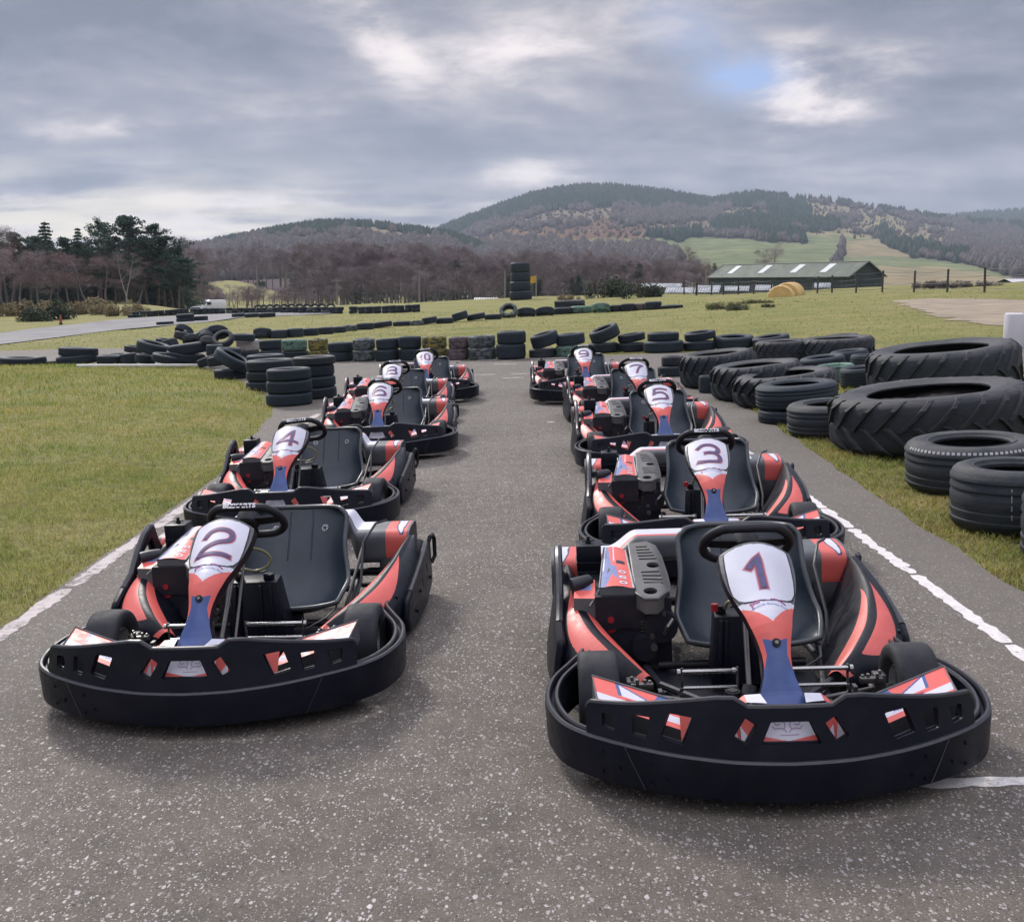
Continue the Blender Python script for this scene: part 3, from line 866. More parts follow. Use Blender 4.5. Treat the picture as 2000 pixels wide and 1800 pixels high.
def make_tank():
    mb = MB()
    b = [(-.10, .73, .075), (.135, .73, .075), (.125, .90, .075), (-.09, .90, .075)]; t = [(-.085, .76, .305), (.10, .76, .305), (.095, .86, .31), (-.08, .86, .31)]
    mb.hexa(b, t)
    for x in (-.075, -.055, .04, .085): mb.tube([(x, .728, .09), (x * .87, .752, .295)], .007, 8)
    mb.cyl((-.06, .80, .305), (-.06, .80, .335), .018, 14); mb.cyl((.06, .80, .305), (.06, .80, .33), .022, 16)
    mb.box((.03, .79, .345), (.05, .05, .006), mi=0)
    return mb.mesh('fuel_tank', PLASTIC, bevel=.012, ang=40)
def make_hose():
    mb = MB()
    mb.tube(catmull([(-.05, .76, .335), (-.045, .73, .365), (-.01, .715, .372), (.04, .71, .366), (.085, .71, .385), (.098, .71, .415), (.08, .70, .445), (.04, .69, .462), (.01, .68, .465)], 6), .0058, 8)
    mb.cyl((-.085, .765, .325), (-.085, .765, .35), .012, 10, 1)
    return mb.mesh('fuel_hose', [HOSE, REDPART], ang=50)

def make_column():
    mb = MB()
    mb.cyl((-.032, .40, .13), (-.006, .70, .545), .0085, 12); mb.cyl((.018, .42, .13), (.022, .70, .545), .0055, 10)
    mb.cyl((-.04, .385, .175), (-.033, .40, .20), .022, 12, 1); mb.cyl((-.085, .40, .165), (-.085, .40, .185), .024, 20, 1); mb.cyl((-.085, .40, .185), (-.085, .40, .189), .015, 20)
    mb.tube([(-.06, .56, .40), (-.05, .60, .45), (.03, .66, .50)], .006, 6, mi=1)
    return mb.mesh('steering_column', [STEEL, DARK], ang=40)
def make_pedals(s):
    mb = MB(); a, b = (.062, .275) if s > 0 else (.062, .232)
    x0, x1 = s * a, s * b
    mb.cyl((x0, .45, .231), (x1, .45, .231), .0075, 12); mb.cyl((x0, .45, .178), (x1, .45, .178), .006, 12)
    for x in (x0, x1):
        mb.cyl((x, .448, .17), (x, .452, .243), .0042, 8); mb.cyl((x + s * .006, .45, .231), (x + s * .016, .45, .231), .010, 8)
    mb.tube([(x1, .45, .178), (x1 + s * .02, .47, .12), (x1 + s * .02, .48, .075)], .006, 8, mi=0)
    mb.cyl((s * .10, .40, .14), (s * .38, .50, .145), .0065, 10, 1)
    mb.box((s * .30, .46, .11), (.012, .03, .12), mi=1)
    return mb.mesh('pedal', [CHROME, STEEL], ang=40)
def make_knuckle(s):
    mb = MB(); mb.box((s * .385, .50, .155), (.035, .045, .075)); mb.box((s * .355, .475, .18), (.07, .022, .018)); mb.cyl((s * .36, .52, .137), (s * .44, .52, .137), .012, 12)
    for (x, y, z) in ((.345, .475, .195), (.37, .465, .20), (.385, .49, .20), (.33, .48, .19)): mb.cyl((s * x, y, z - .02), (s * x, y, z + .006), .006, 8, 1)
    return mb.mesh('stub_axle', [STEEL, CHROME], bevel=.003, ang=40)
def make_chassis():
    mb = MB()
    mb.box((0, .58, .047), (.56, .78, .006))
    ut = [(-.56, .20), (-.46, .085), (-.3, .02), (-.1, -.02), (.1, -.02), (.3, .02), (.46, .085), (.56, .20), (.50, .30), (-.50, .30)]
    mb.plate(ut, [], lambda a, b: (Vector((a, b, .045)), Vector((0, 0, 1))), .005, .2)  # undertray added to keep sunlight from showing under the front bumper
    for s in (-1, 1):
        mb.tube(catmull([(s * .15, .10, .075), (s * .23, .25, .075), (s * .25, .6, .075), (s * .31, .95, .075), (s * .30, 1.25, .075), (s * .26, 1.62, .12)], 6), .016, 10)
        mb.tube([(s * .28, .66, .11), (s * .15, .52, .10)], .013, 8); mb.tube([(s * .24, .62, .10), (s * .06, .50, .09)], .008, 8)
        mb.tube([(s * .30, 1.0, .08), (s * .55, 1.0, .09), (s * .58, 1.2, .09), (s * .55, 1.45, .10), (s * .3, 1.45, .09)], .012, 8)
        mb.tube([(s * .24, .3, .08), (s * .40, .5, .12)], .014, 8)
        mb.tube([(s * .2, .05, .11), (s * .22, .16, .1)], .011, 8); mb.tube([(s * .31, .95, .08), (s * .33, 1.2, .22), (s * .33, 1.42, .3)], .008, 8)
    for y in (.13, .32, .60, .95, 1.46): mb.cyl((-.26, y, .072), (.26, y, .072), .015, 10)
    mb.cyl((-.55, 1.52, .135), (.55, 1.52, .135), .02, 14)
    mb.box((.12, .95, .09), (.05, .04, .05)); mb.box((-.05, .93, .085), (.06, .05, .04)); mb.box((.30, .70, .1), (.03, .05, .06))
    mb.tube([(.20, .78, .10), (.28, .80, .14), (.30, .9, .15), (.26, 1.1, .12)], .004, 6)
    mb.tube([(.34, .95, .10), (.37, 1.1, .2), (.36, 1.25, .34), (.40, 1.36, .40), (.44, 1.42, .40)], .006, 6)
    return mb.mesh('chassis', DARK, ang=40)

def translate_mesh(me, v):
    for q in me.vertices: q.co += Vector(v)

pool = {}
def part(name, me, parent, label=None):
    o = link(name, me, parent); pool.setdefault(parent.name, []).append(o)
    if label: o['label'] = label
    return o

kart = link('go_kart', None)
fb = part('front_bumper', make_bumper(), kart); part('bumper_panel', make_bumper_panel(), fb)
part('nose_fairing', make_nose(), kart)
for s in (-1, 1): part('side_fairing', make_wedge(s), kart)
fp = part('front_panel', make_front_panel(), kart); part('number_plate', make_plate(), fp); part('logo', make_logo(), fp)
part('steering_column', make_column(), kart)
sw = part('steering_wheel', make_steering_wheel(), kart); part('lettering', make_wheel_text(), sw)
st_ = part('seat', make_seat(), kart)
for x in (-.108, .108): part('seat_bolt', make_seat_bolt(x, .80), st_)
for x in (-.12, .12): part('seat_bolt', make_seat_bolt(x, .13), st_)
part('side_pod', make_pod(1), kart); part('side_pod', make_pod(-1), kart)
part('side_guard', make_guard(1), kart); part('side_guard', make_guard(-1), kart, 'side guard with a raised hoop beside the engine')
part('rear_bumper', make_rear(), kart)
en = part('engine', make_engine(), kart); part('engine_cover', make_engine_cover(), en); part('vent_cover', make_vent(), en); part('airbox', make_airbox(), en)
tk = part('fuel_tank', make_tank(), kart); part('fuel_hose', make_hose(), tk)
for s in (-1, 1):
    part('pedal', make_pedals(s), kart); part('stub_axle', make_knuckle(s), kart)
part('chassis', make_chassis(), kart)
tF, rF, tR, rR = make_wheel_tyre(.136, .128), make_rim(.128), make_wheel_tyre(.140, .19), make_rim(.19)
for (x, y, z, a, b) in ((.49, .53, .136, tF, rF), (-.49, .53, .136, tF, rF), (.49, 1.53, .140, tR, rR), (-.49, 1.53, .140, tR, rR)):
    w = part('wheel', None, kart); w.location = (x, y, z)
    part('tyre', a, w); part('rim', b, w)
KARTS = {1: (.712, 2.765, -.043), 3: (.947, 4.962, -.083), 2: (-1.103, 3.462, -.058), 4: (-1.379, 6.201, -.044), 5: (1.130, 7.818, -.024), 6: (-1.115, 9.002, .011),
         7: (1.260, 10.16, .027), 9: (.907, 12.647, -.009), 8: (-1.242, 11.271, .007), 10: (-1.010, 13.287, .062)}
WHERE = {1: 'nearest of the right-hand row', 2: 'nearest of the left-hand row', 3: 'parked straight behind kart 1', 4: 'parked behind kart 2 at the grass edge', 5: 'behind kart 3 on the right',
         6: 'in front of kart 8 on the left', 7: 'between kart 5 and kart 9', 8: 'half hidden behind kart 6', 9: 'last of the right-hand row', 10: 'last of the left-hand row'}
for n_, (X, Y, a) in KARTS.items():
    k = kart if n_ == 1 else copy_tree(kart, pool)
    if n_ == 9: pass
    k.matrix_world = RG @ Matrix.Translation((X, Y, .004)) @ Matrix.Rotation(a, 4, 'Z')
    tag(k, 'red and black go-kart number %d, %s' % (n_, WHERE[n_]), 'go-kart', 'go-karts lined up in two rows on the asphalt')
    f = fp if n_ == 1 else [c for c in k.children if c.name.startswith('front_panel')][0]
    link('number', make_number(str(n_)), f)

for c in list(kart.children):
    if c.name.startswith('steering_wheel'):
        for q_ in list(c.children): bpy.data.objects.remove(q_)

_C = Vector((.015, .73, .560)); _ax = Vector((0, .67, .74))
for i_, k in enumerate([o for o in col.objects if o.name.startswith('go_kart')]):
    rr_ = random.Random(i_ + 40); a_ = R(rr_.uniform(-7, 7)) if i_ else 0
    for c in k.children:
        if c.name.startswith('steering_wheel') and i_ not in (1, 2): c.matrix_local = Matrix.Translation(_C) @ Matrix.Rotation(a_, 4, _ax) @ Matrix.Translation(-_C)
        if c.name.startswith('wheel') and c.location.y < 1: c.rotation_euler.z = a_ * .6; c.rotation_euler.x = rr_.uniform(0, 6)
# ------------------------------------------------------------------ the ground
def attr_point(me, name, arr):
    a = me.attributes.new(name, 'FLOAT', 'POINT'); a.data.foreach_set('value', np.asarray(arr, np.float32))
def np_mesh(name, V, F, mats, smooth=False):
    me = bpy.data.meshes.new(name); V = np.asarray(V, np.float32); F = np.asarray(F, np.int32)
    n, k = F.shape
    me.vertices.add(len(V)); me.vertices.foreach_set('co', V.ravel())
    me.loops.add(n * k); me.loops.foreach_set('vertex_index', F.ravel())
    me.polygons.add(n); me.polygons.foreach_set('loop_start', np.arange(n, dtype=np.int32) * k); me.polygons.foreach_set('loop_total', np.full(n, k, np.int32))
    for m in (mats if isinstance(mats, (list, tuple)) else [mats]): me.materials.append(m)
    me.update(calc_edges=True); me.validate()
    if smooth: me.polygons.foreach_set('use_smooth', np.ones(n, bool))
    return me
def grid_faces(nu, nv, o=0):
    i, j = np.meshgrid(np.arange(nu - 1), np.arange(nv - 1)); a = (j * nu + i).ravel() + o
    return np.stack([a, a + 1, a + nu + 1, a + nu], 1)

def grass_mat():
    m, nt, b = nt_new('grass_ground')
    p = geo_pos(nt)
    a = noise(nt, .55, p, 6, .6); c = noise(nt, 9, p, 5, .7); d = noise(nt, 60, p, 3, .6); e = noise(nt, .09, p, 4, .55)
    green = ramp(nt, a, [(.28, (.160, .185, .056)), (.5, (.248, .238, .086)), (.74, (.31, .275, .122))])
    dry = ramp(nt, c, [(.25, (.45, .42, .40)), (.55, (1, 1, 1)), (.8, (1.35, 1.3, 1.15))])
    q = mixc(nt, 1.0, green, dry, 'MULTIPLY')
    q = mixc(nt, 1.0, q, ramp(nt, d, [(.3, (.62, .62, .6)), (.7, (1.3, 1.3, 1.25))]), 'MULTIPLY')
    q = mixc(nt, math_n(nt, 'MULTIPLY', ramp(nt, e, [(.5, (0, 0, 0)), (.68, (1, 1, 1))]), .55), q, (.235, .205, .088))
    nt.links.new(q, b.inputs['Base Color']); b.inputs['Roughness'].default_value = .9; b.inputs['Specular IOR Level'].default_value = .15
    bn = nt.nodes.new('ShaderNodeBump'); bn.inputs['Strength'].default_value = .8; bn.inputs['Distance'].default_value = .05
    nt.links.new(noise(nt, 22, p, 6, .75), bn.inputs['Height']); nt.links.new(bn.outputs[0], b.inputs['Normal'])
    return m
GRASSM = grass_mat()

def asphalt_mat(name='asphalt', far=False):
    m, nt, b = nt_new(name); p = geo_pos(nt)
    big = noise(nt, .8, p, 6, .6); mid = noise(nt, 7, p, 5, .65); fine = noise(nt, 170, p, 3, .7)
    base = ramp(nt, big, [(.3, (.108, .094, .078)), (.5, (.125, .110, .092)), (.7, (.145, .128, .108))])
    base = mixc(nt, 1.0, base, ramp(nt, mid, [(.3, (.78, .78, .79)), (.7, (1.18, 1.17, 1.15))]), 'MULTIPLY')
    base = mixc(nt, 1.0, base, ramp(nt, fine, [(.32, (.55, .55, .55)), (.62, (1.2, 1.2, 1.2))]), 'MULTIPLY')
    # pale chippings rolled into the surface
    mp = nt.nodes.new('ShaderNodeMapping'); nt.links.new(p, mp.inputs['Vector'])
    warp = nt.nodes.new('ShaderNodeVectorMath'); warp.operation = 'MULTIPLY_ADD'
    nz = nt.nodes.new('ShaderNodeTexNoise'); nz.inputs['Scale'].default_value = 110; nz.inputs['Detail'].default_value = 2; nt.links.new(p, nz.inputs['Vector'])
    nt.links.new(nz.outputs['Color'], warp.inputs[0]); warp.inputs[1].default_value = (.011, .011, .011); nt.links.new(p, warp.inputs[2])
    tot = None
    for sc_, thr, keep, rot in ((96, .47, .46, .4), (160, .47, .42, 1.3), (58, .40, .68, 2.1)):
        mp = nt.nodes.new('ShaderNodeMapping'); mp.inputs['Rotation'].default_value = (0, 0, rot); mp.inputs['Scale'].default_value = (1, .62, 1); nt.links.new(warp.outputs[0], mp.inputs['Vector'])
        v = nt.nodes.new('ShaderNodeTexVoronoi'); v.inputs['Scale'].default_value = sc_; v.inputs['Randomness'].default_value = 1; nt.links.new(mp.outputs[0], v.inputs['Vector'])
        sep = nt.nodes.new('ShaderNodeSeparateColor'); nt.links.new(v.outputs['Color'], sep.inputs[0])
        # the size of each chip varies with its own random value
        lim = math_n(nt, 'MULTIPLY', math_n(nt, 'SUBTRACT', sep.outputs[0], keep), thr / (1 - keep))
        msk = math_n(nt, 'MULTIPLY', math_n(nt, 'SUBTRACT', lim, v.outputs['Distance']), 22.0, True)
        msk = math_n(nt, 'MULTIPLY', msk, math_n(nt, 'ADD', math_n(nt, 'MULTIPLY', sep.outputs[1], .75), .35), True)
        tot = msk if tot is None else math_n(nt, 'MAXIMUM', tot, msk)
    wearf = ramp(nt, noise(nt, 1.7, p, 5, .65), [(.30, (.66, .66, .66)), (.60, (1, 1, 1))])
    tot = math_n(nt, 'MULTIPLY', tot, wearf)
    chip = ramp(nt, noise(nt, 40, p, 2), [(.3, (.31, .285, .275)), (.7, (.50, .47, .46))])
    q = mixc(nt, tot, base, chip)
    # dusty lighter edge near the verges, tyre-darkened lane in the middle
    sx = nt.nodes.new('ShaderNodeSeparateXYZ'); nt.links.new(p, sx.inputs[0])
    edge = math_n(nt, 'ADD', sx.outputs[0], math_n(nt, 'MULTIPLY', math_n(nt, 'SUBTRACT', mid, .5), .5))
    de = ramp(nt, math_n(nt, 'ADD', math_n(nt, 'MULTIPLY', edge, .2), .5), [(.0, (.6, .6, .6)), (.10, (.8, .8, .8)), (.16, (0, 0, 0)), (.80, (0, 0, 0)), (.89, (1, 1, 1))])
    q = mixc(nt, math_n(nt, 'MULTIPLY', de, .55), q, (.135, .122, .105))
    dkv = nt.nodes.new('ShaderNodeTexVoronoi'); dkv.inputs['Scale'].default_value = 60; nt.links.new(warp.outputs[0], dkv.inputs['Vector']); sepd = nt.nodes.new('ShaderNodeSeparateColor'); nt.links.new(dkv.outputs['Color'], sepd.inputs[0])
    dm = math_n(nt, 'MULTIPLY', math_n(nt, 'SUBTRACT', math_n(nt, 'MULTIPLY', math_n(nt, 'SUBTRACT', sepd.outputs[0], .78), 1.6), dkv.outputs['Distance']), 16.0, True)
    q = mixc(nt, math_n(nt, 'MULTIPLY', dm, .7), q, (.030, .028, .027))
    # small dark spots and cracks
    sp = ramp(nt, noise(nt, 5.5, p, 4, .7), [(.70, (1, 1, 1)), (.76, (.55, .55, .55))])
    q = mixc(nt, 1.0, q, sp, 'MULTIPLY')
    nt.links.new(q, b.inputs['Base Color'])
    nt.links.new(ramp(nt, tot, [(0, (.86, .86, .86)), (1, (.5, .5, .5))]), b.inputs['Roughness']); b.inputs['Specular IOR Level'].default_value = .35
    bn = nt.nodes.new('ShaderNodeBump'); bn.inputs['Strength'].default_value = .6; bn.inputs['Distance'].default_value = .004
    hh = math_n(nt, 'ADD', math_n(nt, 'MULTIPLY', fine, .7), math_n(nt, 'MULTIPLY', tot, .5))
    nt.links.new(hh, bn.inputs['Height']); nt.links.new(bn.outputs[0], b.inputs['Normal'])
    return m
ASPH = asphalt_mat()
TRACKM = simple('track_asphalt', (.155, .150, .152), .85, var=.12, nscale=.25)
DIRT = simple('bare_dirt', (.30, .235, .165), .95, var=.30, nscale=1.1, bump=.8, bscale=14, dust=.6, dustc=(.20, .17, .115))

# one sheet out to the foot of the hills, finer towards the front
def ground_sheet():
    az = np.concatenate([np.linspace(-180, -42, 46, endpoint=False), np.linspace(-42, 42, 300), np.linspace(42, 180, 47)[1:-1]])
    rad = np.concatenate([[0.0], np.geomspace(.6, 45, 190), np.geomspace(46, 3600, 150)])
    A, RR = np.meshgrid(np.radians(az), rad)
    X, Y = RR * np.sin(A), RR * np.cos(A); Z = terrain(X, Y)
    V = np.stack([X, Y, Z], -1).reshape(-1, 3)
    nu = len(az); F = grid_faces(nu, len(rad)); j = np.arange(len(rad) - 1); 
    F = np.concatenate([F, np.stack([j * nu + nu - 1, j * nu, (j + 1) * nu, (j + 1) * nu + nu - 1], 1)])
    o = link('grass_ground', np_mesh('grass_ground', V, F, GRASSM, True)); tag(o, 'mown grass ground of the karting paddock', kind='structure')
ground_sheet()

def plane_poly(name, pts, lift, mat, step=1.0):
    """flat sheet on the sloping plane of the paddock"""
    mb = MB(); mb.plate(pts, [], lambda a, b: (Vector((a, b, 0)), Vector((0, 0, 1))), .0, step)
    k = len(mb.v) // 2; top = mb.v[:k]; fs = [f for f in mb.f if max(f) < k]
    m2 = MB(); m2.add(top, fs); me = m2.mesh(name, mat, smooth=False)
    o = link(name, me); o.matrix_world = RG @ Matrix.Translation((0, 0, lift)); return o
def rough(pts, amp, step=.25, seed=1):
    """break a straight outline into an irregular one"""
    r = random.Random(seed); out = []
    for i in range(len(pts)):
        a = Vector(pts[i]); b = Vector(pts[(i + 1) % len(pts)]); n = max(1, int((b - a).length / step)); t = (b - a).normalized(); nn = Vector((-t.y, t.x))
        for k in range(n):
            p = a.lerp(b, k / n); q = nn * (amp * (mnoise.noise(Vector((p.x * 2.1, p.y * 2.1, seed))) + .6 * mnoise.noise(Vector((p.x * 7, p.y * 7, seed + 3)))))
            out.append(tuple(p + q))
    return out
asph = [(-2.335, -8), (2.5, -8), (2.2, 4.5), (2.32, 7), (2.44, 9), (2.58, 12), (2.55, 14.3), (3.6, 15.2), (8, 14.6), (26, 12.8), (26, 17.0), (8.4, 18.4), (5.4, 19.6), (3.2, 20.5), (.5, 20.7), (-1.9, 21.5), (-3.6, 22.3), (-6, 25.5), (-9.8, 31.5), (-14, 33.2), (-32, 38), (-32, 32), (-14, 27.2), (-9.6, 25.2), (-6.4, 22.6), (-4.6, 18.5), (-3.5, 15.6), (-2.95, 13.6), (-2.37, 9), (-2.335, 4)]
o = plane_poly('asphalt', rough(asph, .035, .15, 2), .005, ASPH, .8); tag(o, 'worn asphalt of the kart grid with pale chippings', kind='structure')

def drape(name, pts, lift, mat, step=1.5, raw=False):
    """sheet that follows the terrain"""
    mb = MB(); mb.plate(pts, [], lambda a, b: (Vector((a, b, 0)), Vector((0, 0, 1))), 0, step)
    k = len(mb.v) // 2; V = [(x, y, float(terrain(x, y)) + lift) for x, y, z in mb.v[:k]]
    m2 = MB(); m2.add(V, [f for f in mb.f if max(f) < k]); return link(name, m2.mesh(name, mat))
px = lambda L_: [tuple(hit(*q)[:2]) for q in L_]
near = px([(-260, 715), (0, 674), (112, 660), (220, 646), (330, 636), (412, 629), (470, 620.5), (560, 617), (650, 613.5)])
far_ = px([(650, 608.5), (600, 610), (444, 613), (330, 618), (250, 622), (130, 636), (0, 651), (-260, 684)])
o = drape('track', near + far_, .03, TRACKM, 2.0); tag(o, 'pale grey race track curving away past the far tyre wall', kind='structure')
dirt = px([(1740, 588), (1800, 583), (1900, 583), (2040, 588), (2040, 650), (1960, 640), (1880, 628), (1810, 616), (1785, 602)])
o = drape('dirt_path', rough(dirt, .6, .6, 5), .012, DIRT, 1.2); tag(o, 'bare dirt path across the grass by the fence', kind='structure')

# painted lines, flaking
def paint_mat(name, c, lo, hi, sc_=60, wornc=(.095, .087, .078)):
    m, nt, b = nt_new(name); p = geo_pos(nt)
    f = math_n(nt, 'ADD', math_n(nt, 'MULTIPLY', noise(nt, sc_, p, 6, .75), .55), math_n(nt, 'MULTIPLY', noise(nt, 7, p, 3), .45))
    w = ramp(nt, f, [(lo, (0, 0, 0)), (hi, (1, 1, 1))])
    q = mixc(nt, w, wornc, mixc(nt, 1.0, c, ramp(nt, noise(nt, 25, p, 5, .7), [(.3, (.78, .76, .74)), (.7, (1.08, 1.08, 1.08))]), 'MULTIPLY'))
    nt.links.new(q, b.inputs['Base Color']); b.inputs['Roughness'].default_value = .8
    return m
PAINT = paint_mat('white_paint', (.66, .63, .62), .36, .40)
PAINTW = paint_mat('worn_white_paint', (.48, .43, .42), .40, .50, 40, (.125, .112, .098))
PAINTX = paint_mat('scuffed_white_paint', (.66, .64, .62), .34, .50, 120)
def stripe(segs, w, mat, label, jit=.02, seed=3, lift=.0063):
    """painted line broken into flakes; segs: ((x0,y0),(x1,y1),...) in the plane of the paddock"""
    r = random.Random(seed); mb = MB()
    for a, b in segs:
        a = Vector(a); b = Vector(b); t = (b - a).normalized(); nn = Vector((-t.y, t.x)); n = max(2, int((b - a).length / .035)); vs = []
        for i in range(n + 1):
            p = a.lerp(b, i / n); k = 1 + .3 * mnoise.noise(Vector((p.x * 9, p.y * 9, seed)))
            e0 = w / 2 * k + jit * mnoise.noise(Vector((p.x * 30, p.y * 30, seed + 1))); e1 = w / 2 * k + jit * mnoise.noise(Vector((p.x * 30, p.y * 30, seed + 9)))
            if i in (0, n): e0 *= .6; e1 *= .6
            vs += [tuple(p + nn * e0) + (0,), tuple(p - nn * e1) + (0,)]
        mb.add(vs, [(2 * i, 2 * i + 1, 2 * i + 3, 2 * i + 2) for i in range(n)])
    o = link('line_marking', mb.mesh('line_marking', mat, smooth=False)); o.matrix_world = RG @ Matrix.Translation((0, 0, lift))
    tag(o, label, kind='structure'); return o
r_ = random.Random(5)
def flakes(x0, y0, x1, y1, lmin, lmax, gmin, gmax):
    out = []; L_ = math.hypot(x1 - x0, y1 - y0); s = 0
    while s < L_:
        l = r_.uniform(lmin, lmax); e = min(L_, s + l); out.append(((lerp(x0, x1, s / L_), lerp(y0, y1, s / L_)), (lerp(x0, x1, e / L_), lerp(y0, y1, e / L_)))); s = e + r_.uniform(gmin, gmax)
    return out
stripe(flakes(1.86, 3.1, 1.90, 7.6, .5, 1.1, .006, .03) + flakes(1.90, 7.7, 1.96, 12.5, .4, .8, .03, .12), 0.062, PAINT, 'white edge line along the right of the kart grid', .022)
stripe(flakes(-2.295, 2.0, -2.265, 12.8, .9, 2.2, .01, .06), .085, PAINTW, 'worn whitish edge line along the left-hand grass', .02, 8)
stripe([((1.0, 2.885), (2.1, 2.84))], .055, PAINTX, 'white grid line beside the front of kart 1', .01, 4)
stripe([((.38, 11.15), (.46, 11.17)), ((-.25, 19.55), (.15, 19.4)), ((-.55, 17.4), (-.2, 17.35)), ((.05, 17.3), (.42, 17.2)), ((-.1, 16.6), (.25, 16.55))], .05, PAINTX, 'short white grid marks between the two rows', .01, 6)
stripe(flakes(-1.75, 20.95, 1.5, 20.35, .7, 1.2, .2, .9), .07, PAINT, 'broken white line at the foot of the tyre wall', .02, 7)
hp = [hit(150, 718.5), hit(393, 717.5)]
# white board lying along the top of the mound
mb = MB(); a, b = hp[0] + Vector((0, 0, .07)), hp[1] + Vector((0, 0, .07)); d = (b - a).normalized(); s2 = d.cross(Vector((0, 0, 1)))
mb.hexa([a - s2 * .05 - Vector((0, 0, .05)), b - s2 * .05 - Vector((0, 0, .05)), b + s2 * .05 - Vector((0, 0, .05)), a + s2 * .05 - Vector((0, 0, .05))], [a - s2 * .05, b - s2 * .05, b + s2 * .05, a + s2 * .05])
o = link('board', mb.mesh('board', simple('white_board', (.55, .54, .52), .6), bevel=.008)); tag(o, 'long white board edging the grass mound in front of the tyre pile', 'board')

# ---- grass blades
def blade_mat(name='grass_blades', stops=None):
    m, nt, b = nt_new(name); g = nt.nodes.new('ShaderNodeNewGeometry'); p = g.outputs['Position']
    rnd_ = g.outputs['Random Per Island']
    c = ramp(nt, rnd_, stops or [(0, (.17, .21, .040)), (.35, (.29, .305, .070)), (.62, (.39, .37, .112)), (.85, (.47, .41, .17)), (1, (.52, .44, .23))])
    a = noise(nt, 1.1, p, 6, .68)
    q = mixc(nt, 1.0, c, ramp(nt, a, [(.30, (.52, .74, .50)), (.42, (.78, .92, .75)), (.54, (1, 1, 1)), (.7, (1.25, 1.08, 1.05))]), 'MULTIPLY')
    nt.links.new(q, b.inputs['Base Color']); b.inputs['Roughness'].default_value = .6; b.inputs['Specular IOR Level'].default_value = .25
    tr = nt.nodes.new('ShaderNodeBsdfTranslucent'); nt.links.new(q, tr.inputs['Color']); mx = nt.nodes.new('ShaderNodeMixShader'); mx.inputs[0].default_value = .42
    nt.links.new(b.outputs[0], mx.inputs[1]); nt.links.new(tr.outputs[0], mx.inputs[2]); nt.links.new(mx.outputs[0], nt.nodes['Material Output'].inputs['Surface'])
    return m
BLADE = blade_mat()
DRYB = blade_mat('dry_blades', [(0, (.12, .085, .045)), (.4, (.21, .16, .085)), (.75, (.31, .25, .14)), (1, (.22, .22, .07))])
def inside_np(x, y, poly):
    r = np.zeros(len(x), bool); j = len(poly) - 1
    for i in range(len(poly)):
        xi, yi = poly[i]; xj, yj = poly[j]
        c = ((yi > y) != (yj > y)) & (x < (xj - xi) * (y - yi) / ((yj - yi) if yj != yi else 1e-9) + xi); r ^= c; j = i
    return r
def blades(zones, name, label, mat=None):
    Vs = []
    for (x0, x1, y0, y1, dens, h, w, lean, clump) in zones:
        n = int((x1 - x0) * (y1 - y0) * dens); x = rng.uniform(x0, x1, n); y = rng.uniform(y0, y1, n)
        ok = ~inside_np(x, y, asph_out) & ~inside_np(x, y, near + far_) & ~inside_np(x, y, dirt) & (np.abs(x) < .56 * y + 1.6)
        cl = np.sin(x * 3.1 + np.sin(y * 2.3) * 1.7) * np.sin(y * 2.7 + np.sin(x * 1.9) * 2) + .5 * np.sin(x * 9 + 3 * np.sin(y * 7))
        ok &= rng.uniform(-1.6, 1.2, n) < cl * clump + .6
        ed = np.minimum(np.abs(x + 2.5), np.abs(x - 2.5)) if clump > .6 else np.full(n, 9.)
        x, y, cl = x[ok], y[ok], cl[ok]; n = len(x)
        z = terrain(x, y) - .004; hh = h * rng.uniform(.45, 1.25, n) * (1 + .25 * np.clip(cl, -1, 1)); ww = w * rng.uniform(.6, 1.3, n)
        q = rng.uniform(0, 2 * np.pi, n); lx, ly = np.cos(q) * hh * lean * rng.uniform(.2, 1.3, n), np.sin(q) * hh * lean * rng.uniform(.2, 1.3, n)
        t = rng.uniform(0, 2 * np.pi, n); dx, dy = np.cos(t) * ww / 2, np.sin(t) * ww / 2
        P = np.empty((n, 5, 3))
        P[:, 0] = np.stack([x - dx, y - dy, z], 1); P[:, 1] = np.stack([x + dx, y + dy, z], 1)
        P[:, 2] = np.stack([x + lx * .4 + dx * .8, y + ly * .4 + dy * .8, z + hh * .6], 1); P[:, 3] = np.stack([x + lx * .4 - dx * .8, y + ly * .4 - dy * .8, z + hh * .6], 1)
        P[:, 4] = np.stack([x + lx, y + ly, z + hh * .92], 1); Vs.append(P)
    P = np.concatenate(Vs); n = len(P); V = P.reshape(-1, 3); i = np.arange(n) * 5
    F = np.stack([np.stack([i, i + 1, i + 2], 1), np.stack([i, i + 2, i + 3], 1), np.stack([i + 3, i + 2, i + 4], 1)], 1).reshape(-1, 3)
    o = link(name, np_mesh(name, V, F, mat or BLADE)); tag(o, label, kind='stuff')
asph_out = rough(asph, .035, .15, 2)
blades([(-6.5, -2.29, 3.2, 9, 3400, .038, .0045, .8, .5), (-9.5, -2.31, 9, 14, 1300, .045, .0065, .8, .5), (-14, -2.6, 14, 23, 420, .06, .011, .8, .5),
        (2.15, 4.6, 3.2, 9, 2600, .042, .0055, .9, 1.0), (2.3, 7, 9, 15.5, 900, .05, .008, .9, 1.0), (2.22, 2.75, 3.4, 13, 1400, .03, .006, 1.0, 1.0)], 'grass', 'short yellowish grass blades on the verges')
blades([(-18, 24, 18.5, 36, 30, .04, .02, .9, .5), (-30, 40, 36, 60, 6, .05, .04, .9, .5)], 'grass', 'grass of the field beyond the tyre wall')

blades([(2.12, 3.2, 3.2, 8, 2300, .026, .007, 1.3, 1.0), (2.2, 3.6, 8, 14, 600, .035, .009, 1.3, 1.0), (-2.62, -2.27, 3.2, 12, 900, .022, .006, 1.3, .9)], 'grass', 'dead brownish grass and litter along the asphalt edges', DRYB)
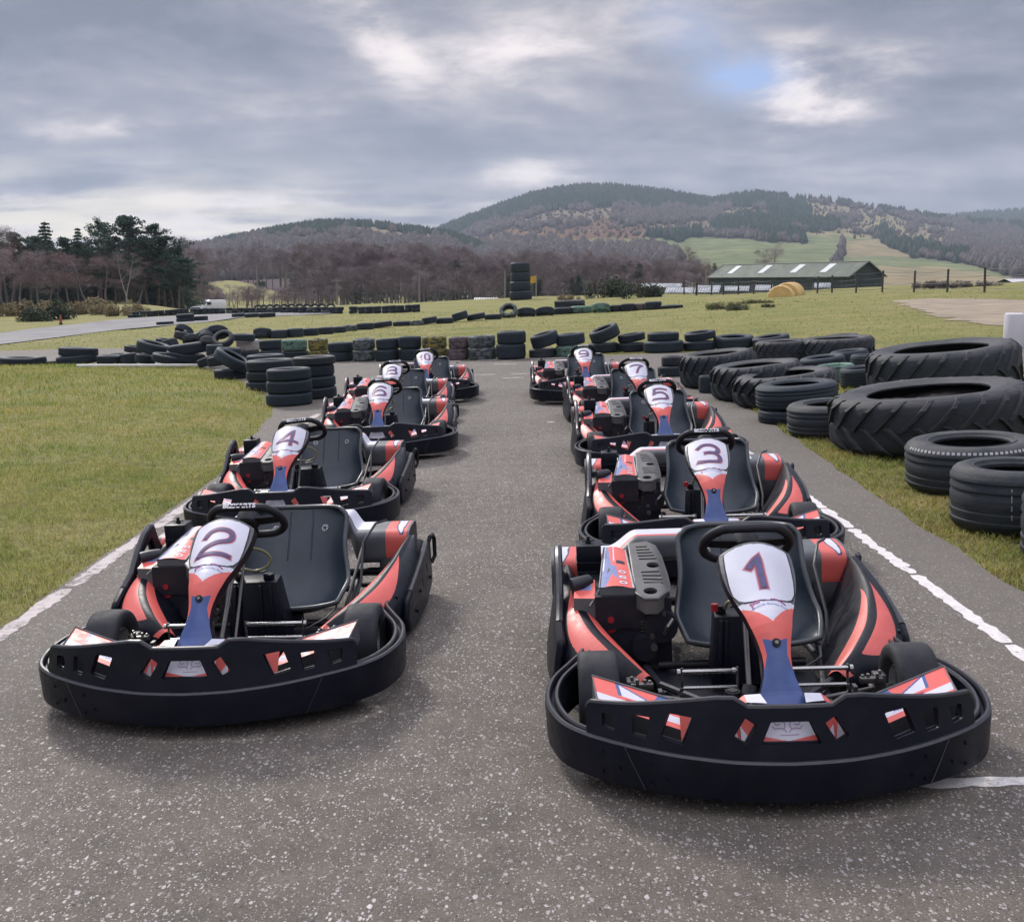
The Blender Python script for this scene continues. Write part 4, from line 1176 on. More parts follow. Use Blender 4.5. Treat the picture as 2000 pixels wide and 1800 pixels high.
# ------------------------------------------------------------------ tyres
def rubber(name, c=(.0100, .0195, .0300), dirt=(.050, .056, .062), amt=.45, paint=None, plo=.45, phi=.60):
    m, nt, b = nt_new(name); co = coords(nt)
    inf = nt.nodes.new('ShaderNodeObjectInfo'); vm = nt.nodes.new('ShaderNodeVectorMath'); vm.operation = 'MULTIPLY_ADD'
    cx = nt.nodes.new('ShaderNodeCombineXYZ')
    for i in range(3): nt.links.new(inf.outputs['Random'], cx.inputs[i])
    nt.links.new(cx.outputs[0], vm.inputs[0]); vm.inputs[1].default_value = (37, 19, 53); nt.links.new(co, vm.inputs[2]); co = vm.outputs[0]
    f = noise(nt, 4, co, 6, .65); g = noise(nt, 24, co, 4, .7)
    q = ramp(nt, g, [(.3, tuple(x * .75 for x in c)), (.7, tuple(x * 1.3 for x in c))])
    q = mixc(nt, 1.0, q, ramp(nt, inf.outputs['Random'], [(0, (.72, .72, .75)), (1, (1.35, 1.3, 1.22))]), 'MULTIPLY')
    gn = nt.nodes.new('ShaderNodeNewGeometry'); sz = nt.nodes.new('ShaderNodeSeparateXYZ'); nt.links.new(gn.outputs['Normal'], sz.inputs[0])
    up = ramp(nt, sz.outputs[2], [(.35, (.22, .22, .22)), (.85, (1, 1, 1))])            # dust settles on what faces up
    mk = math_n(nt, 'MULTIPLY', math_n(nt, 'MULTIPLY', ramp(nt, f, [(.30, (0, 0, 0)), (.62, (1, 1, 1))]), up), amt)
    q = mixc(nt, mk, q, dirt)
    if paint:
        pk = ramp(nt, math_n(nt, 'ADD', math_n(nt, 'MULTIPLY', noise(nt, 5, co, 5, .7), .7), math_n(nt, 'MULTIPLY', noise(nt, 30, co, 3), .3)), [(plo, (0, 0, 0)), (phi, (1, 1, 1))])
        q = mixc(nt, pk, q, paint)
    nt.links.new(q, b.inputs['Base Color']); b.inputs['Roughness'].default_value = .68; b.inputs['Specular IOR Level'].default_value = .4
    bn = nt.nodes.new('ShaderNodeBump'); bn.inputs['Strength'].default_value = .5; bn.inputs['Distance'].default_value = .012
    nt.links.new(noise(nt, 26, co, 6, .75), bn.inputs['Height']); nt.links.new(bn.outputs[0], b.inputs['Normal'])
    return m
RUB = rubber('tyre_rubber'); RUBO = rubber('weathered_rubber', (.0130, .0195, .0265), (.080, .076, .075), .75)
RUBY = rubber('yellow_painted_rubber', paint=(.24, .20, .04), plo=.46, phi=.54); RUBW = rubber('white_painted_rubber', paint=(.34, .32, .30), plo=.36, phi=.44)
RUBG = rubber('green_painted_rubber', paint=(.11, .20, .15), plo=.42, phi=.50); RUBP = rubber('grey_white_painted_rubber', paint=(.15, .17, .16), plo=.44, phi=.56)
RUBR = rubber('faded_red_rubber', paint=(.15, .11, .11), plo=.42, phi=.55)

def sym(half): return half + [(r, -z) for r, z in half[::-1]]
def car_mesh(seg=44):
    o = [(.262, .0), (.258, .055), (.232, .074), (.192, .062), (.178, .068), (.180, .080), (.206, .0935), (.236, .0975), (.264, .092), (.281, .079), (.2885, .060), (.2885, .050), (.283, .048), (.283, .042), (.290, .040), (.290, .020), (.284, .018), (.284, .010), (.2905, .008)]
    pr = [(r / .581, z / .195) for r, z in sym(o)]
    mb = MB(); mb.lathe(pr, seg); return mb.mesh('barrier_tyre', RUB, ang=28)
def truck_mesh(seg=64, ribs=True):
    o = [(.455, 0), (.450, .09), (.405, .125), (.325, .105), (.292, .110), (.290, .125), (.315, .139), (.318, .146), (.328, .147), (.332, .141), (.375, .150), (.420, .150), (.452, .143), (.478, .128), (.489, .112)]
    for z in (.088, .046, .004): o += [(.497, z + .018), (.498, z + .004)] + ([(.484, z + .002), (.484, z - .006 if z > .01 else .0)] if z > .01 else [])
    pr = [(r / 1.0, z / .30) for r, z in sym(o)]
    mb = MB(); mb.lathe(pr, seg); return mb.mesh('truck_tyre', RUBO, ang=28)
def tractor_mesh(seg=72, lugs=21, worn=False):
    """D = 1.5, height .5, with chevron lugs"""
    Rr, h = .70, .235
    o = [(.66, 0), (.655, .15), (.60, .20), (.47, .185), (.44, .19), (.44, .205), (.48, .222), (.55, .238), (.62, .236), (.672, .215), (.692, .175), (.700, .10)]
    mb = MB(); mb.lathe(sym(o) + [] if False else sym(o), seg)
    for k in range(lugs):
        for s in (-1, 1):
            q0 = 2 * math.pi * (k + (.5 if s > 0 else 0)) / lugs; N_ = 7
            L0, L1 = [], []
            for i in range(N_ + 1):
                t = i / N_; z = lerp(-.015, .232, t) * s; q = q0 + .30 * t ** .9
                if t < .72: rr = .698
                else: rr = lerp(.698, .640, ((t - .72) / .28) ** 1.5)
                hh = (.026 if worn else .044) * (1 if t < .85 else .75); w0, w1 = .036, .024
                def P(r, dq, z=z): return Vector((r * math.cos(q + dq), r * math.sin(q + dq), z))
                L0.append([P(rr - .012, -w0), P(rr - .012, w0), P(rr + hh, w1), P(rr + hh, -w1)])
            for i in range(N_): mb.hexa(L0[i], L0[i + 1]) if i in (0, N_ - 1) else mb.add(L0[i] + L0[i + 1], [(0, 1, 5, 4), (1, 2, 6, 5), (2, 3, 7, 6), (3, 0, 4, 7)])
    m = []
    for x, y, z in mb.v:
        k = 1 + .022 * mnoise.noise(Vector((x * 2.2, y * 2.2, z * 2 + lugs))) + .008 * mnoise.noise(Vector((x * 9, y * 9, z * 9)))
        m.append((x * k / 1.488, y * k / 1.488, (z + .016 * mnoise.noise(Vector((x * 2, y * 2, 7 + lugs)))) / .476))
    mb.v = m
    return mb.mesh('tractor_tyre', RUBO, ang=34, merge=.0)
CAR, TRUCK, TRAC, TRACW = car_mesh(), truck_mesh(), tractor_mesh(), tractor_mesh(84, 22, True)
CARLO = car_mesh(20); CARMID = car_mesh(30)
NAMES = {}
def tyre(me, pos, D, H, label, tilt=0.0, az=0.0, mat=None, group=None, name=None, cat='tyre', lift=0.0):
    """pos: world point on the ground below the tyre's middle; tilt leans it towards azimuth az"""
    if name is None: name = 'tractor_tyre' if me in (TRAC, TRACW) else ('truck_tyre' if me is TRUCK else 'barrier_tyre')
    o = link(name, me)
    ct = D / 2 * abs(math.sin(tilt)) + H / 2 * abs(math.cos(tilt))
    ax = Vector((-math.sin(az), math.cos(az), 0))
    o.matrix_world = Matrix.Translation(Vector(pos) + Vector((0, 0, lift + ct))) @ RG3.to_4x4() @ Matrix.Rotation(tilt, 4, ax) @ Matrix.Rotation(random.uniform(0, 6.28), 4, 'Z') @ Matrix.Diagonal((D, D, H, 1))
    if mat:
        o.material_slots[0].link = 'OBJECT'; o.material_slots[0].material = mat
    return tag(o, label, cat, group)
def foot(xl, xr, yb, lift=0.0):
    """centre on the ground and diameter of a round thing whose front edge shows between xl and xr with its base at yb"""
    p = hit((xl + xr) / 2, yb); d = p.y; D = (xr - xl) * d / (FPX - (xr - xl) / 2)
    v = Vector((p.x - CAM.x, p.y - CAM.y, 0)).normalized(); c = p + v * (D / 2)
    return Vector((c.x, c.y, float(terrain(c.x, c.y)))), D
def stack(xl, xr, yb, specs, me=CAR, group=None):
    """specs: list of (label, height, dict) from the ground up"""
    c, D = foot(xl, xr, yb); z = 0
    for lab, H, kw in specs:
        kw = dict(kw); k = kw.pop('k', 1.0); off = kw.pop('off', (0, 0))
        t = kw.get('tilt', 0)
        tyre(kw.pop('me', me), c + Vector((off[0] + random.uniform(-.012, .012), off[1], 0)), D * k, H, lab, lift=z, group=group, **kw)
        z += H * .985

# three-high columns at the corner of the left-hand grass
G1 = 'tyres of the stacks at the corner of the left grass'
stack(521, 611, 795, [('bottom tyre of the three-high stack nearest the grass corner', .165, {}), ('middle tyre of the three-high stack nearest the grass corner', .165, {'k': .985}), ('top tyre of the three-high stack nearest the grass corner', .15, {'k': .96})], group=G1)
stack(574, 658, 781, [('bottom tyre of the brown-topped stack behind the corner stack', .155, {'k': 1.04}), ('second tyre up in the brown-topped stack behind the corner stack', .15, {}), ('third tyre up in the brown-topped stack behind the corner stack', .155, {'k': .95}), ('brownish ribbed top tyre of the stack behind the corner stack', .115, {'k': 1.0, 'mat': RUBO})], group=G1)
stack(483, 578, 766, [('bottom tyre of the stack left of the corner stack', .155, {}), ('middle tyre of the stack left of the corner stack', .15, {}), ('large top tyre of the stack left of the corner stack', .16, {'k': 1.0})], group=G1)
stack(483, 556, 748, [('lower tyre just behind the stack left of the corner', .30, {}), ('flat tyre showing behind the stack left of the corner', .15, {})], group=G1)
c, D = foot(426, 486, 742); tyre(CAR, c, .66, .20, 'big tyre leaning down towards the corner stacks', R(32), R(0), group=G1, lift=.06); tyre(CAR, c + Vector((-.05, .1, 0)), .6, .17, 'tyre lying under the big leaning tyre', group=G1)

# heap beyond the mound on the left
GP = 'tyres of the heap beyond the grass mound'
def P_(xl, xr, yb, yt, lab, tilt=0, az=0, mat=None, k=1.0, me=CARMID, dz=0.0, H=None):
    """one tyre of the heap from the rectangle it fills"""
    y = pw([0, 110, 250, 330, 400, 430, 500], [24.4, 24.4, 24.0, 22.7, 21.6, 20.2, 18.6], (xl + xr) / 2) + dz; a = at_depth((xl + xr) / 2, yb, y); b = at_depth((xl + xr) / 2, yt, y); D = (xr - xl) / FPX * y * k
    hh = H if H else max(.12, min(.26, (b.z - a.z) * .92)); g = float(terrain(a.x, a.y))
    return tyre(me, Vector((a.x, a.y + .2, g)), D, hh, lab, R(tilt), R(az), mat, GP, lift=max(0, a.z - g - .02))
P_(-4, 75, 722, 702, 'tyre at the far left end of the low heap', 4); P_(34, 84, 723, 706, 'small tyre half sunk in grass at the left end of the heap', 6, 180); P_(82, 108, 722, 712, 'flat tyre between the small sunk tyre and the pair')
P_(106, 186, 719, 698, 'lower tyre of the pair standing alone left of the heap', 4, 200); P_(110, 184, 698, 679, 'upper tyre of the pair standing alone left of the heap', 5, 20)
P_(184, 236, 717, 698, 'plain tyre right of the lone pair', 3); P_(210, 236, 699, 690, 'small far tyre peeping over the plain tyre', 0, 0, None, 1, CARMID, 1.2)
P_(229, 262, 718, 706, 'lower of two short tyres in the heap', 0); P_(229, 262, 706, 689, 'upper of two short tyres in the heap', 4, 180)
P_(260, 298, 718, 699, 'tyre below the drooping tyre in the heap', 10, 0); P_(262, 328, 699, 675, 'drooping tyre on top of the heap', 17, 0)
P_(293, 362, 721, 703, 'ribbed tyre lying along the white board', 12, 0, None, 1, CARMID, -.2); P_(320, 396, 715, 694, 'broad tyre in the middle of the heap', 10, 10, None, 1, CARMID, .4); P_(324, 402, 694, 671, 'big rounded tyre on top of the heap', 5, 180, None, 1, CARMID, .5)
P_(398, 432, 695, 671, 'tyre beside the big rounded one on the heap', 3, 0, None, 1, CARMID, .8); P_(400, 450, 716, 695, 'tyre under the top row beside the leaning tyre', 8, 180, None, 1, CARMID, .3); P_(380, 428, 722, 704, 'tyre crossing behind the end of the white board', 18, 180, None, 1, CARMID, .1)
P_(428, 458, 712, 690, 'grey tyre propped behind the leaning tyre', 25, 0, RUBO, 1, CARMID, .9); P_(300, 340, 678, 664, 'thin tyre at the left foot of the far heap', 12, 0, None, 1, CARMID, 3.0); P_(336, 380, 672, 656, 'jumbled tyre on the far side of the heap', 20, 30, RUBO, 1, CARMID, 3.5)
P_(372, 418, 668, 650, 'tallest tyre at the back of the heap', 24, 200, None, 1.05, CARMID, 4.0); P_(384, 414, 680, 660, 'tyre standing in the far part of the heap', 60, 90, None, 1.1, CARMID, 2.5, .18); P_(412, 452, 681, 659, 'open ring of a tyre tipped towards us', 42, 262, RUBO, 1.05, CARMID, 2.2, .15)
P_(446, 494, 666, 651, 'flat tyre behind the white-painted tyre', 4, 0, None, 1, CARMID, 4.5); P_(430, 466, 700, 678, 'dark tyre below the open ring', 6, 0, None, 1, CARMID, 1.5)
P_(352, 384, 676, 663, 'tyre wedged behind the big rounded one', 30, 120, RUBO, 1, CARMID, 2.6); P_(196, 232, 706, 692, 'tyre behind the plain tyre of the heap', 6, 40, None, 1, CARMID, .8); P_(238, 276, 690, 676, 'far tyre left of the drooping one', 8, 0, RUBO, 1, CARMID, 2.0); P_(300, 344, 690, 672, 'tyre leaning on the drooping one', 22, 160, None, 1, CARMID, 1.0); P_(404, 440, 664, 648, 'tyre at the very top of the heap', 30, 90, None, 1.1, CARMID, 4.4, .17); P_(340, 372, 662, 650, 'half-hidden tyre at the back edge of the heap', 40, 60, None, 1.1, CARMID, 5.0, .17); P_(386, 420, 690, 676, 'tyre tucked between the rounded and the grey one', 40, 80, RUBO, 1.1, CARMID, 1.2, .18)
P_(352, 380, 668, 655, 'small tyre lying over the back of the heap', 35, 0, None, 1, CARMID, 4.2)

# long low wall of two-high stacks across the track
GW = 'tyres of the two-high wall across the track'
wall = [(462, 508, 703, 686, 663, 'white-painted', RUBW, 'tyre'), (507, 553, 705, 684, 664, 'plain', None, ''), (552, 603, 706, 686, 663, 'green-topped', RUBG, ''), (603, 642, 706, 684, 661, 'brown and yellow', RUBY, ''), (639, 691, 707, 688, 668, 'widest black', None, ''),
        (690, 734, 706.5, 684, 661, 'grey-smudged', RUBP, ''), (733, 781, 706, 683, 661, 'pale-lined', None, ''), (780, 826, 705, 681, 656, 'dark teal', None, ''), (826, 875, 704.5, 681, 656, 'yellow-painted', RUBY, ''), (874, 916, 704, 681, 657, 'purplish brown', RUBR, ''), (915, 970, 703.5, 679, 655, 'white-streaked', RUBP, ''), (969, 1027, 703, 672, 646, 'tall black', None, '')]
for i, (a, b, yb, ym, yt, nm, mt, _) in enumerate(wall):
    c, D = foot(a, b, yb); d = c.y; H1 = (yb - ym) * d / FPX * .96; H2 = (ym - yt) * d / FPX * .93
    lo = {'white-painted': 'black tyre under the white-painted tyre of the long wall', 'plain': 'lower black tyre beside the white-painted one in the wall'}.get(nm, 'lower tyre of the %s stack in the long wall' % nm)
    hi = {'white-painted': 'white-painted scuffed tyre at the heap end of the wall', 'plain': 'upper black tyre beside the white-painted one in the wall'}.get(nm, 'upper tyre of the %s stack in the long wall' % nm)
    tyre(CAR, c, D, H1, lo, R(random.uniform(0, 2)), random.uniform(0, 6), mt if nm not in ('white-painted', 'green-topped') else None, GW)
    tyre(CAR, c + Vector((random.uniform(-.02, .02), random.uniform(-.02, .02), 0)), D * random.uniform(.97, 1.0), H2, hi, R(random.uniform(0, 2.5)), random.uniform(0, 6), mt, GW, lift=H1)
# right-hand half of that wall: looser, some tipped open
def S_(a, b, yb, specs): stack(a, b, yb, specs, CAR, GW)
S_(1030, 1088, 700, [('sunken lower tyre under the tipped tyre by kart 9', .17, {'k': .93, 'mat': RUBO})]); c, D = foot(1036, 1091, 700); tyre(CAR, c, D, .24, 'tipped open tyre left of the greenish stack', R(15), R(195), None, GW, lift=.16)
S_(1084, 1141, 698, [('lower tyre of the greenish stack right of the tipped tyre', .21, {'mat': RUBG}), ('upper tyre of the greenish stack right of the tipped tyre', .21, {'mat': RUB, 'tilt': R(4), 'az': R(190)})])
S_(1148, 1206, 690, [('lower tyre below the steeply tipped tyre', .19, {'k': 1.02})]); c, D = foot(1151, 1209, 690); tyre(CAR, c, D * 1.02, .24, 'steeply tipped tyre, highest of the wall on the right', R(21), R(195), None, GW, lift=.15)
S_(1206, 1262, 688, [('lower tyre of the squat stack beside the steeply tipped tyre', .17, {}), ('upper tyre of the squat stack beside the steeply tipped tyre', .15, {'k': .95, 'tilt': R(7), 'az': R(190)})])
S_(1257, 1335, 690, [('wide lower tyre with a smaller tyre sitting on it', .22, {}), ('smaller tyre sitting on a wide one', .16, {'k': .79, 'off': (-.02, 0)})])
S_(1333, 1397, 686, [('lower tyre of the stack left of the white-marked tyre', .18, {}), ('upper tyre of the stack left of the white-marked tyre', .15, {'k': .95, 'tilt': R(6), 'az': R(200)})])
c, D = foot(1393, 1471, 684); tyre(CAR, c, D, .225, 'single wide tyre with white marks on its rim', R(4), R(250), None, GW)
c, D = foot(1468, 1541, 683); tyre(CAR, c, D, .20, 'single wide tyre ending the wall on the right', R(7), R(195), None, GW)
c, D = foot(1604, 1675, 675); tyre(CAR, c, D, .15, 'lone tyre lying in the grass right of the wall', R(5), R(190))

# second row, on the grass behind
GR = 'tyres of the ragged row on the grass behind the wall'
row2 = [(495, 532, 662, 640, 18, 'bulging tyre at the left end of the ragged row'), (530, 562, 661, 643, 0, ''), (561, 593, 659, 640, 0, ''), (592, 622, 656, 640, 0, ''), (621, 652, 653, 638, 0, ''), (650, 676, 650, 637, 0, ''), (668, 698, 647, 634, 0, 'pale-edged tyre in the ragged row'), (697, 730, 644, 630, 0, ''), (728, 766, 641, 629, 4, ''), (767, 803, 637, 627, 0, ''), (800, 828, 636, 626, 15, 'half-sunk tyre showing a pale rim in the ragged row'), (824, 854, 634, 620, 6, ''), (851, 886, 632, 620, 0, ''),
        (883, 914, 629, 612, 14, 'tipped tyre in the middle of the ragged row'), (911, 948, 627, 614, 7, ''), (946, 980, 624, 613, 0, ''), (976, 1011, 621, 598, 44, 'upright tyre with a pale hole in the ragged row'), (1010, 1046, 619, 597, 17, 'tilted tyre right of the upright one'), (1046, 1082, 617, 596, 16, 'second tilted tyre right of the upright one'), (1080, 1118, 614, 600, 0, 'dark flat tyre below the small tractor tyre'), (1156, 1192, 611, 593, 19, 'green-tinged tyre leaning right of the painted one'),
        (1190, 1216, 609, 595, 0, ''), (1212, 1240, 608, 592, 0, ''), (1237, 1263, 606, 592, 0, 'faded red and white tyre near the end of the row'), (1259, 1292, 605, 588, 0, 'tallest square-looking tyre near the end of the row'), (1290, 1334, 603, 596, 0, 'flat tyre ending the ragged row on the right')]
for a, b, yb, yt, tl, lab in row2:
    c, D = foot(a, b, yb); H = max(.13, (yb - yt) * c.y / FPX * .9)
    if tl > 14: H = min(H, .30)
    mt = RUBR if 'faded' in lab else (RUBP if 'pale' in lab else (RUBG if 'green-t' in lab else None))
    if not lab: lab = 'plain black tyre in the ragged row on the grass'
    tyre(CARMID, c, D * 1.0, H, lab, R(tl), R({18: 88, 17: 80, 16: 98, 19: 75, 44: 262, 15: 100}.get(tl, 180)), mt, GR, lift=-.10 if tl > 14 else 0)
c, D = foot(1114, 1157, 612); tyre(CARMID, c, D, .30, 'green and white painted tyre of the ragged row', 0, 0, RUBG, GR)
c, D = foot(1084, 1144, 604); tyre(TRAC, c + Vector((0, .6, 0)), D, .42, 'small tractor tyre lying behind the green painted tyre', 0, 0, None, GR)

# far wall along the track
GF = 'tyres of the far wall along the race track'
pts_ = [(250, 621), (300, 618), (345, 615.5), (440, 612.5), (560, 612), (690, 613), (760, 612), (830, 609)]
x = 252.0; i = 0
while x < 828:
    yb = pw([p[0] for p in pts_], [p[1] for p in pts_], x); c = hit(x, yb); D = random.uniform(.44, .54); wpx = D * FPX / c.y
    if not 676 < x < 690:
        for k in range(1 if (x < 262 or x > 818) else 2):
            tyre(CARLO, c + Vector((random.uniform(-.06, .06), D / 2 + random.uniform(0, .1), 0)), D * random.uniform(.95, 1.05), .205, 'black tyre of the far two-high wall along the track', R(random.uniform(0, 5)), random.uniform(0, 6), random.choice([None, None, None, RUBO, RUBP]), GF, lift=k * .2)
    x += wpx * .92; i += 1
for j, xx in enumerate((497, 508, 520, 533, 548, 562, 578, 593, 608, 622, 640)):
    c = hit(xx, 612.5); tyre(CARLO, c + Vector((0, 1.3, 0)), .62, .19, 'tyre standing on edge behind the far wall', R(random.uniform(74, 86)), R(random.uniform(250, 290)), RUBO if j % 3 == 1 else None, 'tyres on edge behind the far wall', lift=.0)
GN = 'loose tyres at the edge of the race track'
for a, b, yb, yt, n, lab in [(306, 339, 635, 628, 1, 'flat tyre alone at the near edge of the track'), (345, 379, 629, 613, 2, 'the two-high pair at the near edge of the track'), (378, 406, 627, 617, 1, 'tyre touching the pair at the track edge'), (453, 480, 620, 612, 1, 'left tyre of the group at the track bend'), (478, 506, 620, 612, 1, 'middle tyre of the group at the track bend'), (505, 538, 620, 611, 1, 'right tyre of the group at the track bend')]:
    c, D = foot(a, b, yb); H = (yb - yt) * c.y / FPX * .95 / n
    for k in range(n): tyre(CARMID, c, D, H, lab if n == 1 else ('lower' if k == 0 else 'upper') + ' tyre of ' + lab, 0, 0, None, GN, lift=k * H)

# tower of big tyres with a flag
c, D = foot(995, 1039, 586); z = 0
for k, (kk, H, lab) in enumerate([(1.0, .70, 'lowest big tyre of the tower by the yellow flag'), (.95, .74, 'second big tyre of the tower by the yellow flag'), (.86, .72, 'third big tyre of the tower by the yellow flag'), (.86, .78, 'topmost big tyre of the tower by the yellow flag')]):
    tyre(TRUCK, c + Vector((random.uniform(-.05, .05), 0, 0)), D * kk, H, lab, 0, 0, RUB, 'tower of big tyres on the grass', 'tractor_tyre', lift=z); z += H * .98

# big tyres along the right-hand verge
GB = 'large tractor and lorry tyres along the right verge'
def B_(me, a, b, yb, H, lab, tilt=0, az=0, mat=None, k=1.0, lift=0, dy=0):
    c, D = foot(a, b, yb); return tyre(me, c + Vector((0, dy, 0)), D * k, H, lab, R(tilt), R(az), mat, GB, lift=lift)
t8 = B_(TRUCK, 1854, 2100, 1056, .345, 'ribbed lorry tyre nearest us on the right verge', 1, 90)
t7 = B_(TRUCK, 1767, 2016, 977, .31, 'lorry tyre with a dashed white line round its shoulder', 2, 200)
B_(TRUCK, 1994, 2240, 1125, .36, 'lorry tyre cut off by the lower right edge of the view', 0, 0)
B_(TRACW, 1616, 2002, 908, .425, 'huge earth-filled tractor tyre with diagonal lugs', 4.5, 180)
B_(TRACW, 1688, 1981, 795, .50, 'huge worn tractor tyre standing highest on the right verge', 5, 185)
B_(TRUCK, 1536, 1712, 861, .275, 'lorry tyre tucked beside the huge earth-filled tyre', 2, 180)
B_(TRUCK, 1480, 1618, 832, .13, 'flattened lorry tyre under the deep-rimmed one', 0, 0, RUB); B_(TRUCK, 1474, 1632, 832, .235, 'deep-rimmed lorry tyre lying on a flattened one', 3, 180, RUB, 1.0, .12)
B_(TRAC, 1438, 1655, 812, .31, 'tractor tyre just behind the deep-rimmed lorry tyre', 5, 180, None, .96, 0, .35)
B_(TRAC, 1386, 1564, 788, .37, 'middle one of the three tractor tyres nearest kart 5', 4, 180); B_(TRAC, 1325, 1476, 762, .40, 'farthest of the three tractor tyres nearest kart 5', 5, 185)
B_(CAR, 1364, 1402, 769, .215, 'car tyre squeezed between two tractor tyres', 0, 0)
B_(CAR, 1284, 1336, 737, .15, 'lower car tyre behind kart 7', 0, 0); B_(CAR, 1291, 1340, 736, .14, 'upper car tyre behind kart 7', 0, 0, RUBO, 1, .15)
B_(TRACW, 1470, 1588, 712, .33, 'worn flat tractor tyre in the back row of the verge', 2, 180); B_(TRACW, 1558, 1705, 712, .36, 'grey tractor tyre in the back row beside the worn flat one', 2, 180)
B_(CAR, 1621, 1694, 722, .24, 'car tyre leaning in front of the grey tractor tyre', 5, 180); B_(CAR, 1562, 1649, 735, .22, 'flat tyre with white chalk marks in the back row', 6, 185); B_(CAR, 1660, 1722, 735, .28, 'deep tyre half hidden by the huge worn tractor tyre')
B_(CAR, 1590, 1668, 752, .22, 'greenish flat tyre behind the tractor tyres', 4, 180, RUBG); B_(CAR, 1640, 1725, 763, .24, 'open black tyre beside the huge worn tractor tyre', 5, 185); B_(TRUCK, 1972, 2080, 768, .20, 'flat tyre at the right edge beyond the huge tyres', 0, 0)
B_(CAR, 1488, 1560, 735, .20, 'low tyre between the tractor tyres and the back row', 3, 180)
# chalk dashes on two of the lorry tyres
CHALK = simple('chalk', (.42, .42, .43), .8, var=.2)
def dashes(t, q0, q1, n, r, z0, z1, fr):
    mb = MB()
    for i in range(n):
        a = lerp(q0, q1, i / n); b = a + (q1 - q0) / n * fr
        for (u, w) in [(a, b)]:
            vs = []
            for j in range(4):
                q = lerp(u, w, j / 3); vs += [(r[0] * math.cos(q), r[0] * math.sin(q), z0), (r[1] * math.cos(q), r[1] * math.sin(q), z1)]
            mb.add(vs, [(2 * j, 2 * j + 2, 2 * j + 3, 2 * j + 1) for j in range(3)])
    o = link('chalk_mark', mb.mesh('chalk_mark', CHALK, smooth=False), t)
    return o
def facing(t):
    d = t.matrix_world.inverted().to_3x3() @ (CAM - t.matrix_world.translation); return math.atan2(d.y, d.x)
q = facing(t7); dashes(t7, q - 1.15, q + .9, 26, (.4905, .4802), .385, .435, .6)
q = facing(t8)
mb = MB()
for z0, z1 in ((.26, .21), (.16, .05), (0.0, -.08), (-.14, -.22)):
    vs = []
    for z in (z0, z1):
        for dq in (-.006, .006): vs.append((.5005 * math.cos(q - .05 + dq - z * .02), .5005 * math.sin(q - .05 + dq - z * .02), z))
    mb.add(vs, [(0, 1, 3, 2)])
link('chalk_mark', mb.mesh('chalk_mark', CHALK, smooth=False), t8)
# earth inside the filled tyre
c, D = foot(1616, 2002, 908)
mb = MB()
def ef(u, v):
    a = u * 2 * math.pi; r = v * D * .445; return Vector((r * math.cos(a), r * math.sin(a), .06 * mnoise.noise(Vector((r * 3 * math.cos(a), r * 3 * math.sin(a), 1))) + .03 * mnoise.noise(Vector((r * 14 * math.cos(a), r * 14 * math.sin(a), 4)))))
mb.grid(ef, 60, 26)
o = link('soil', mb.mesh('soil', simple('dark_soil', (.055, .048, .046), .95, var=.5, nscale=9, bump=1.0, bscale=60), recalc=False)); o.matrix_world = Matrix.Translation(c + Vector((0, 0, .355))) @ RG3.to_4x4() @ Matrix.Rotation(R(-4.5), 4, 'Y')
tag(o, 'dark crumbly soil filling the huge earth-filled tractor tyre', kind='stuff')
# ------------------------------------------------------------------ sky and sun
HAZE = .00017
SUN_EL, SUN_AZ = R(36), R(-28)                     # ahead of the camera and to its left, behind thin cloud
sd = Vector((math.sin(SUN_AZ) * math.cos(SUN_EL), math.cos(SUN_AZ) * math.cos(SUN_EL), math.sin(SUN_EL)))
L_ = bpy.data.lights.new('sun', 'SUN'); L_.energy = 1.3; L_.angle = R(11); L_.color = (1, .95, .88)
lo = bpy.data.objects.new('sun', L_); col.objects.link(lo); lo.rotation_euler = sd.to_track_quat('Z', 'Y').to_euler()
w = bpy.data.worlds.new('World'); sc.world = w; w.use_nodes = True; nt = w.node_tree
bg = nt.nodes['Background']; bg.inputs['Strength'].default_value = .1
sky = nt.nodes.new('ShaderNodeTexSky'); sky.sky_type = 'NISHITA'; sky.sun_disc = False; sky.sun_elevation = SUN_EL; sky.sun_rotation = SUN_AZ; sky.dust_density = 2.0
tc = nt.nodes.new('ShaderNodeTexCoord'); D_ = tc.outputs['Generated']
sx = nt.nodes.new('ShaderNodeSeparateXYZ'); nt.links.new(D_, sx.inputs[0]); el = sx.outputs[2]
def dirpx(px_, py_): return ray(px_, py_).normalized()
# clouds lie on a high level sheet, so they flatten into bands towards the horizon
den = math_n(nt, 'ADD', math_n(nt, 'MAXIMUM', el, 0.0), .12)
cx = nt.nodes.new('ShaderNodeCombineXYZ'); nt.links.new(math_n(nt, 'DIVIDE', sx.outputs[0], den), cx.inputs[0]); nt.links.new(math_n(nt, 'DIVIDE', sx.outputs[1], den), cx.inputs[1])
def cl(scale, sxyz, off, detail=6, rough=.55, dist=0, src=None):
    mp = nt.nodes.new('ShaderNodeMapping'); mp.inputs['Scale'].default_value = sxyz; mp.inputs['Location'].default_value = off; nt.links.new(src or cx.outputs[0], mp.inputs[0])
    n = nt.nodes.new('ShaderNodeTexNoise'); n.inputs['Scale'].default_value = scale; n.inputs['Detail'].default_value = detail; n.inputs['Roughness'].default_value = rough; n.inputs['Distortion'].default_value = dist
    nt.links.new(mp.outputs[0], n.inputs['Vector']); return n.outputs['Fac']
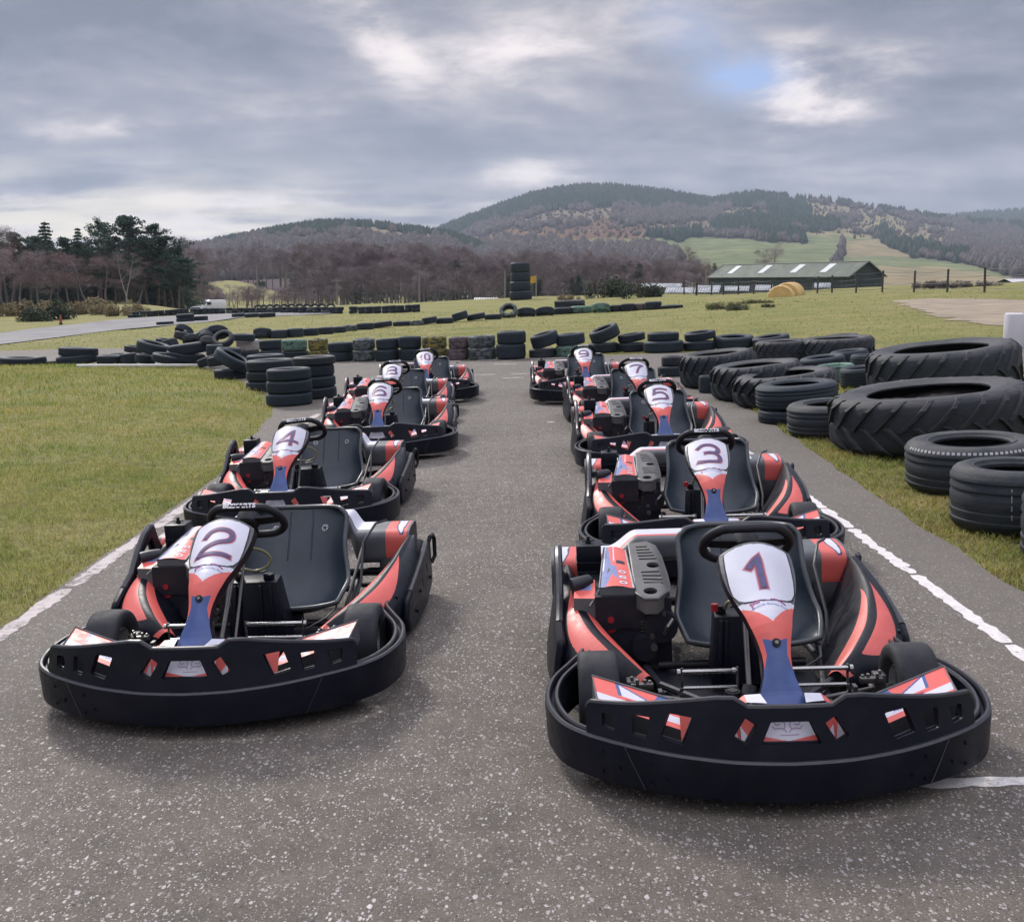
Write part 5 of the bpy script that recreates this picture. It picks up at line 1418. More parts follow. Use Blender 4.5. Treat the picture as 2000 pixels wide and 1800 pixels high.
def lobe(px_, py_, wx, wy, rot=0):
    """soft patch of sky round a compass direction: widths in degrees"""
    d = dirpx(px_, py_); r = d.cross(Vector((0, 0, 1))).normalized(); u = r.cross(d)
    r2 = r * math.cos(rot) + u * math.sin(rot); u2 = -r * math.sin(rot) + u * math.cos(rot)
    def dot(v):
        n = nt.nodes.new('ShaderNodeVectorMath'); n.operation = 'DOT_PRODUCT'; nt.links.new(D_, n.inputs[0]); n.inputs[1].default_value = v; return n.outputs['Value']
    a = math_n(nt, 'DIVIDE', dot(r2), math.sin(R(wx))); b = math_n(nt, 'DIVIDE', dot(u2), math.sin(R(wy)))
    q = math_n(nt, 'ADD', math_n(nt, 'MULTIPLY', a, a), math_n(nt, 'MULTIPLY', b, b))
    g = math_n(nt, 'EXPONENT', math_n(nt, 'MULTIPLY', q, -1.0))
    return math_n(nt, 'MULTIPLY', g, math_n(nt, 'GREATER_THAN', dot(d), 0.0))
n1 = cl(1.05, (.8, 1.0, 1), (3.2, 1.0, 0), 4, .5, .35); n2 = cl(9.0, (1, 1, 2.9), (2.1, 4.4, .3), 6, .64, .2, D_); n3 = cl(.23, (1, 1, 1), (1.7, 8.3, 0), 1, .5)
mixn = math_n(nt, 'ADD', math_n(nt, 'ADD', math_n(nt, 'MULTIPLY', n1, .52), math_n(nt, 'MULTIPLY', n2, .42)), math_n(nt, 'MULTIPLY', n3, .10))
mixn = math_n(nt, 'ADD', math_n(nt, 'MULTIPLY', math_n(nt, 'SUBTRACT', mixn, .52), 1.35), .50)
n5 = cl(1.6, (.55, 1.3, 1), (4.4, 2.2, 0), 5, .58, .2)
# thin bright places in the deck
br = None
for (a, b, wx, wy, k, ro) in [(690, 25, 2.4, 1.2, .15, -.5), (775, 105, 2.2, 1.1, .12, -.6), (1000, 95, 3.6, 1.0, .16, .15), (1540, 150, 1.5, 1.6, .22, -.3), (1590, 215, 3.2, .95, .30, .12), (1680, 130, 4.0, .9, .14, 0), (1030, 335, 2.6, .65, .28, 0), (215, 248, 3.4, .6, .20, .06), (330, 388, 9, .42, .30, 0), (110, 440, 12, 1.2, .34, 0), (850, 402, 3.5, .45, .14, 0), (1500, 365, 10, .6, .06, 0), (1950, 200, 3, .6, .08, 0)]:
    g = math_n(nt, 'MULTIPLY', lobe(a, b, wx, wy, ro), k); br = g if br is None else math_n(nt, 'ADD', br, g)
dk = None
for (a, b, wx, wy, k, ro) in [(520, 120, 8, 1.5, .10, -.30), (1880, 110, 6, 3, .05, 0), (300, 330, 14, 1.0, .07, 0), (1350, 250, 8, 1.4, .05, .1), (150, 130, 6, 3, .04, 0), (400, 415, 9, .45, .14, -.03)]:
    g = math_n(nt, 'MULTIPLY', lobe(a, b, wx, wy, ro), k); dk = g if dk is None else math_n(nt, 'ADD', dk, g)
tone = math_n(nt, 'SUBTRACT', math_n(nt, 'ADD', mixn, math_n(nt, 'MULTIPLY', br, math_n(nt, 'ADD', math_n(nt, 'MULTIPLY', n2, 3.4), -.75))), dk)
ccol = ramp(nt, tone, [(.36, (.80, .90, 1.22)), (.45, (1.10, 1.18, 1.52)), (.53, (1.50, 1.52, 1.82)), (.61, (2.15, 2.05, 2.28)), (.71, (3.3, 3.02, 3.10)), (.82, (4.5, 4.05, 4.0)), (.95, (5.0, 4.6, 4.3))])
# overhead the deck is brighter, as under any overcast
zen = ramp(nt, el, [(.24, (1, 1, 1)), (.50, (2.9, 2.85, 2.75)), (1.0, (4.9, 4.8, 4.6))])
ccol = mixc(nt, 1.0, ccol, zen, 'MULTIPLY')
# a hole of blue
hole = math_n(nt, 'ADD', math_n(nt, 'MULTIPLY', lobe(1450, 155, 1.9, 1.0), 1.9), math_n(nt, 'MULTIPLY', lobe(1350, 60, 2.6, 1.5, -.5), .62))
hole = math_n(nt, 'MULTIPLY', hole, ramp(nt, n2, [(.36, (1.0, 1.0, 1.0)), (.62, (.35, .35, .35))]), True)
blue = mixc(nt, .85, sky.outputs[0], (.85, 1.55, 3.4))
fin = mixc(nt, hole, ccol, blue)
hz = ramp(nt, el, [(0, (.30, .30, .30)), (.04, (.08, .08, .08)), (.09, (0, 0, 0))])
fin = mixc(nt, hz, fin, (3.3, 3.1, 3.0))
glow = lobe(150, 480, 17, 3.0)
fin = mixc(nt, math_n(nt, 'MULTIPLY', glow, math_n(nt, 'ADD', math_n(nt, 'MULTIPLY', n5, 6.5), -2.75, True)), fin, (5.3, 4.75, 3.8))
# below the horizon: dull earth light
gr = ramp(nt, el, [(-.02 + .5 - .5, (0, 0, 0)), (.001, (1, 1, 1))])
fin = mixc(nt, gr, (.55, .52, .45), fin)
nt.links.new(fin, bg.inputs['Color'])
sc.view_settings.view_transform = 'Standard'; sc.view_settings.look = 'None'; sc.view_settings.exposure = 1.2; sc.view_settings.gamma = 1
sc.cycles.use_denoising = True
w.cycles.sampling_method = 'MANUAL'; w.cycles.sample_map_resolution = 512
sc.cycles.max_bounces = 5; sc.cycles.diffuse_bounces = 3; sc.cycles.glossy_bounces = 2; sc.cycles.transparent_max_bounces = 8; sc.cycles.volume_bounces = 0

# ------------------------------------------------------------------ hills
def pip(x, y, poly):
    return inside_np(x, y, poly)
HC = {'conifer': (.024, .052, .042), 'wood': (.105, .085, .088), 'bracken': (.155, .098, .070), 'straw': (.235, .205, .125), 'green': (.17, .19, .105), 'tan': (.255, .215, .135), 'felled': (.20, .165, .125)}
def hill(name, label, ridge, dr, foot, back, patches, default, top_band, u0, u1, nu, nv, pw_=.85):
    u = np.linspace(u0, u1, nu); pxs = 1000 + u * FPX
    ry = np.interp(pxs, [p[0] for p in ridge], [p[1] for p in ridge]); e = (550 - ry - 11) / FPX
    t = np.concatenate([np.linspace(0, 1, nv), np.linspace(1.04, 1.5, 8)])
    U, T = np.meshgrid(u, t); E = np.broadcast_to(e, U.shape)
    dd = foot + (dr - foot) * T
    e0 = -4.0 / foot
    g = np.where(T <= 1, T ** pw_, 1 - (T - 1) * 1.6)
    el_ = e0 + (E - e0) * g
    wob = np.sin(U * 60 + T * 5) * .010 + np.sin(U * 133 + T * 17) * .006
    el_ = el_ * (1 + wob * np.clip(4 * T * (1 - T), 0, 1))
    Z = CAM.z + el_ * dd; X = U * dd; Y = dd
    PX = 1000 + U * FPX; PY = 550 - el_ * FPX
    c = np.empty(U.shape + (3,)); c[:] = HC[default]; kind = np.full(U.shape, default, dtype=object)
    wx = 14 * np.sin(PX * .05 + PY * .11) + 7 * np.sin(PX * .17 - PY * .3); wy = 3 * np.sin(PX * .07) + 2 * np.sin(PX * .21 + PY * .2)
    RY = np.broadcast_to(ry, U.shape)
    m = (PY < RY + top_band(PX) + wy * 1.5) ; c[m] = HC['conifer']; kind[m] = 'conifer'
    for k, poly in patches:
        s = .35 if k in ('green', 'tan') else 1.0
        m = inside_np((PX + wx * s).ravel(), (PY + wy * s).ravel(), poly).reshape(U.shape); c[m] = HC[k]; kind[m] = k
    V = np.stack([X, Y, Z], -1).reshape(-1, 3); me = np_mesh(name, V, grid_faces(nu, len(t)), HILLM, True)
    a = me.color_attributes.new('patch', 'FLOAT_COLOR', 'POINT'); a.data.foreach_set('color', np.concatenate([c.reshape(-1, 3), np.ones((V.shape[0], 1))], 1).astype(np.float32).ravel())
    o = link(name, me); tag(o, label, kind='structure')
    return X, Y, Z, T, kind
m, nt2, b = nt_new('hillside')
at = nt2.nodes.new('ShaderNodeAttribute'); at.attribute_name = 'patch'; p = geo_pos(nt2)
q = mixc(nt2, 1.0, at.outputs['Color'], ramp(nt2, noise(nt2, .045, p, 7, .65), [(.3, (.68, .68, .70)), (.7, (1.3, 1.28, 1.24))]), 'MULTIPLY')
q = mixc(nt2, 1.0, q, ramp(nt2, noise(nt2, .012, p, 3), [(.35, (.85, .88, .9)), (.65, (1.12, 1.1, 1.05))]), 'MULTIPLY')
nt2.links.new(q, b.inputs['Base Color']); b.inputs['Roughness'].default_value = 1; b.inputs['Specular IOR Level'].default_value = 0
HILLM = m
ridge_m = [(820, 470), (870, 448), (900, 434), (950, 416), (1000, 397), (1050, 381), (1100, 370), (1150, 365), (1200, 364), (1260, 370), (1320, 377), (1370, 385), (1395, 390), (1430, 382), (1480, 377), (1530, 382), (1580, 386), (1640, 391), (1700, 401), (1760, 409), (1830, 421), (1900, 428), (2100, 440), (2500, 470)]
main_p = [('felled', [(960, 440), (1080, 420), (1200, 412), (1240, 428), (1150, 436), (1050, 445)]), ('bracken', [(925, 466), (1000, 452), (1120, 448), (1190, 430), (1260, 450), (1300, 470), (1180, 473), (1000, 478), (920, 482)]), ('felled', [(1330, 440), (1420, 436), (1440, 452), (1380, 462), (1300, 455)]), ('straw', [(1270, 446), (1340, 440), (1350, 462), (1275, 465)]),
 ('felled', [(1400, 412), (1530, 415), (1540, 425), (1460, 432), (1400, 428)]), ('straw', [(1532, 400), (1560, 396), (1655, 412), (1640, 424), (1600, 440), (1580, 442)]), ('straw', [(1655, 440), (1690, 426), (1750, 426), (1775, 450), (1845, 468), (1850, 488), (1790, 484), (1740, 466), (1670, 452)]), ('felled', [(1600, 402), (1700, 414), (1725, 428), (1640, 430)]), ('felled', [(1780, 440), (1850, 446), (1860, 462), (1800, 458)]), ('straw', [(1840, 488), (1890, 492), (1880, 506), (1840, 500)]),
 ('green', [(1090, 469), (1285, 468), (1300, 488), (1100, 484)]), ('green', [(1288, 468), (1400, 466), (1560, 478), (1640, 500), (1640, 580), (1300, 580), (1340, 495), (1290, 486)]), ('green', [(1556, 456), (1690, 460), (1700, 472), (1646, 474), (1642, 504), (1558, 496)]), ('straw', [(1565, 454), (1690, 450), (1685, 466), (1600, 462)]), ('tan', [(1646, 474), (1725, 468), (1765, 488), (1810, 503), (1648, 506)]), ('green', [(1646, 502), (1775, 503), (1885, 515), (1960, 535), (2100, 580), (1646, 580)]), ('tan', [(1650, 520), (1850, 522), (2000, 548), (2100, 580), (1650, 580)]),
 ('conifer', [(1690, 462), (1720, 458), (1760, 478), (1830, 494), (1890, 508), (1880, 514), (1780, 500), (1740, 484)]), ('conifer', [(1390, 436), (1560, 425), (1640, 445), (1620, 455), (1560, 452), (1560, 478), (1500, 468), (1400, 458)]), ('conifer', [(1500, 378), (1545, 400), (1620, 452), (1600, 456), (1500, 410)]), ('conifer', [(1280, 468), (1350, 460), (1400, 466), (1330, 472)])]
band = lambda PX: np.interp(PX, [820, 900, 1000, 1150, 1300, 1390, 1480, 1540, 1600, 1900, 2400], [14, 30, 36, 50, 38, 24, 34, 26, 14, 14, 40])
Hm = hill('hills', 'long wooded hill with bracken and green fields on its lower slopes', ridge_m, 2000, 420, 2600, main_p, 'wood', band, (790 - 1000) / FPX, (2700 - 1000) / FPX, 620, 150, .80)
ridge_l = [(-700, 520), (-200, 505), (150, 500), (340, 492), (380, 479), (450, 466), (520, 452), (560, 445), (640, 432), (700, 431), (760, 434), (800, 440), (850, 446), (890, 450), (950, 470), (1010, 500)]
left_p = [('felled', [(540, 470), (640, 466), (740, 470), (740, 476), (640, 474), (540, 477)]), ('felled', [(690, 448), (800, 452), (820, 470), (760, 466), (700, 458)]), ('felled', [(830, 460), (880, 462), (870, 478), (830, 474)])]
Hl = hill('hills', 'lower wooded hill on the left behind the pines', ridge_l, 1150, 380, 1500, left_p, 'wood', lambda PX: np.interp(PX, [300, 520, 640, 800, 900], [8, 16, 30, 20, 24]), (-1000 - 700) / FPX, 20 / FPX, 420, 90, .8)
ridge_r = [(1500, 470), (1780, 424), (1850, 419), (1900, 414), (2000, 408), (2200, 400), (2700, 420)]
Hr = hill('hills', 'dark wooded ridge at the far right', ridge_r, 2900, 1900, 3600, [], 'conifer', lambda PX: PX * 0 + 60, 600 / FPX, 1900 / FPX, 240, 50, .8)

# small trees of the hill forests: thousands of tapering crowns on the wooded patches
def forest(name, label, data, nsel, hrange, matc, seed, kinds, ridge_boost=1.0, tmin=.16):
    r = np.random.default_rng(seed); X, Y, Z, T, K = data
    m = np.isin(K, kinds) & (T <= 1.02) & (T > tmin); idx = np.argwhere(m); wgt = (.35 + T[m] ** 2 * ridge_boost) * (X[m] / Y[m] < .62); wgt /= wgt.sum()
    s = idx[r.choice(len(idx), nsel, p=wgt)]
    j, i = s[:, 0], s[:, 1]; j2 = np.minimum(j + 1, X.shape[0] - 1); i2 = np.minimum(i + 1, X.shape[1] - 1); fu, fv = r.random(nsel), r.random(nsel)
    def lp(A): return (A[j, i] * (1 - fu) + A[j, i2] * fu) * (1 - fv) + (A[j2, i] * (1 - fu) + A[j2, i2] * fu) * fv
    x, y, z = lp(X), lp(Y), lp(Z); h = r.uniform(*hrange, nsel); rad = h * r.uniform(.16, .30, nsel)
    n = 5; prof = [(0.0, .35), (.22, 1.0), (.62, .62), (1.0, .03)] if 'conifer' in kinds else [(0.0, .2), (.35, 1.0), (.72, .8), (1.0, .12)]
    if 'conifer' not in kinds: rad *= 1.6
    V = np.empty((nsel, len(prof), n, 3)); q0 = r.uniform(0, 6.28, nsel)
    for a, (pz, pr) in enumerate(prof):
        for k in range(n):
            q = q0 + 2 * np.pi * k / n; rr = rad * pr * r.uniform(.65, 1.3, nsel)
            V[:, a, k] = np.stack([x + rr * np.cos(q), y + rr * np.sin(q), z - 1.0 + h * pz * r.uniform(.95, 1.05, nsel)], 1)
    base = (np.arange(nsel) * len(prof) * n)[:, None]; F = []
    for a in range(len(prof) - 1):
        for k in range(n): F.append(np.stack([base[:, 0] + a * n + k, base[:, 0] + a * n + (k + 1) % n, base[:, 0] + (a + 1) * n + (k + 1) % n, base[:, 0] + (a + 1) * n + k], 1))
    o = link(name, np_mesh(name, V.reshape(-1, 3), np.concatenate(F), matc)); tag(o, label, kind='stuff')
def leafmat(name, stops, rough=.8, trans=0):
    m, nt, b = nt_new(name); g = nt.nodes.new('ShaderNodeNewGeometry')
    q = ramp(nt, g.outputs['Random Per Island'], stops)
    q = mixc(nt, 1.0, q, ramp(nt, noise(nt, .35, g.outputs['Position'], 4), [(.3, (.75, .75, .78)), (.7, (1.25, 1.25, 1.2))]), 'MULTIPLY')
    nt.links.new(q, b.inputs['Base Color']); b.inputs['Roughness'].default_value = rough; b.inputs['Specular IOR Level'].default_value = .2
    if trans:
        tr = nt.nodes.new('ShaderNodeBsdfTranslucent'); nt.links.new(q, tr.inputs['Color']); mx = nt.nodes.new('ShaderNodeMixShader'); mx.inputs[0].default_value = trans
        nt.links.new(b.outputs[0], mx.inputs[1]); nt.links.new(tr.outputs[0], mx.inputs[2]); nt.links.new(mx.outputs[0], nt.nodes['Material Output'].inputs['Surface'])
    return m
CONM = leafmat('conifer_forest', [(0, (.022, .048, .038)), (.5, (.036, .066, .048)), (1, (.056, .084, .052))])
WOODM = leafmat('bare_wood_forest', [(0, (.085, .070, .074)), (.4, (.115, .092, .092)), (.75, (.135, .108, .098)), (1, (.085, .088, .076))])
forest('forest', 'dark conifer forest covering the top of the long hill', Hm, 15000, (9, 15), CONM, 3, ['conifer'], 2.5)
forest('forest', 'grey-brown bare woods on the slopes of the long hill', Hm, 16000, (6, 11), WOODM, 4, ['wood'], .4)
forest('forest', 'conifers along the crest of the lower left hill', Hl, 4500, (6, 9), CONM, 5, ['conifer'], 2.5)
forest('forest', 'brown bare woods on the lower left hill', Hl, 14000, (5, 9), WOODM, 6, ['wood'], .3)
forest('forest', 'dark forest on the far right ridge', Hr, 7000, (12, 19), CONM, 8, ['conifer'], 1.5)
# shrubs and stragglers on the open patches
forest('shrubs', 'scattered shrubs over bracken and felled ground on the hill', Hm, 900, (3, 7), WOODM, 9, ['felled', 'straw', 'bracken'], .4)

# ------------------------------------------------------------------ trees
PALEB = simple('pale_birch_bark', (.26, .24, .22), .8, var=.35, nscale=5); BARK = simple('birch_bark', (.125, .105, .105), .8, var=.35, nscale=5); PBARK = simple('pine_bark', (.10, .072, .055), .9, var=.35, nscale=4)
TWIG = leafmat('twigs', [(0, (.130, .100, .114)), (.5, (.185, .142, .150)), (1, (.245, .195, .192))])
TWIGR = leafmat('reddish_twigs', [(0, (.155, .098, .104)), (.5, (.22, .140, .138)), (1, (.27, .19, .175))])
NEED = leafmat('pine_needles', [(0, (.018, .042, .040)), (.4, (.036, .068, .056)), (.8, (.058, .092, .064)), (1, (.080, .108, .068))], .8, .4)
def clump(mb, c, r, n, size, rr, flat=.6):
    for _ in range(n):
        d = Vector((rr.gauss(0, 1), rr.gauss(0, 1), rr.gauss(0, 1))).normalized() * r * rr.random() ** .4; p = c + Vector((d.x, d.y, d.z * flat))
        a = Vector((rr.gauss(0, 1), rr.gauss(0, 1), rr.gauss(0, 1))).normalized(); b = a.orthogonal().normalized(); s = size * rr.uniform(.5, 1.3)
        mb.add([p - a * s, p + b * s * .5, p + a * s, p - b * s * .5], [(0, 1, 2, 3)])
def limb(mb, p, d, L_, r, rr, depth, tips, droop=0.0):
    pts = [p]; rad = [r]; q = p
    for i in range(4):
        d = (d + Vector((rr.gauss(0, .13), rr.gauss(0, .13), rr.gauss(0, .10) - droop))).normalized(); q = q + d * L_ / 4; pts.append(q); rad.append(r * (1 - .72 * (i + 1) / 4))
    mb.tube(pts, rad, 5 if depth > 1 else 3, caps=False); tips.append((q, d))
    if depth > 0:
        for k in range(3 if depth > 1 else 4):
            t = rr.uniform(.35, 1); i = min(3, int(t * 4)); b = pts[i].lerp(pts[i + 1], t * 4 - i)
            e = (d + Vector((rr.gauss(0, .6), rr.gauss(0, .6), rr.gauss(0, .45)))).normalized(); limb(mb, b, e, L_ * rr.uniform(.45, .7), rad[i] * .55, rr, depth - 1, tips, droop)
def pine_meshes(seed, h=9.0, spread=.30, bare=.42, dens=1.0):
    rr = random.Random(seed); tk = MB(); cr_ = MB(); pts = []; x = y = 0
    for i in range(9):
        pts.append(Vector((x, y, h * i / 8 * .97))); x += rr.gauss(0, .07); y += rr.gauss(0, .07)
    tk.tube(pts, [.17 * (1 - .85 * i / 8) * h / 9 for i in range(9)], 8, caps=False)
    nb = int(26 * dens)
    for k in range(nb):
        t = bare + (1 - bare) * (k + rr.random()) / nb; z = t * h; i = min(7, int(t * 8)); b = pts[i].lerp(pts[i + 1], t * 8 - i)
        f = (t - bare) / (1 - bare); L_ = h * spread * (math.sin(math.pi * min(1, .25 + .75 * f)) * .85 + .18) * rr.uniform(.55, 1.15); a = rr.uniform(0, 6.28); d = Vector((math.cos(a), math.sin(a), rr.uniform(.05, .55)))
        e = b + d * L_; tk.tube([b, b + d * L_ * .5 + Vector((0, 0, -.05)), e], [.045 * h / 9, .03 * h / 9, .012], 4, caps=False)
        for j in range(3):
            c = b.lerp(e, .45 + .28 * j) + Vector((rr.gauss(0, .18), rr.gauss(0, .18), rr.gauss(0, .12))); clump(cr_, c, rr.uniform(.32, .62) * h / 9, int(44 * dens), .13 * h / 9, rr)
    clump(cr_, pts[-1], .4 * h / 9, 60, .12 * h / 9, rr, 1.2)
    return tk.mesh('trunk', PBARK, recalc=False, ang=60), cr_.mesh('crown', NEED, smooth=False, recalc=False)
def spruce_meshes(seed, h=8.0, w_=.24):
    rr = random.Random(seed); tk = MB(); cr_ = MB(); tk.tube([(0, 0, 0), (0, 0, h * .5), (0, 0, h)], [.13, .08, .01], 7, caps=False)
    n = 24
    for k in range(n):
        t = .08 + .92 * k / n; L_ = h * w_ * (1 - t) ** .8 + .12
        for j in range(7):
            a = rr.uniform(0, 6.28); l = L_ * rr.uniform(.6, 1.15); d = Vector((math.cos(a), math.sin(a), -.22)); b = Vector((0, 0, t * h))
            tk.tube([b, b + d * l], [.02, .006], 3, caps=False)
            for m_ in range(4): clump(cr_, b + d * l * (.3 + .23 * m_) + Vector((0, 0, -.03)), .13 + .15 * l, 9, .11, rr, .45)
    return tk.mesh('trunk', PBARK, recalc=False, ang=60), cr_.mesh('crown', NEED, smooth=False, recalc=False)
def birch_meshes(seed, h=7.0, mat=None, fork=False, ntw=1700):
    rr = random.Random(seed); tk = MB(); cr_ = MB(); tips = []
    stems = [Vector((.22, 0, 1)), Vector((-.2, .05, 1))] if fork else [Vector((rr.gauss(0, .05), rr.gauss(0, .05), 1))]
    p0 = Vector((0, 0, 0))
    if fork: tk.tube([p0, (0, 0, h * .16)], [.13, .11], 8, caps=False); p0 = Vector((0, 0, h * .16))
    for d in stems:
        pts = [p0]; q = p0; d = d.normalized(); rad = [.10 if fork else .11]
        for i in range(8):
            d = (d + Vector((rr.gauss(0, .05), rr.gauss(0, .05), .06))).normalized(); q = q + d * h * (.84 if fork else 1) / 8; pts.append(q); rad.append(rad[0] * (1 - .88 * (i + 1) / 8))
        tk.tube(pts, rad, 7, caps=False)
        for k in range(10 if fork else 15):
            t = rr.uniform(.32, .97); i = min(7, int(t * 8)); b = pts[i].lerp(pts[i + 1], t * 8 - i); a = rr.uniform(0, 6.28)
            limb(tk, b, Vector((math.cos(a) * .75, math.sin(a) * .75, rr.uniform(.6, 1.1))).normalized(), h * .26 * (1.15 - t * .7), .028, rr, 1, tips, .03)
    n = max(1, ntw // max(1, len(tips)))
    for (q, d) in tips:
        for _ in range(n):
            e = (d + Vector((rr.gauss(0, .7), rr.gauss(0, .7), rr.gauss(0, .6)))).normalized(); L2 = rr.uniform(.25, .75) * h / 7; b = q + Vector((rr.gauss(0, .16), rr.gauss(0, .16), rr.gauss(0, .16))); s = e.orthogonal().normalized() * .010
            cr_.add([b - s, b + s, b + e * L2], [(0, 1, 2)])
    return tk.mesh('trunk', BARK, recalc=False, ang=60), cr_.mesh('crown', mat or TWIG, smooth=False, recalc=False)
def place_tree(ms, px_, y, label, group, s=1.0, name='tree', cat='tree', dz=0.0, sx_=None):
    x = (ray(px_, 560).x / ray(px_, 560).y) * y + CAM.x; o = link(name, None); z = float(terrain(x, y)) - .05 + dz
    o.matrix_world = Matrix.Translation((x, y, z)) @ Matrix.Rotation(random.uniform(0, 6.28), 4, 'Z') @ Matrix.Diagonal((sx_ or s, sx_ or s, s, 1))
    a = link('trunk', ms[0], o); b = link('crown', ms[1], o); a.matrix_parent_inverse.identity(); b.matrix_parent_inverse.identity()
    tag(o, label, cat, group); return o
def tree_to(ms, h0, px_, ytop, y, label, group, **kw):
    """scaled so that its top stands at photo row ytop"""
    r = ray(px_, ytop); x = CAM.x + r.x / r.y * y; zt = CAM.z + r.z / r.y * y; g = float(terrain(x, y)); return place_tree(ms, px_, y, label, group, max(.3, (zt - g) / h0), **kw)
PINES = [pine_meshes(s, 9.0, .30, .38, 1.15) for s in (1, 2)] + [pine_meshes(5, 9.0, .36, .30, 1.4)]; SPR = [spruce_meshes(s) for s in (3, 4)]
BIR = [birch_meshes(s, 7.0, TWIG if s % 2 else TWIGR) for s in (1, 2, 3, 4)]; FORK = birch_meshes(9, 7.0, TWIG, True); FORK[0].materials[0] = PALEB
GT = 'pines and spruces of the wood on the left'
for ms, h0, px_, yt, y, lab, kw in [(SPR[0], 8, 95, 428, 128, 'tall pointed spruce standing above the left wood', {}), (SPR[1], 8, 158, 440, 130, 'narrow spruce right of the tallest pointed one', {'sx_': .9}), (PINES[0], 9, 198, 428, 126, 'slim pine with a gap-toothed top beside the broad pine', {'sx_': .85}),
        (PINES[2], 9, 262, 424, 122, 'broad round-headed pine, widest crown of the left wood', {'sx_': 1.35}), (PINES[1], 9, 305, 438, 124, 'leaning-crowned pine right of the broad one', {'sx_': 1.2}), (PINES[2], 9, 335, 462, 120, 'lower pine sloping down at the right end of the wood', {'sx_': 1.0}), (PINES[0], 9, 350, 500, 118, 'dark low pine at the outer right edge of the wood', {'sx_': .95}),
        (PINES[1], 9, 30, 452, 132, 'rounded pine at the left end of the wood', {'sx_': 1.2}), (PINES[0], 9, -12, 440, 130, 'pine cut by the left edge of the view', {}), (PINES[2], 9, 62, 462, 134, 'pine filling the gap left of the spruce', {'sx_': 1.2}), (PINES[1], 9, 128, 462, 134, 'pine filling the gap between two spruces', {'sx_': 1.2}), (PINES[0], 9, 178, 470, 134, 'low dense pine below the narrow spruce', {'sx_': 1.3}), (PINES[2], 9, 232, 468, 132, 'pine under the left side of the broad crown', {'sx_': 1.3}), (PINES[1], 9, 288, 470, 119, 'pine showing pale bare stems under the broad crown', {'sx_': 1.2}), (PINES[0], 9, 318, 480, 128, 'dark pine in the depth of the right end', {'sx_': 1.3})]:
    tree_to(ms, h0, px_, yt, y, lab, GT, name='pine_tree' if ms in PINES else 'spruce_tree', **kw)
GBi = 'bare birches in front of the pines'
tree_to(FORK, 7, 246, 500, 112, 'pale forked birch standing clear of the pines', GBi, name='birch_tree')
for i, (px_, yt, y) in enumerate([(-10, 496, 118), (18, 492, 119), (36, 500, 116), (58, 505, 120), (74, 498, 116), (92, 510, 118), (110, 505, 121), (132, 502, 117), (150, 508, 120), (168, 512, 116), (188, 500, 119), (206, 508, 117), (224, 512, 121), (270, 515, 118)]):
    tree_to(BIR[i % 4], 7, px_, yt, y, 'bare reddish birch in front of the dark pines', GBi, name='birch_tree', sx_=1.25)
for i, (px_, yt, y) in enumerate([(2, 455, 126), (12, 432, 127), (352, 472, 330), (735 / 2, 470, 340)]):
    tree_to(BIR[i % 4], 7, px_, yt, y, ['thin bare tree at the far left edge', 'tall bare tree at the far left edge', 'tiny bare tree on the skyline right of the wood', 'second tiny bare tree on the skyline right of the wood'][i], None, name='birch_tree')
# the bare wood across the valley, one mass
def woodland():
    r = np.random.default_rng(21); protos = []
    for tk, cr_ in BIR:
        for me, dm in ((tk, 0), (cr_, 1)):
            n = len(me.vertices); v = np.empty(n * 3, np.float32); me.vertices.foreach_get('co', v); F = [tuple(p.vertices) for p in me.polygons]; F = [f if len(f) == 4 else f + (f[-1],) for f in F]
            protos.append((v.reshape(-1, 3), F, dm))
    return protos
def merge_trees(name, label, spec, meshes, mats):
    Vs, Ls, tot, mi = [], [], [], []; o_ = 0
    cache = {}
    for (mi_, x, y, z, s, sw, q) in spec:
        for k, me in enumerate(meshes[mi_]):
            if me.name not in cache:
                n = len(me.vertices); v = np.empty(n * 3, np.float32); me.vertices.foreach_get('co', v); nl = len(me.loops); l = np.empty(nl, np.int32); me.loops.foreach_get('vertex_index', l); t = np.empty(len(me.polygons), np.int32); me.polygons.foreach_get('loop_total', t); cache[me.name] = (v.reshape(-1, 3), l, t)
            v, l, t = cache[me.name]; c, si = math.cos(q), math.sin(q)
            Vs.append(np.stack([x + (v[:, 0] * c - v[:, 1] * si) * sw, y + (v[:, 0] * si + v[:, 1] * c) * sw, z + v[:, 2] * s], 1)); Ls.append(l + o_); tot.append(t); mi.append(np.full(len(t), k if mi_ < 4 else k + 2, np.int32)); o_ += len(v)
    V = np.concatenate(Vs).astype(np.float32); Lp = np.concatenate(Ls).astype(np.int32); T = np.concatenate(tot); me = bpy.data.meshes.new(name)
    me.vertices.add(len(V)); me.vertices.foreach_set('co', V.ravel()); me.loops.add(len(Lp)); me.loops.foreach_set('vertex_index', Lp)
    me.polygons.add(len(T)); me.polygons.foreach_set('loop_start', np.concatenate([[0], np.cumsum(T)[:-1]]).astype(np.int32)); me.polygons.foreach_set('loop_total', T)
    for m in mats: me.materials.append(m)
    me.polygons.foreach_set('material_index', np.concatenate(mi)); me.update(calc_edges=True)
    o = link(name, me); tag(o, label, kind='stuff')
spec = []; r = np.random.default_rng(33)
topx = [330, 400, 480, 560, 700, 800, 900, 1000, 1100, 1300, 1385, 1405, 1440]; topy = [492, 490, 482, 484, 480, 486, 490, 498, 500, 504, 508, 526, 538]
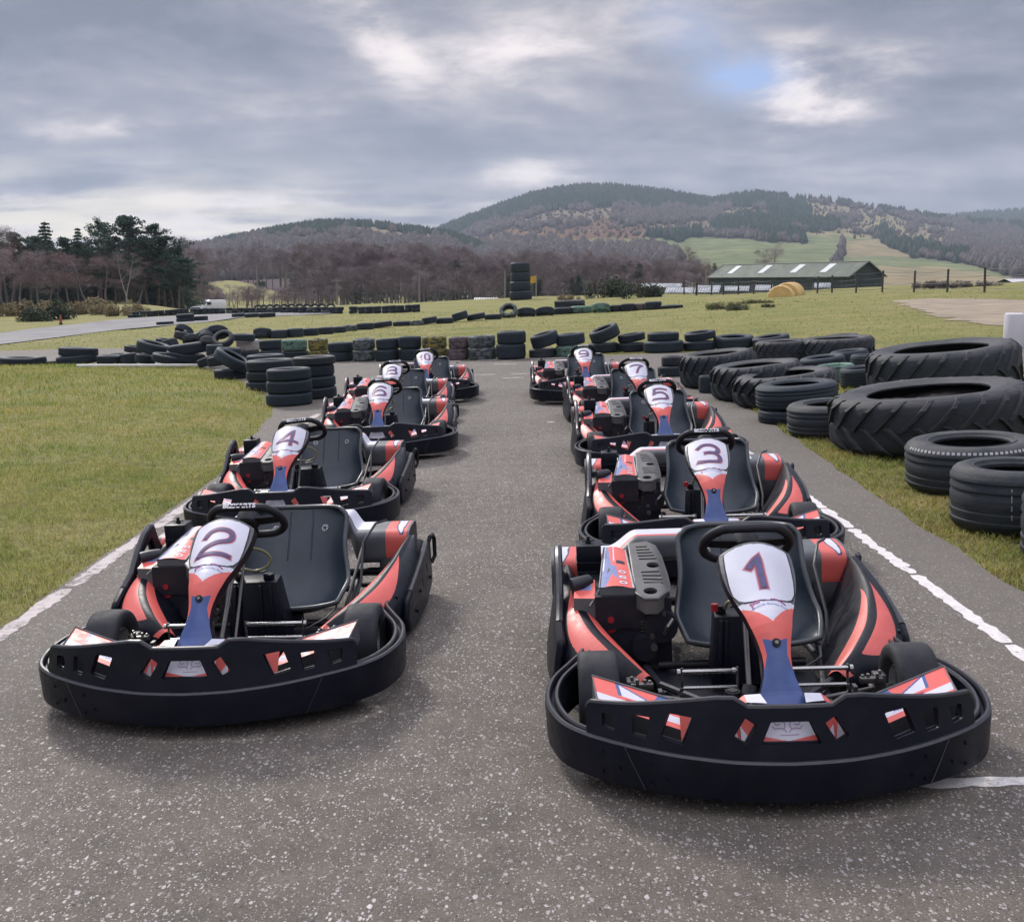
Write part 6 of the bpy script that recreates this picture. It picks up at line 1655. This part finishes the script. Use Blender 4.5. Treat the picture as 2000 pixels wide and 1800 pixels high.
for row, (y, n) in enumerate([(345, 70), (310, 80), (270, 90), (236, 100), (205, 105), (182, 80)]):
    for k in range(n):
        px_ = 325 + (1440 - 325) * (k + r.random()) / n
        if 405 < px_ < 590 and y < 300: 
            continue
        if px_ > 1390 and y < 230: continue
        rr_ = ray(px_, pw(topx, topy, px_) + r.uniform(-6, 22) + (0 if y > 260 else (12 if y > 200 else 34))); x = CAM.x + rr_.x / rr_.y * y; zt = CAM.z + rr_.z / rr_.y * y; g = float(terrain(x, y)); h = max(3, zt - g)
        dark = r.random() < (.10 if px_ > 500 else .05)
        spec.append((4 + int(r.integers(2)) if dark else int(r.integers(4)), x, y, g, h / (8.0 if dark else 7.0), (h / 7.0) * (1.0 if dark else 1.25), r.uniform(0, 6.28)))
for row, (y, n) in enumerate([(134, 30), (142, 34), (152, 34), (166, 34)]):
    for k in range(n):
        px_ = -120 + 480 * (k + r.random()) / n; dark = r.random() < .45
        rr_ = ray(px_, r.uniform(478, 520)); x = CAM.x + rr_.x / rr_.y * y; zt = CAM.z + rr_.z / rr_.y * y; g = float(terrain(x, y)); h = max(3, zt - g)
        spec.append((4 + int(r.integers(2)) if dark else int(r.integers(4)), x, y, g, h / (8.0 if dark else 7.0), (h / 7.0) * (1.3 if dark else 1.3), r.uniform(0, 6.28)))
for k in range(95):
    px_ = r.uniform(372, 640); y = r.uniform(176, 205); rr_ = ray(px_, r.uniform(558, 580)); x = CAM.x + rr_.x / rr_.y * y; g = float(terrain(x, y)); h = max(1.6, CAM.z + rr_.z / rr_.y * y - g)
    spec.append((int(r.integers(4)), x, y, g, h / 7.0, h / 7.0 * 1.7, r.uniform(0, 6.28)))
merge_trees('woodland', 'brown leafless woodland across the valley, seen as one mass', spec, BIR + SPR, [BARK, TWIG, PBARK, NEED])
# pale stems that can be told apart
for px_, yt, y in [(478, 497, 300), (878, 514, 176), (1052, 500, 190), (1336, 492, 210), (830, 520, 178), (946, 540, 172), (1375, 520, 205), (640, 520, 186)]:
    tree_to(BIR[int(px_) % 4], 7, px_, yt, y, 'pale slender birch standing out from the brown wood', 'pale birches at the front of the brown wood', name='birch_tree')
tree_to(BIR[2], 7, 1513, 477, 330, 'round bare tree on the green field above the barn', None, name='tree', sx_=2.3)
tree_to(BIR[1], 7, 1500, 490, 326, 'smaller bare tree beside the round one above the barn', None, name='tree', sx_=1.8)
# bushes
BUSHM = leafmat('bush_leaves', [(0, (.022, .034, .022)), (.5, (.038, .052, .030)), (1, (.065, .072, .040))])
STRAWM = leafmat('straw_stems', [(0, (.15, .12, .065)), (.5, (.21, .17, .09)), (1, (.28, .23, .13))])
def bush(px_, yb, wpx, hpx, y, label, mat=BUSHM, name='bush', group=None):
    r_ = ray(px_, yb); hy = hit(px_, yb).y; y = hy if hy < min(y, 112) else y; x = CAM.x + r_.x / r_.y * y; g = CAM.z + r_.z / r_.y * y; W_, H_ = wpx / FPX * y, hpx / FPX * y; rr = random.Random(int(px_ * 7 + yb)); mb = MB()
    n = max(4, int(W_ / H_ * 5))
    for k in range(n):
        a = rr.uniform(-.5, .5); top = H_ * (1 - 1.6 * a * a) * rr.uniform(.6, 1.0); clump(mb, Vector((a * W_, rr.uniform(-.3, .3) * H_, top * .62)), H_ * .40, 80, H_ * .085, rr, 1.0); clump(mb, Vector((a * W_ + rr.uniform(-.2, .2) * H_, rr.uniform(-.3, .3) * H_, top * .22)), H_ * .40, 70, H_ * .085, rr, .7)
    st = MB()
    for k in range(6): st.tube([(rr.uniform(-.1, .1) * W_, 0, -.1), (rr.uniform(-.4, .4) * W_, rr.uniform(-.2, .2), H_ * .6)], [.04, .01], 4, caps=False)
    o = link(name, None); o.matrix_world = Matrix.Translation((x, y, min(g, float(terrain(x, y)) + .1)))
    link('foliage', mb.mesh('foliage', mat, smooth=False, recalc=False), o); link('stem', st.mesh('stem', PBARK, recalc=False), o); tag(o, label, 'bush', group)
bush(119, 624, 28, 46, 104, 'dark upright broom bush behind the red post'); bush(66, 628, 56, 30, 106, 'low dark bush left of the broom bush')
bush(1181, 581, 70, 46, 100, 'dark round bush on the skyline right of the flag'); bush(1250, 581, 70, 36, 98, 'lower dark bush right of the round one'); bush(560, 555, 30, 16, 285, 'gorse bush at the top of the green clearing'); bush(510, 546, 26, 14, 290, 'small gorse bush on the green clearing')
bush(660, 583, 60, 18, 165, 'low green scrub below the brown wood'); bush(730, 590, 60, 14, 150, 'straw-coloured rough growth before the wood', STRAWM); bush(790, 592, 46, 14, 148, 'tawny rough growth right of the straw patch', STRAWM); bush(1110, 586, 40, 12, 100, 'pale weedy bush left of the round dark bush', STRAWM)
bush(1870, 562, 170, 16, 150, 'long dark scrub beyond the fence on the right', WOODM)
for i, (px_, w_, h_) in enumerate([(20, 70, 30), (100, 50, 34), (180, 70, 32), (228, 50, 26), (150, 60, 28), (270, 50, 20), (50, 60, 34), (205, 60, 22)]): bush(px_, 617 - i % 3 * 3, w_, h_, 106 + i % 3, 'tuft of pale dead grass before the left wood', STRAWM, 'grass_tussock', 'tufts of dead grass before the left wood')
for i, (px_, yb, w_, h_) in enumerate([(1420, 603, 80, 16), (1440, 606, 40, 12), (1500, 600, 24, 8), (1480, 592, 60, 8)]): bush(px_, yb, w_, h_, 46 + i * 2, ['broad grassy tussock before the yellow bales', 'dark hummock in the broad tussock', 'small dark weed clump before the bales', 'low weedy clump at the foot of the bales'][i], simple('weedy_grass', (.14, .15, .06), .9, var=.3) if i not in (1, 2) else simple('dark_weeds', (.07, .09, .04), .9, var=.3), 'grass_tussock')

# ------------------------------------------------------------------ damp winter air
mh, nth, _b = nt_new('haze'); nth.nodes.remove(_b); vo = nth.nodes.new('ShaderNodeVolumePrincipled'); vo.inputs['Color'].default_value = (.74, .86, 1.0, 1); vo.inputs['Density'].default_value = HAZE; vo.inputs['Anisotropy'].default_value = .15
nth.links.new(vo.outputs[0], nth.nodes['Material Output'].inputs['Volume'])
mb = MB(); mb.box((200, 1900, 195), (6400, 4400, 420)); o = link('haze', mb.mesh('haze', mh, smooth=False)); tag(o, 'thin pale haze in the valley air', kind='stuff')
# ------------------------------------------------------------------ things on and beyond the field
def thing(name, loc, label, cat, group=None, rz=0.0, s=1.0):
    o = link(name, None); o.matrix_world = Matrix.Translation(loc) @ Matrix.Rotation(rz, 4, 'Z') @ Matrix.Scale(s, 4); return tag(o, label, cat, group)
def gp(px_, y, yb=570):
    r_ = ray(px_, yb); x = CAM.x + r_.x / r_.y * y; return Vector((x, y, float(terrain(x, y))))
# barn
a = Vector((46.8, 150, 0)); dl = Vector((-12.7, 34, 0)).normalized(); dw = Vector((34, 12.7, 0)).normalized(); LB, WB_, ZB, ZE, ZR = 36.3, 5.8, -1.2, 2.25, 4.12
BARNW = simple('barn_boards', (.030, .046, .044), .8, var=.2, nscale=.8); BARNR = simple('barn_roof_sheet', (.062, .082, .060), .7, var=.12, nscale=.4); BARNT = simple('barn_trim', (.16, .17, .145), .7); SKYL = simple('skylight_sheet', (.48, .50, .50), .4)
barn = thing('barn', (0, 0, 0), 'long low dark green barn with four pale skylights in its roof', 'barn')
def Pb(u, v, z): return a + dl * u + dw * v + Vector((0, 0, z))
mb = MB()
mb.add([Pb(0, 0, ZB), Pb(LB, 0, ZB), Pb(LB, 0, ZE), Pb(0, 0, ZE)], [(0, 1, 2, 3)]); mb.add([Pb(0, WB_, ZB), Pb(LB, WB_, ZB), Pb(LB, WB_, ZE), Pb(0, WB_, ZE)], [(0, 1, 2, 3)])
for u in (0, LB): mb.add([Pb(u, 0, ZB), Pb(u, WB_, ZB), Pb(u, WB_, ZE), Pb(u, WB_ / 2, ZR), Pb(u, 0, ZE)], [(0, 1, 2, 3, 4)])
for k in range(37): mb.box(Pb(k, -.02, (ZB + ZE) / 2), (.06, .06, ZE - ZB), math.atan2(dl.y, dl.x))
link('wall', mb.mesh('wall', BARNW, smooth=False), barn)
def roofp(u, t, side, up=0.0):
    v = (WB_ / 2) * (1 - t) * 1.08 * side + WB_ / 2; z = lerp(ZR + .06, ZE - .12, (1 - t) * 1.0) if t < 1 else ZR + .06
    return Pb(u, v, z + up)
rf = MB()
for sd_ in (-1, 1):
    n = 110
    for k in range(n):
        u0_, u1_ = lerp(-.35, LB + .35, k / n), lerp(-.35, LB + .35, (k + 1) / n); c0, c1 = (.02 if k % 2 else 0), (0 if k % 2 else .02)
        rf.add([roofp(u0_, 0, sd_, c0), roofp(u1_, 0, sd_, c1), roofp(u1_, .999, sd_, c1), roofp(u0_, .999, sd_, c0)], [(0, 1, 2, 3)])
roof = link('roof', rf.mesh('roof', BARNR, smooth=False), barn)
for k, px_ in enumerate((1438, 1502, 1568, 1637)):
    u = pw([1436, 1502, 1568, 1640], [33.0 - 1.5, 22.5, 14.0, 6.5], px_); mb = MB()
    mb.hexa([roofp(u - .75, .30, -1, .03), roofp(u + .75, .30, -1, .03), roofp(u + .75, .88, -1, .03), roofp(u - .75, .88, -1, .03)], [roofp(u - .75, .30, -1, .07), roofp(u + .75, .30, -1, .07), roofp(u + .75, .88, -1, .07), roofp(u - .75, .88, -1, .07)])
    link('skylight', mb.mesh('skylight', SKYL, smooth=False), roof)
mb = MB()
for u in (-.38, LB + .38):
    for sd_ in (-1, 1): mb.tube([roofp(u, 0, sd_, .03), roofp(u, .999, sd_, .05)], .11, 4)
mb.tube([roofp(-.35, 0, -1), roofp(LB + .35, 0, -1)], .09, 6); mb.tube([Pb(-.4, WB_ / 2, ZR + .09), Pb(LB + .4, WB_ / 2, ZR + .09)], .10, 6); mb.tube([Pb(LB, -.1, ZE), Pb(LB, -.1, ZB)], .08, 6)
link('trim', mb.mesh('trim', BARNT, smooth=False), barn)
mb = MB(); mb.box(Pb(-.04, WB_ * .5, .2), (.06, 2.2, 2.8), math.atan2(dl.y, dl.x)); link('door', mb.mesh('door', simple('barn_door', (.022, .036, .036), .8)), barn)

# wire fence along the top of the field
WOODP = simple('fence_post_wood', (.060, .056, .050), .9, var=.3, nscale=6); WIRE = simple('fence_wire', (.055, .055, .055), .6)
fence = thing('fence', (0, 0, 0), 'post and wire fence running along the top of the field before the barn', 'fence')
tops = []
for px_, yb, yt in [(1336, 575, 547), (1360, 577, 553), (1389, 576, 552), (1413, 576, 552), (1442, 575, 550), (1472, 574, 548), (1506, 575, 548), (1550, 574, 546), (1596, 573, 541), (1625, 572, 539), (1672, 572, 534), (1723, 571, 530), (1785, 571, 530), (1850, 571, 527), (1923, 571, 524), (2004, 571, 520), (2095, 572, 516)]:
    p = hit(px_, yb); p.y = min(p.y, 88); p = gp(px_, p.y, yb); h = (yb - yt) / FPX * p.y; mb = MB(); rr = random.Random(px_)
    q = p + Vector((rr.gauss(0, .03), 0, h)); mb.tube([p - Vector((0, 0, .2)), q], .055 if px_ != 1360 else .08, 7); mb.cyl(q, q + Vector((0, 0, .02)), .04, 6)
    link('post', mb.mesh('post', WOODP, ang=40), fence); tops.append((p, h))
mb = MB()
for f in (.95, .68, .42, .18):
    pts = [p + Vector((0, -.06, h * f)) for p, h in tops]; out = []
    for q0, q1 in zip(pts, pts[1:]):
        for k in range(4): t = k / 4; out.append(q0.lerp(q1, t) - Vector((0, 0, .05 * math.sin(math.pi * t))))
    mb.tube(out + [pts[-1]], .011, 4)
link('wire', mb.mesh('wire', WIRE, smooth=False), fence)

# half-round yellow bales
YEL = simple('yellow_wrap', (.60, .41, .15), .55, var=.12, nscale=3, dust=.3, dustc=(.40, .30, .16)); YELF = simple('yellow_wrap_end', (.45, .32, .11), .6, var=.2, nscale=3, dust=.4, dustc=(.22, .19, .08))
b0 = hit(1531, 580)
def bale(c, Rb, lab, rz):
    o = thing('bale', c, lab, 'bale', 'half-sunk yellow bales before the fence', rz); mb = MB(); n = 7; prof = []
    for i in range(n * 4 + 1):
        t = i / (n * 4); prof.append((Rb * (1 - .035 * (1 - abs(math.cos(t * n * math.pi))) - .06 * (abs(2 * t - 1) ** 8)), lerp(-.42, .42, t)))
    mb.lathe([(0, -.40), (Rb * .80, -.42)] + prof + [(Rb * .80, .42), (0, .40)], 40, Matrix.Rotation(R(90), 4, 'X'), mi=[1, 1] + [0] * (len(prof) + 1), closed=False)
    link('wrap', mb.mesh('wrap', [YEL, YELF], ang=50), o); mb = MB(); mb.lathe([(0, -.405), (Rb * .78, -.425), (Rb * .82, -.415)], 36, Matrix.Rotation(R(90), 4, 'X'), closed=False); link('end_face', mb.mesh('end_face', YELF, ang=50, recalc=False), o)
k = b0.y / FPX
bale(b0 + Vector((0, .6, -.10)), 26 * k, 'front yellow bale showing its flat round face', R(-22)); bale(b0 + Vector((22 * k, 1.7, .04)), 26 * k, 'middle yellow bale of the three', R(-26)); bale(b0 + Vector((40 * k, 2.8, .10)), 25 * k, 'rearmost yellow bale, farthest right', R(-30))

# white drum at the right edge
p = hit(1992, 679); k = p.y / FPX; Rd, Hd = 26 * k, 66 * k
dr = thing('drum', p + Vector((Rd * .2, Rd, 0)), 'plain white plastic drum at the right edge of the track', 'drum'); mb = MB()
mb.lathe([(0, 0), (Rd * .96, 0), (Rd, .03), (Rd, Hd - .04), (Rd * .97, Hd - .01), (Rd * .9, Hd), (0, Hd * .985)], 36, closed=False)
WHP = simple('white_drum_plastic', (.60, .59, .62), .5, var=.06, nscale=3); link('body', mb.mesh('body', WHP, ang=40), dr); mb = MB(); mb.cyl((Rd * .4, 0, Hd * .985), (Rd * .4, 0, Hd + .02), .05, 16); link('cap', mb.mesh('cap', WHP), dr)

# vehicles parked beyond the far wall
VW = simple('white_vehicle_paint', (.62, .63, .66), .3, var=.04, coat=.3); GL = simple('dark_glass', (.012, .016, .02), .12); CT = simple('car_tyre_black', (.012, .013, .015), .8); LMP = simple('lamp_lens', (.35, .06, .04), .3)
def loft(mb, secs, mi=0):
    """secs: list of (x, [(y,z)...]) closed rings along x"""
    k = len(secs[0][1]); vs = [(x, y, z) for x, r_ in secs for y, z in r_]; fs = []
    for i in range(len(secs) - 1):
        for j in range(k): l = (j + 1) % k; fs.append((i * k + j, i * k + l, (i + 1) * k + l, (i + 1) * k + j))
    fs += [tuple(range(k)), tuple((len(secs) - 1) * k + j for j in range(k))]; mb.add(vs, fs, mi)
def ring(w_, z0, z1, top=.86): return [(-w_, z0), (w_, z0), (w_ * 1.0, lerp(z0, z1, .55)), (w_ * top, z1), (-w_ * top, z1), (-w_ * 1.0, lerp(z0, z1, .55))]
def vehicle(name, loc, label, cat, rz, van=False, group=None, s=1.0, paint=VW):
    o = thing(name, loc, label, cat, group, rz, s); mb = MB()
    if van: loft(mb, [(-2.45, ring(.80, .35, .9)), (-2.3, ring(.92, .25, 1.05)), (-1.55, ring(.95, .25, 1.25)), (-.95, ring(.95, .25, 2.0)), (-.5, ring(.95, .25, 2.12)), (2.3, ring(.95, .25, 2.15)), (2.42, ring(.92, .3, 2.05))])
    else: loft(mb, [(-1.95, ring(.70, .32, .62)), (-1.85, ring(.80, .22, .74)), (-1.0, ring(.83, .2, .92)), (-.35, ring(.83, .2, 1.38, .74)), (.3, ring(.83, .2, 1.46, .74)), (1.2, ring(.83, .2, 1.42, .74)), (1.75, ring(.82, .22, 1.0)), (1.92, ring(.76, .3, .85))])
    link('body', mb.mesh('body', paint, bevel=.05, ang=35), o)
    g = MB()
    if van:
        g.hexa([(-1.52, -.80, 1.27), (-1.52, .80, 1.27), (-1.02, .80, 1.92), (-1.02, -.80, 1.92)], [(-1.60, -.80, 1.30), (-1.60, .80, 1.30), (-1.10, .80, 1.95), (-1.10, -.80, 1.95)])
        for y in (-.945, .945): g.box((-.72, y, 1.5), (.75, .04, .5))
    else:
        g.hexa([(-.98, -.66, .93), (-.98, .66, .93), (-.42, .58, 1.33), (-.42, -.58, 1.33)], [(-1.03, -.66, .95), (-1.03, .66, .95), (-.46, .58, 1.36), (-.46, -.58, 1.36)])
        g.hexa([(1.76, -.64, 1.03), (1.76, .64, 1.03), (1.28, .58, 1.36), (1.28, -.58, 1.36)], [(1.80, -.64, 1.05), (1.80, .64, 1.05), (1.31, .58, 1.38), (1.31, -.58, 1.38)])
        for y in (-.76, .76): g.box((.35, y, 1.14), (1.5, .05, .32))
    link('window', g.mesh('window', GL), o)
    for x in ((-1.55, 1.5) if van else (-1.2, 1.2)):
        for y in (-.82, .82): m2 = MB(); m2.cyl((x, y - .09, .31), (x, y + .09, .31), .31, 20); link('wheel', m2.mesh('wheel', CT, bevel=.03), o)
    for y in (-.62, .62): m2 = MB(); m2.box(((2.43 if van else 1.9), y, .9 if van else .78), (.05, .16, .3 if van else .14)); link('tail_light', m2.mesh('tail_light', LMP), o)
    return o
vehicle('van', gp(412, 168), 'white van parked beyond the far tyre wall', 'van', R(32), True, s=.84)
vehicle('car', gp(654, 150), 'low white car beyond the far wall, left of the hatchback', 'car', R(70), group='cars parked beyond the far wall')
vehicle('car', gp(696, 150), 'white hatchback with dark rear window beyond the far wall', 'car', R(-95), group='cars parked beyond the far wall')
vehicle('car', gp(735, 158), 'white car half hidden by scrub right of the hatchback', 'car', R(35), group='cars parked beyond the far wall', s=.95)
vehicle('car', gp(377, 150), 'white car nose just left of the van', 'car', R(15), group='cars parked beyond the far wall', s=.8)
p = gp(332, 140); o = thing('loader', p, 'old machine with a long cream-yellow boom behind the far wall', 'machine', None, R(8)); CREAM = simple('cream_yellow_paint', (.34, .31, .17), .6, var=.2, nscale=2)
mb = MB(); loft(mb, [(-2.0, [(-.18, 1.15), (.18, 1.15), (.18, 1.9), (-.18, 1.9)]), (0, [(-.18, 1.2), (.18, 1.2), (.18, 1.8), (-.18, 1.8)]), (1.2, [(-.16, 1.05), (.16, 1.05), (.16, 1.5), (-.16, 1.5)]), (2.0, [(-.12, .45), (.12, .45), (.12, .75), (-.12, .75)])]); link('boom', mb.mesh('boom', CREAM, bevel=.03), o)
mb = MB(); mb.box((-.3, .8, .9), (3.2, 1.2, .9)); mb.box((.4, .9, 1.5), (1.1, 1.1, .7)); mb.box((-2.2, 0, 1.0), (.4, 1.2, .7)); link('chassis', mb.mesh('chassis', simple('dark_machine', (.016, .02, .022), .6), bevel=.05), o)
for x in (-1.3, 1.2):
    for y in (.1, 1.5): m2 = MB(); m2.cyl((x, y - .15, .45), (x, y + .15, .45), .45, 20); link('wheel', m2.mesh('wheel', CT, bevel=.04), o)

# overhead-line poles
POLEM = simple('weathered_pole', (.20, .185, .17), .9, var=.2)
def pole(px_, yt, y, lab, arm=True):
    p = gp(px_, y); r_ = ray(px_, yt); zt = CAM.z + r_.z / r_.y * y; o = thing('utility_pole', p, lab, 'pole', 'wooden line poles beyond the field'); h = zt - p.z; w_ = .13 * y / 150
    mb = MB(); mb.tube([(0, 0, -.3), (0, 0, h)], [w_, w_ * .75], 8); link('post', mb.mesh('post', POLEM), o)
    if arm: mb = MB(); mb.box((0, -.1, h - .25), (1.5, .1, .12)); [mb.cyl((x, -.1, h - .2), (x, -.1, h - .02), .04, 6) for x in (-.65, 0, .65)]; link('crossarm', mb.mesh('crossarm', POLEM), o)
pole(658, 545, 158, 'line pole standing before the brown wood, right of the clearing'); pole(819, 527, 160, 'line pole with crossarm left of the tyre tower'); pole(986, 528, 128, 'line pole close beside the tyre tower', False); pole(503, 516, 270, 'line pole at the top of the green clearing'); pole(560, 530, 230, 'line pole right of the green clearing'); pole(1378, 524, 170, 'line pole left of the barn', False)
# flag
p = hit(1047, 581); p = gp(1047, min(p.y, 92)); k = p.y / FPX; o = thing('flag', p, 'small yellow flag on a thin pole beside the tyre tower', 'flag'); mb = MB(); mb.tube([(0, 0, 0), (0, 0, 44 * k)], .035, 6); link('pole', mb.mesh('pole', simple('pale_pole', (.30, .30, .30), .6)), o)
mb = MB(); mb.grid(lambda u, v: Vector((-15 * k * u, .10 * math.sin(u * 5) , 43 * k - 13 * k * v - 3 * k * u)), 14, 8); mb.grid(lambda u, v: Vector((-15 * k * u, .10 * math.sin(u * 5) + .012, 43 * k - 13 * k * v - 3 * k * u)), 14, 8); link('cloth', mb.mesh('cloth', simple('yellow_cloth', (.55, .36, .03), .8), recalc=False), o)
# red marshal post
p = hit(119, 634); k = p.y / FPX; o = thing('marker_post', p, 'stubby red marker post at the edge of the race track', 'post'); mb = MB(); mb.lathe([(0, 3 * k), (2.6 * k, 3 * k), (2.4 * k, 8 * k), (2.0 * k, 14 * k), (1.2 * k, 18 * k), (0, 19 * k)], 16, closed=False); link('body', mb.mesh('body', simple('red_marker', (.30, .06, .045), .6)), o); mb = MB(); mb.cyl((0, 0, 0), (0, 0, 3 * k), 3.2 * k, 16); link('base', mb.mesh('base', CT), o)
# leaning pale pole by the bushes, small stump
p = hit(60, 628); k = p.y / FPX; o = link('leaning_pole', None); o.matrix_world = Matrix.Translation(p); mb = MB(); mb.tube([(0, 0, 0), (-11 * k, .1, 24 * k)], .05, 6); link('pole', mb.mesh('pole', POLEM), o); tag(o, 'thin pale pole leaning by the dark bushes at left', 'pole')
# rail fences in the distance
def railf(x0, x1, y, hpx, yb, lab, n):
    o = thing('rail_fence', (0, 0, 0), lab, 'fence'); mb = MB(); pts = []
    for i in range(n):
        p = gp(lerp(x0, x1, i / (n - 1)), y, yb); h = hpx / FPX * y; m2 = MB(); m2.tube([p, p + Vector((0, 0, h))], .07, 5); link('post', m2.mesh('post', POLEM), o); pts.append(p + Vector((0, -.08, h * .95)))
    mb.tube(pts, .06, 5); mb.tube([q - Vector((0, 0, hpx / FPX * y * .45)) for q in pts], .045, 5); link('rail', mb.mesh('rail', simple('rail_wood', (.12, .10, .095), .9)), o)
railf(795, 985, 135, 16, 590, 'grey rail fence in front of the brown wood', 9); railf(1040, 1160, 125, 18, 582, 'long pale rail fence right of the flag', 6)
# white oddments behind the fence
def sheet(x0, x1, yt, yb, y, lab, tilt=.35, group='white sheets lying behind the fence'):
    a_ = at_depth(x0, yb, y); b_ = at_depth(x1, yb, y); W_ = (b_ - a_).length; H_ = (yb - yt) / FPX * y; g = float(terrain(a_.x, y)); o = link('sheet', None); o.matrix_world = Matrix.Translation((a_.x, y, max(g, a_.z - .05))); mb = MB()
    n = max(4, int(W_ / .25))
    mb.grid(lambda u, v: Vector((W_ * u + H_ * tilt * v * 2, H_ * 2.2 * v, H_ * v + .03 * math.sin(u * n * 6.28) + .02)), n * 4, 3); mb.grid(lambda u, v: Vector((W_ * u + H_ * tilt * v * 2, H_ * 2.2 * v, H_ * v + .03 * math.sin(u * n * 6.28) - .03)), n * 4, 3)
    link('panel', mb.mesh('panel', simple('white_sheet', (.30, .32, .33), .5, var=.45, nscale=1.2), recalc=False), o); m2 = MB()
    for x in (.1, .9): m2.cyl((W_ * x, H_ * 2, -.6), (W_ * x, H_ * 2, H_ * .9), .05, 6)
    link('frame', m2.mesh('frame', POLEM), o); tag(o, lab, 'sheet', group)
sheet(925, 972, 581, 588, 125, 'pale low pallet of boards left of the tyre tower', .1, None)
sheet(1298, 1352, 561, 571, 108, 'crumpled white sheet nearest the dark bushes'); sheet(1355, 1404, 557, 570, 104, 'white sheet between fence posts left of the barn'); sheet(1412, 1462, 558, 567, 112, 'white sheet below the left end of the barn'); sheet(1474, 1508, 556, 566, 112, 'white sheet just left of the yellow bales'); sheet(1590, 1622, 552, 561, 108, 'tilted white sheet just right of the yellow bales'); sheet(1250, 1330, 553, 560, 112, 'long glassy white frame right of the dark bushes')
p = gp(1990, 100); o = thing('shed', p + Vector((1.6, 0, 0)), 'low shed with white corrugated roof at the right edge', 'shed', None, R(10)); zt = at_depth(1990, 545, 100).z - p.z; mb = MB(); mb.box((0, 1.6, zt * .35), (4.2, 3.0, zt * .7)); link('wall', mb.mesh('wall', BARNW), o)
mb = MB(); mb.grid(lambda u, v: Vector((-2.6 + 5.2 * u + .6 * v, -.3 + 2.2 * v, zt * .62 + zt * .40 * v + .03 * math.sin(u * 100))), 120, 2); mb.grid(lambda u, v: Vector((-2.6 + 5.2 * u + .6, 1.9 + 1.6 * v, zt * 1.02 - zt * .40 * v + .03 * math.sin(u * 100))), 120, 2); link('roof', mb.mesh('roof', simple('white_roof', (.48, .47, .48), .6, var=.12, nscale=2), recalc=False), o)
railf(1760, 2060, 110, 14, 566, 'second far fence behind the right end of the wire fence', 9)
# ------------------------------------------------------------------ camera
cam = bpy.data.cameras.new('camera'); co_ = bpy.data.objects.new('camera', cam); col.objects.link(co_)
cam.sensor_width = 36; cam.sensor_fit = 'HORIZONTAL'; cam.lens = 36 * FPX / 2000; cam.clip_start = .05; cam.clip_end = 12000
M = Matrix((cr.to_4d(), cu.to_4d(), (-fw).to_4d(), (0, 0, 0, 1))); M = Matrix(((cr.x, cu.x, -fw.x, CAM.x), (cr.y, cu.y, -fw.y, CAM.y), (cr.z, cu.z, -fw.z, CAM.z), (0, 0, 0, 1)))
co_.matrix_world = M; sc.camera = co_
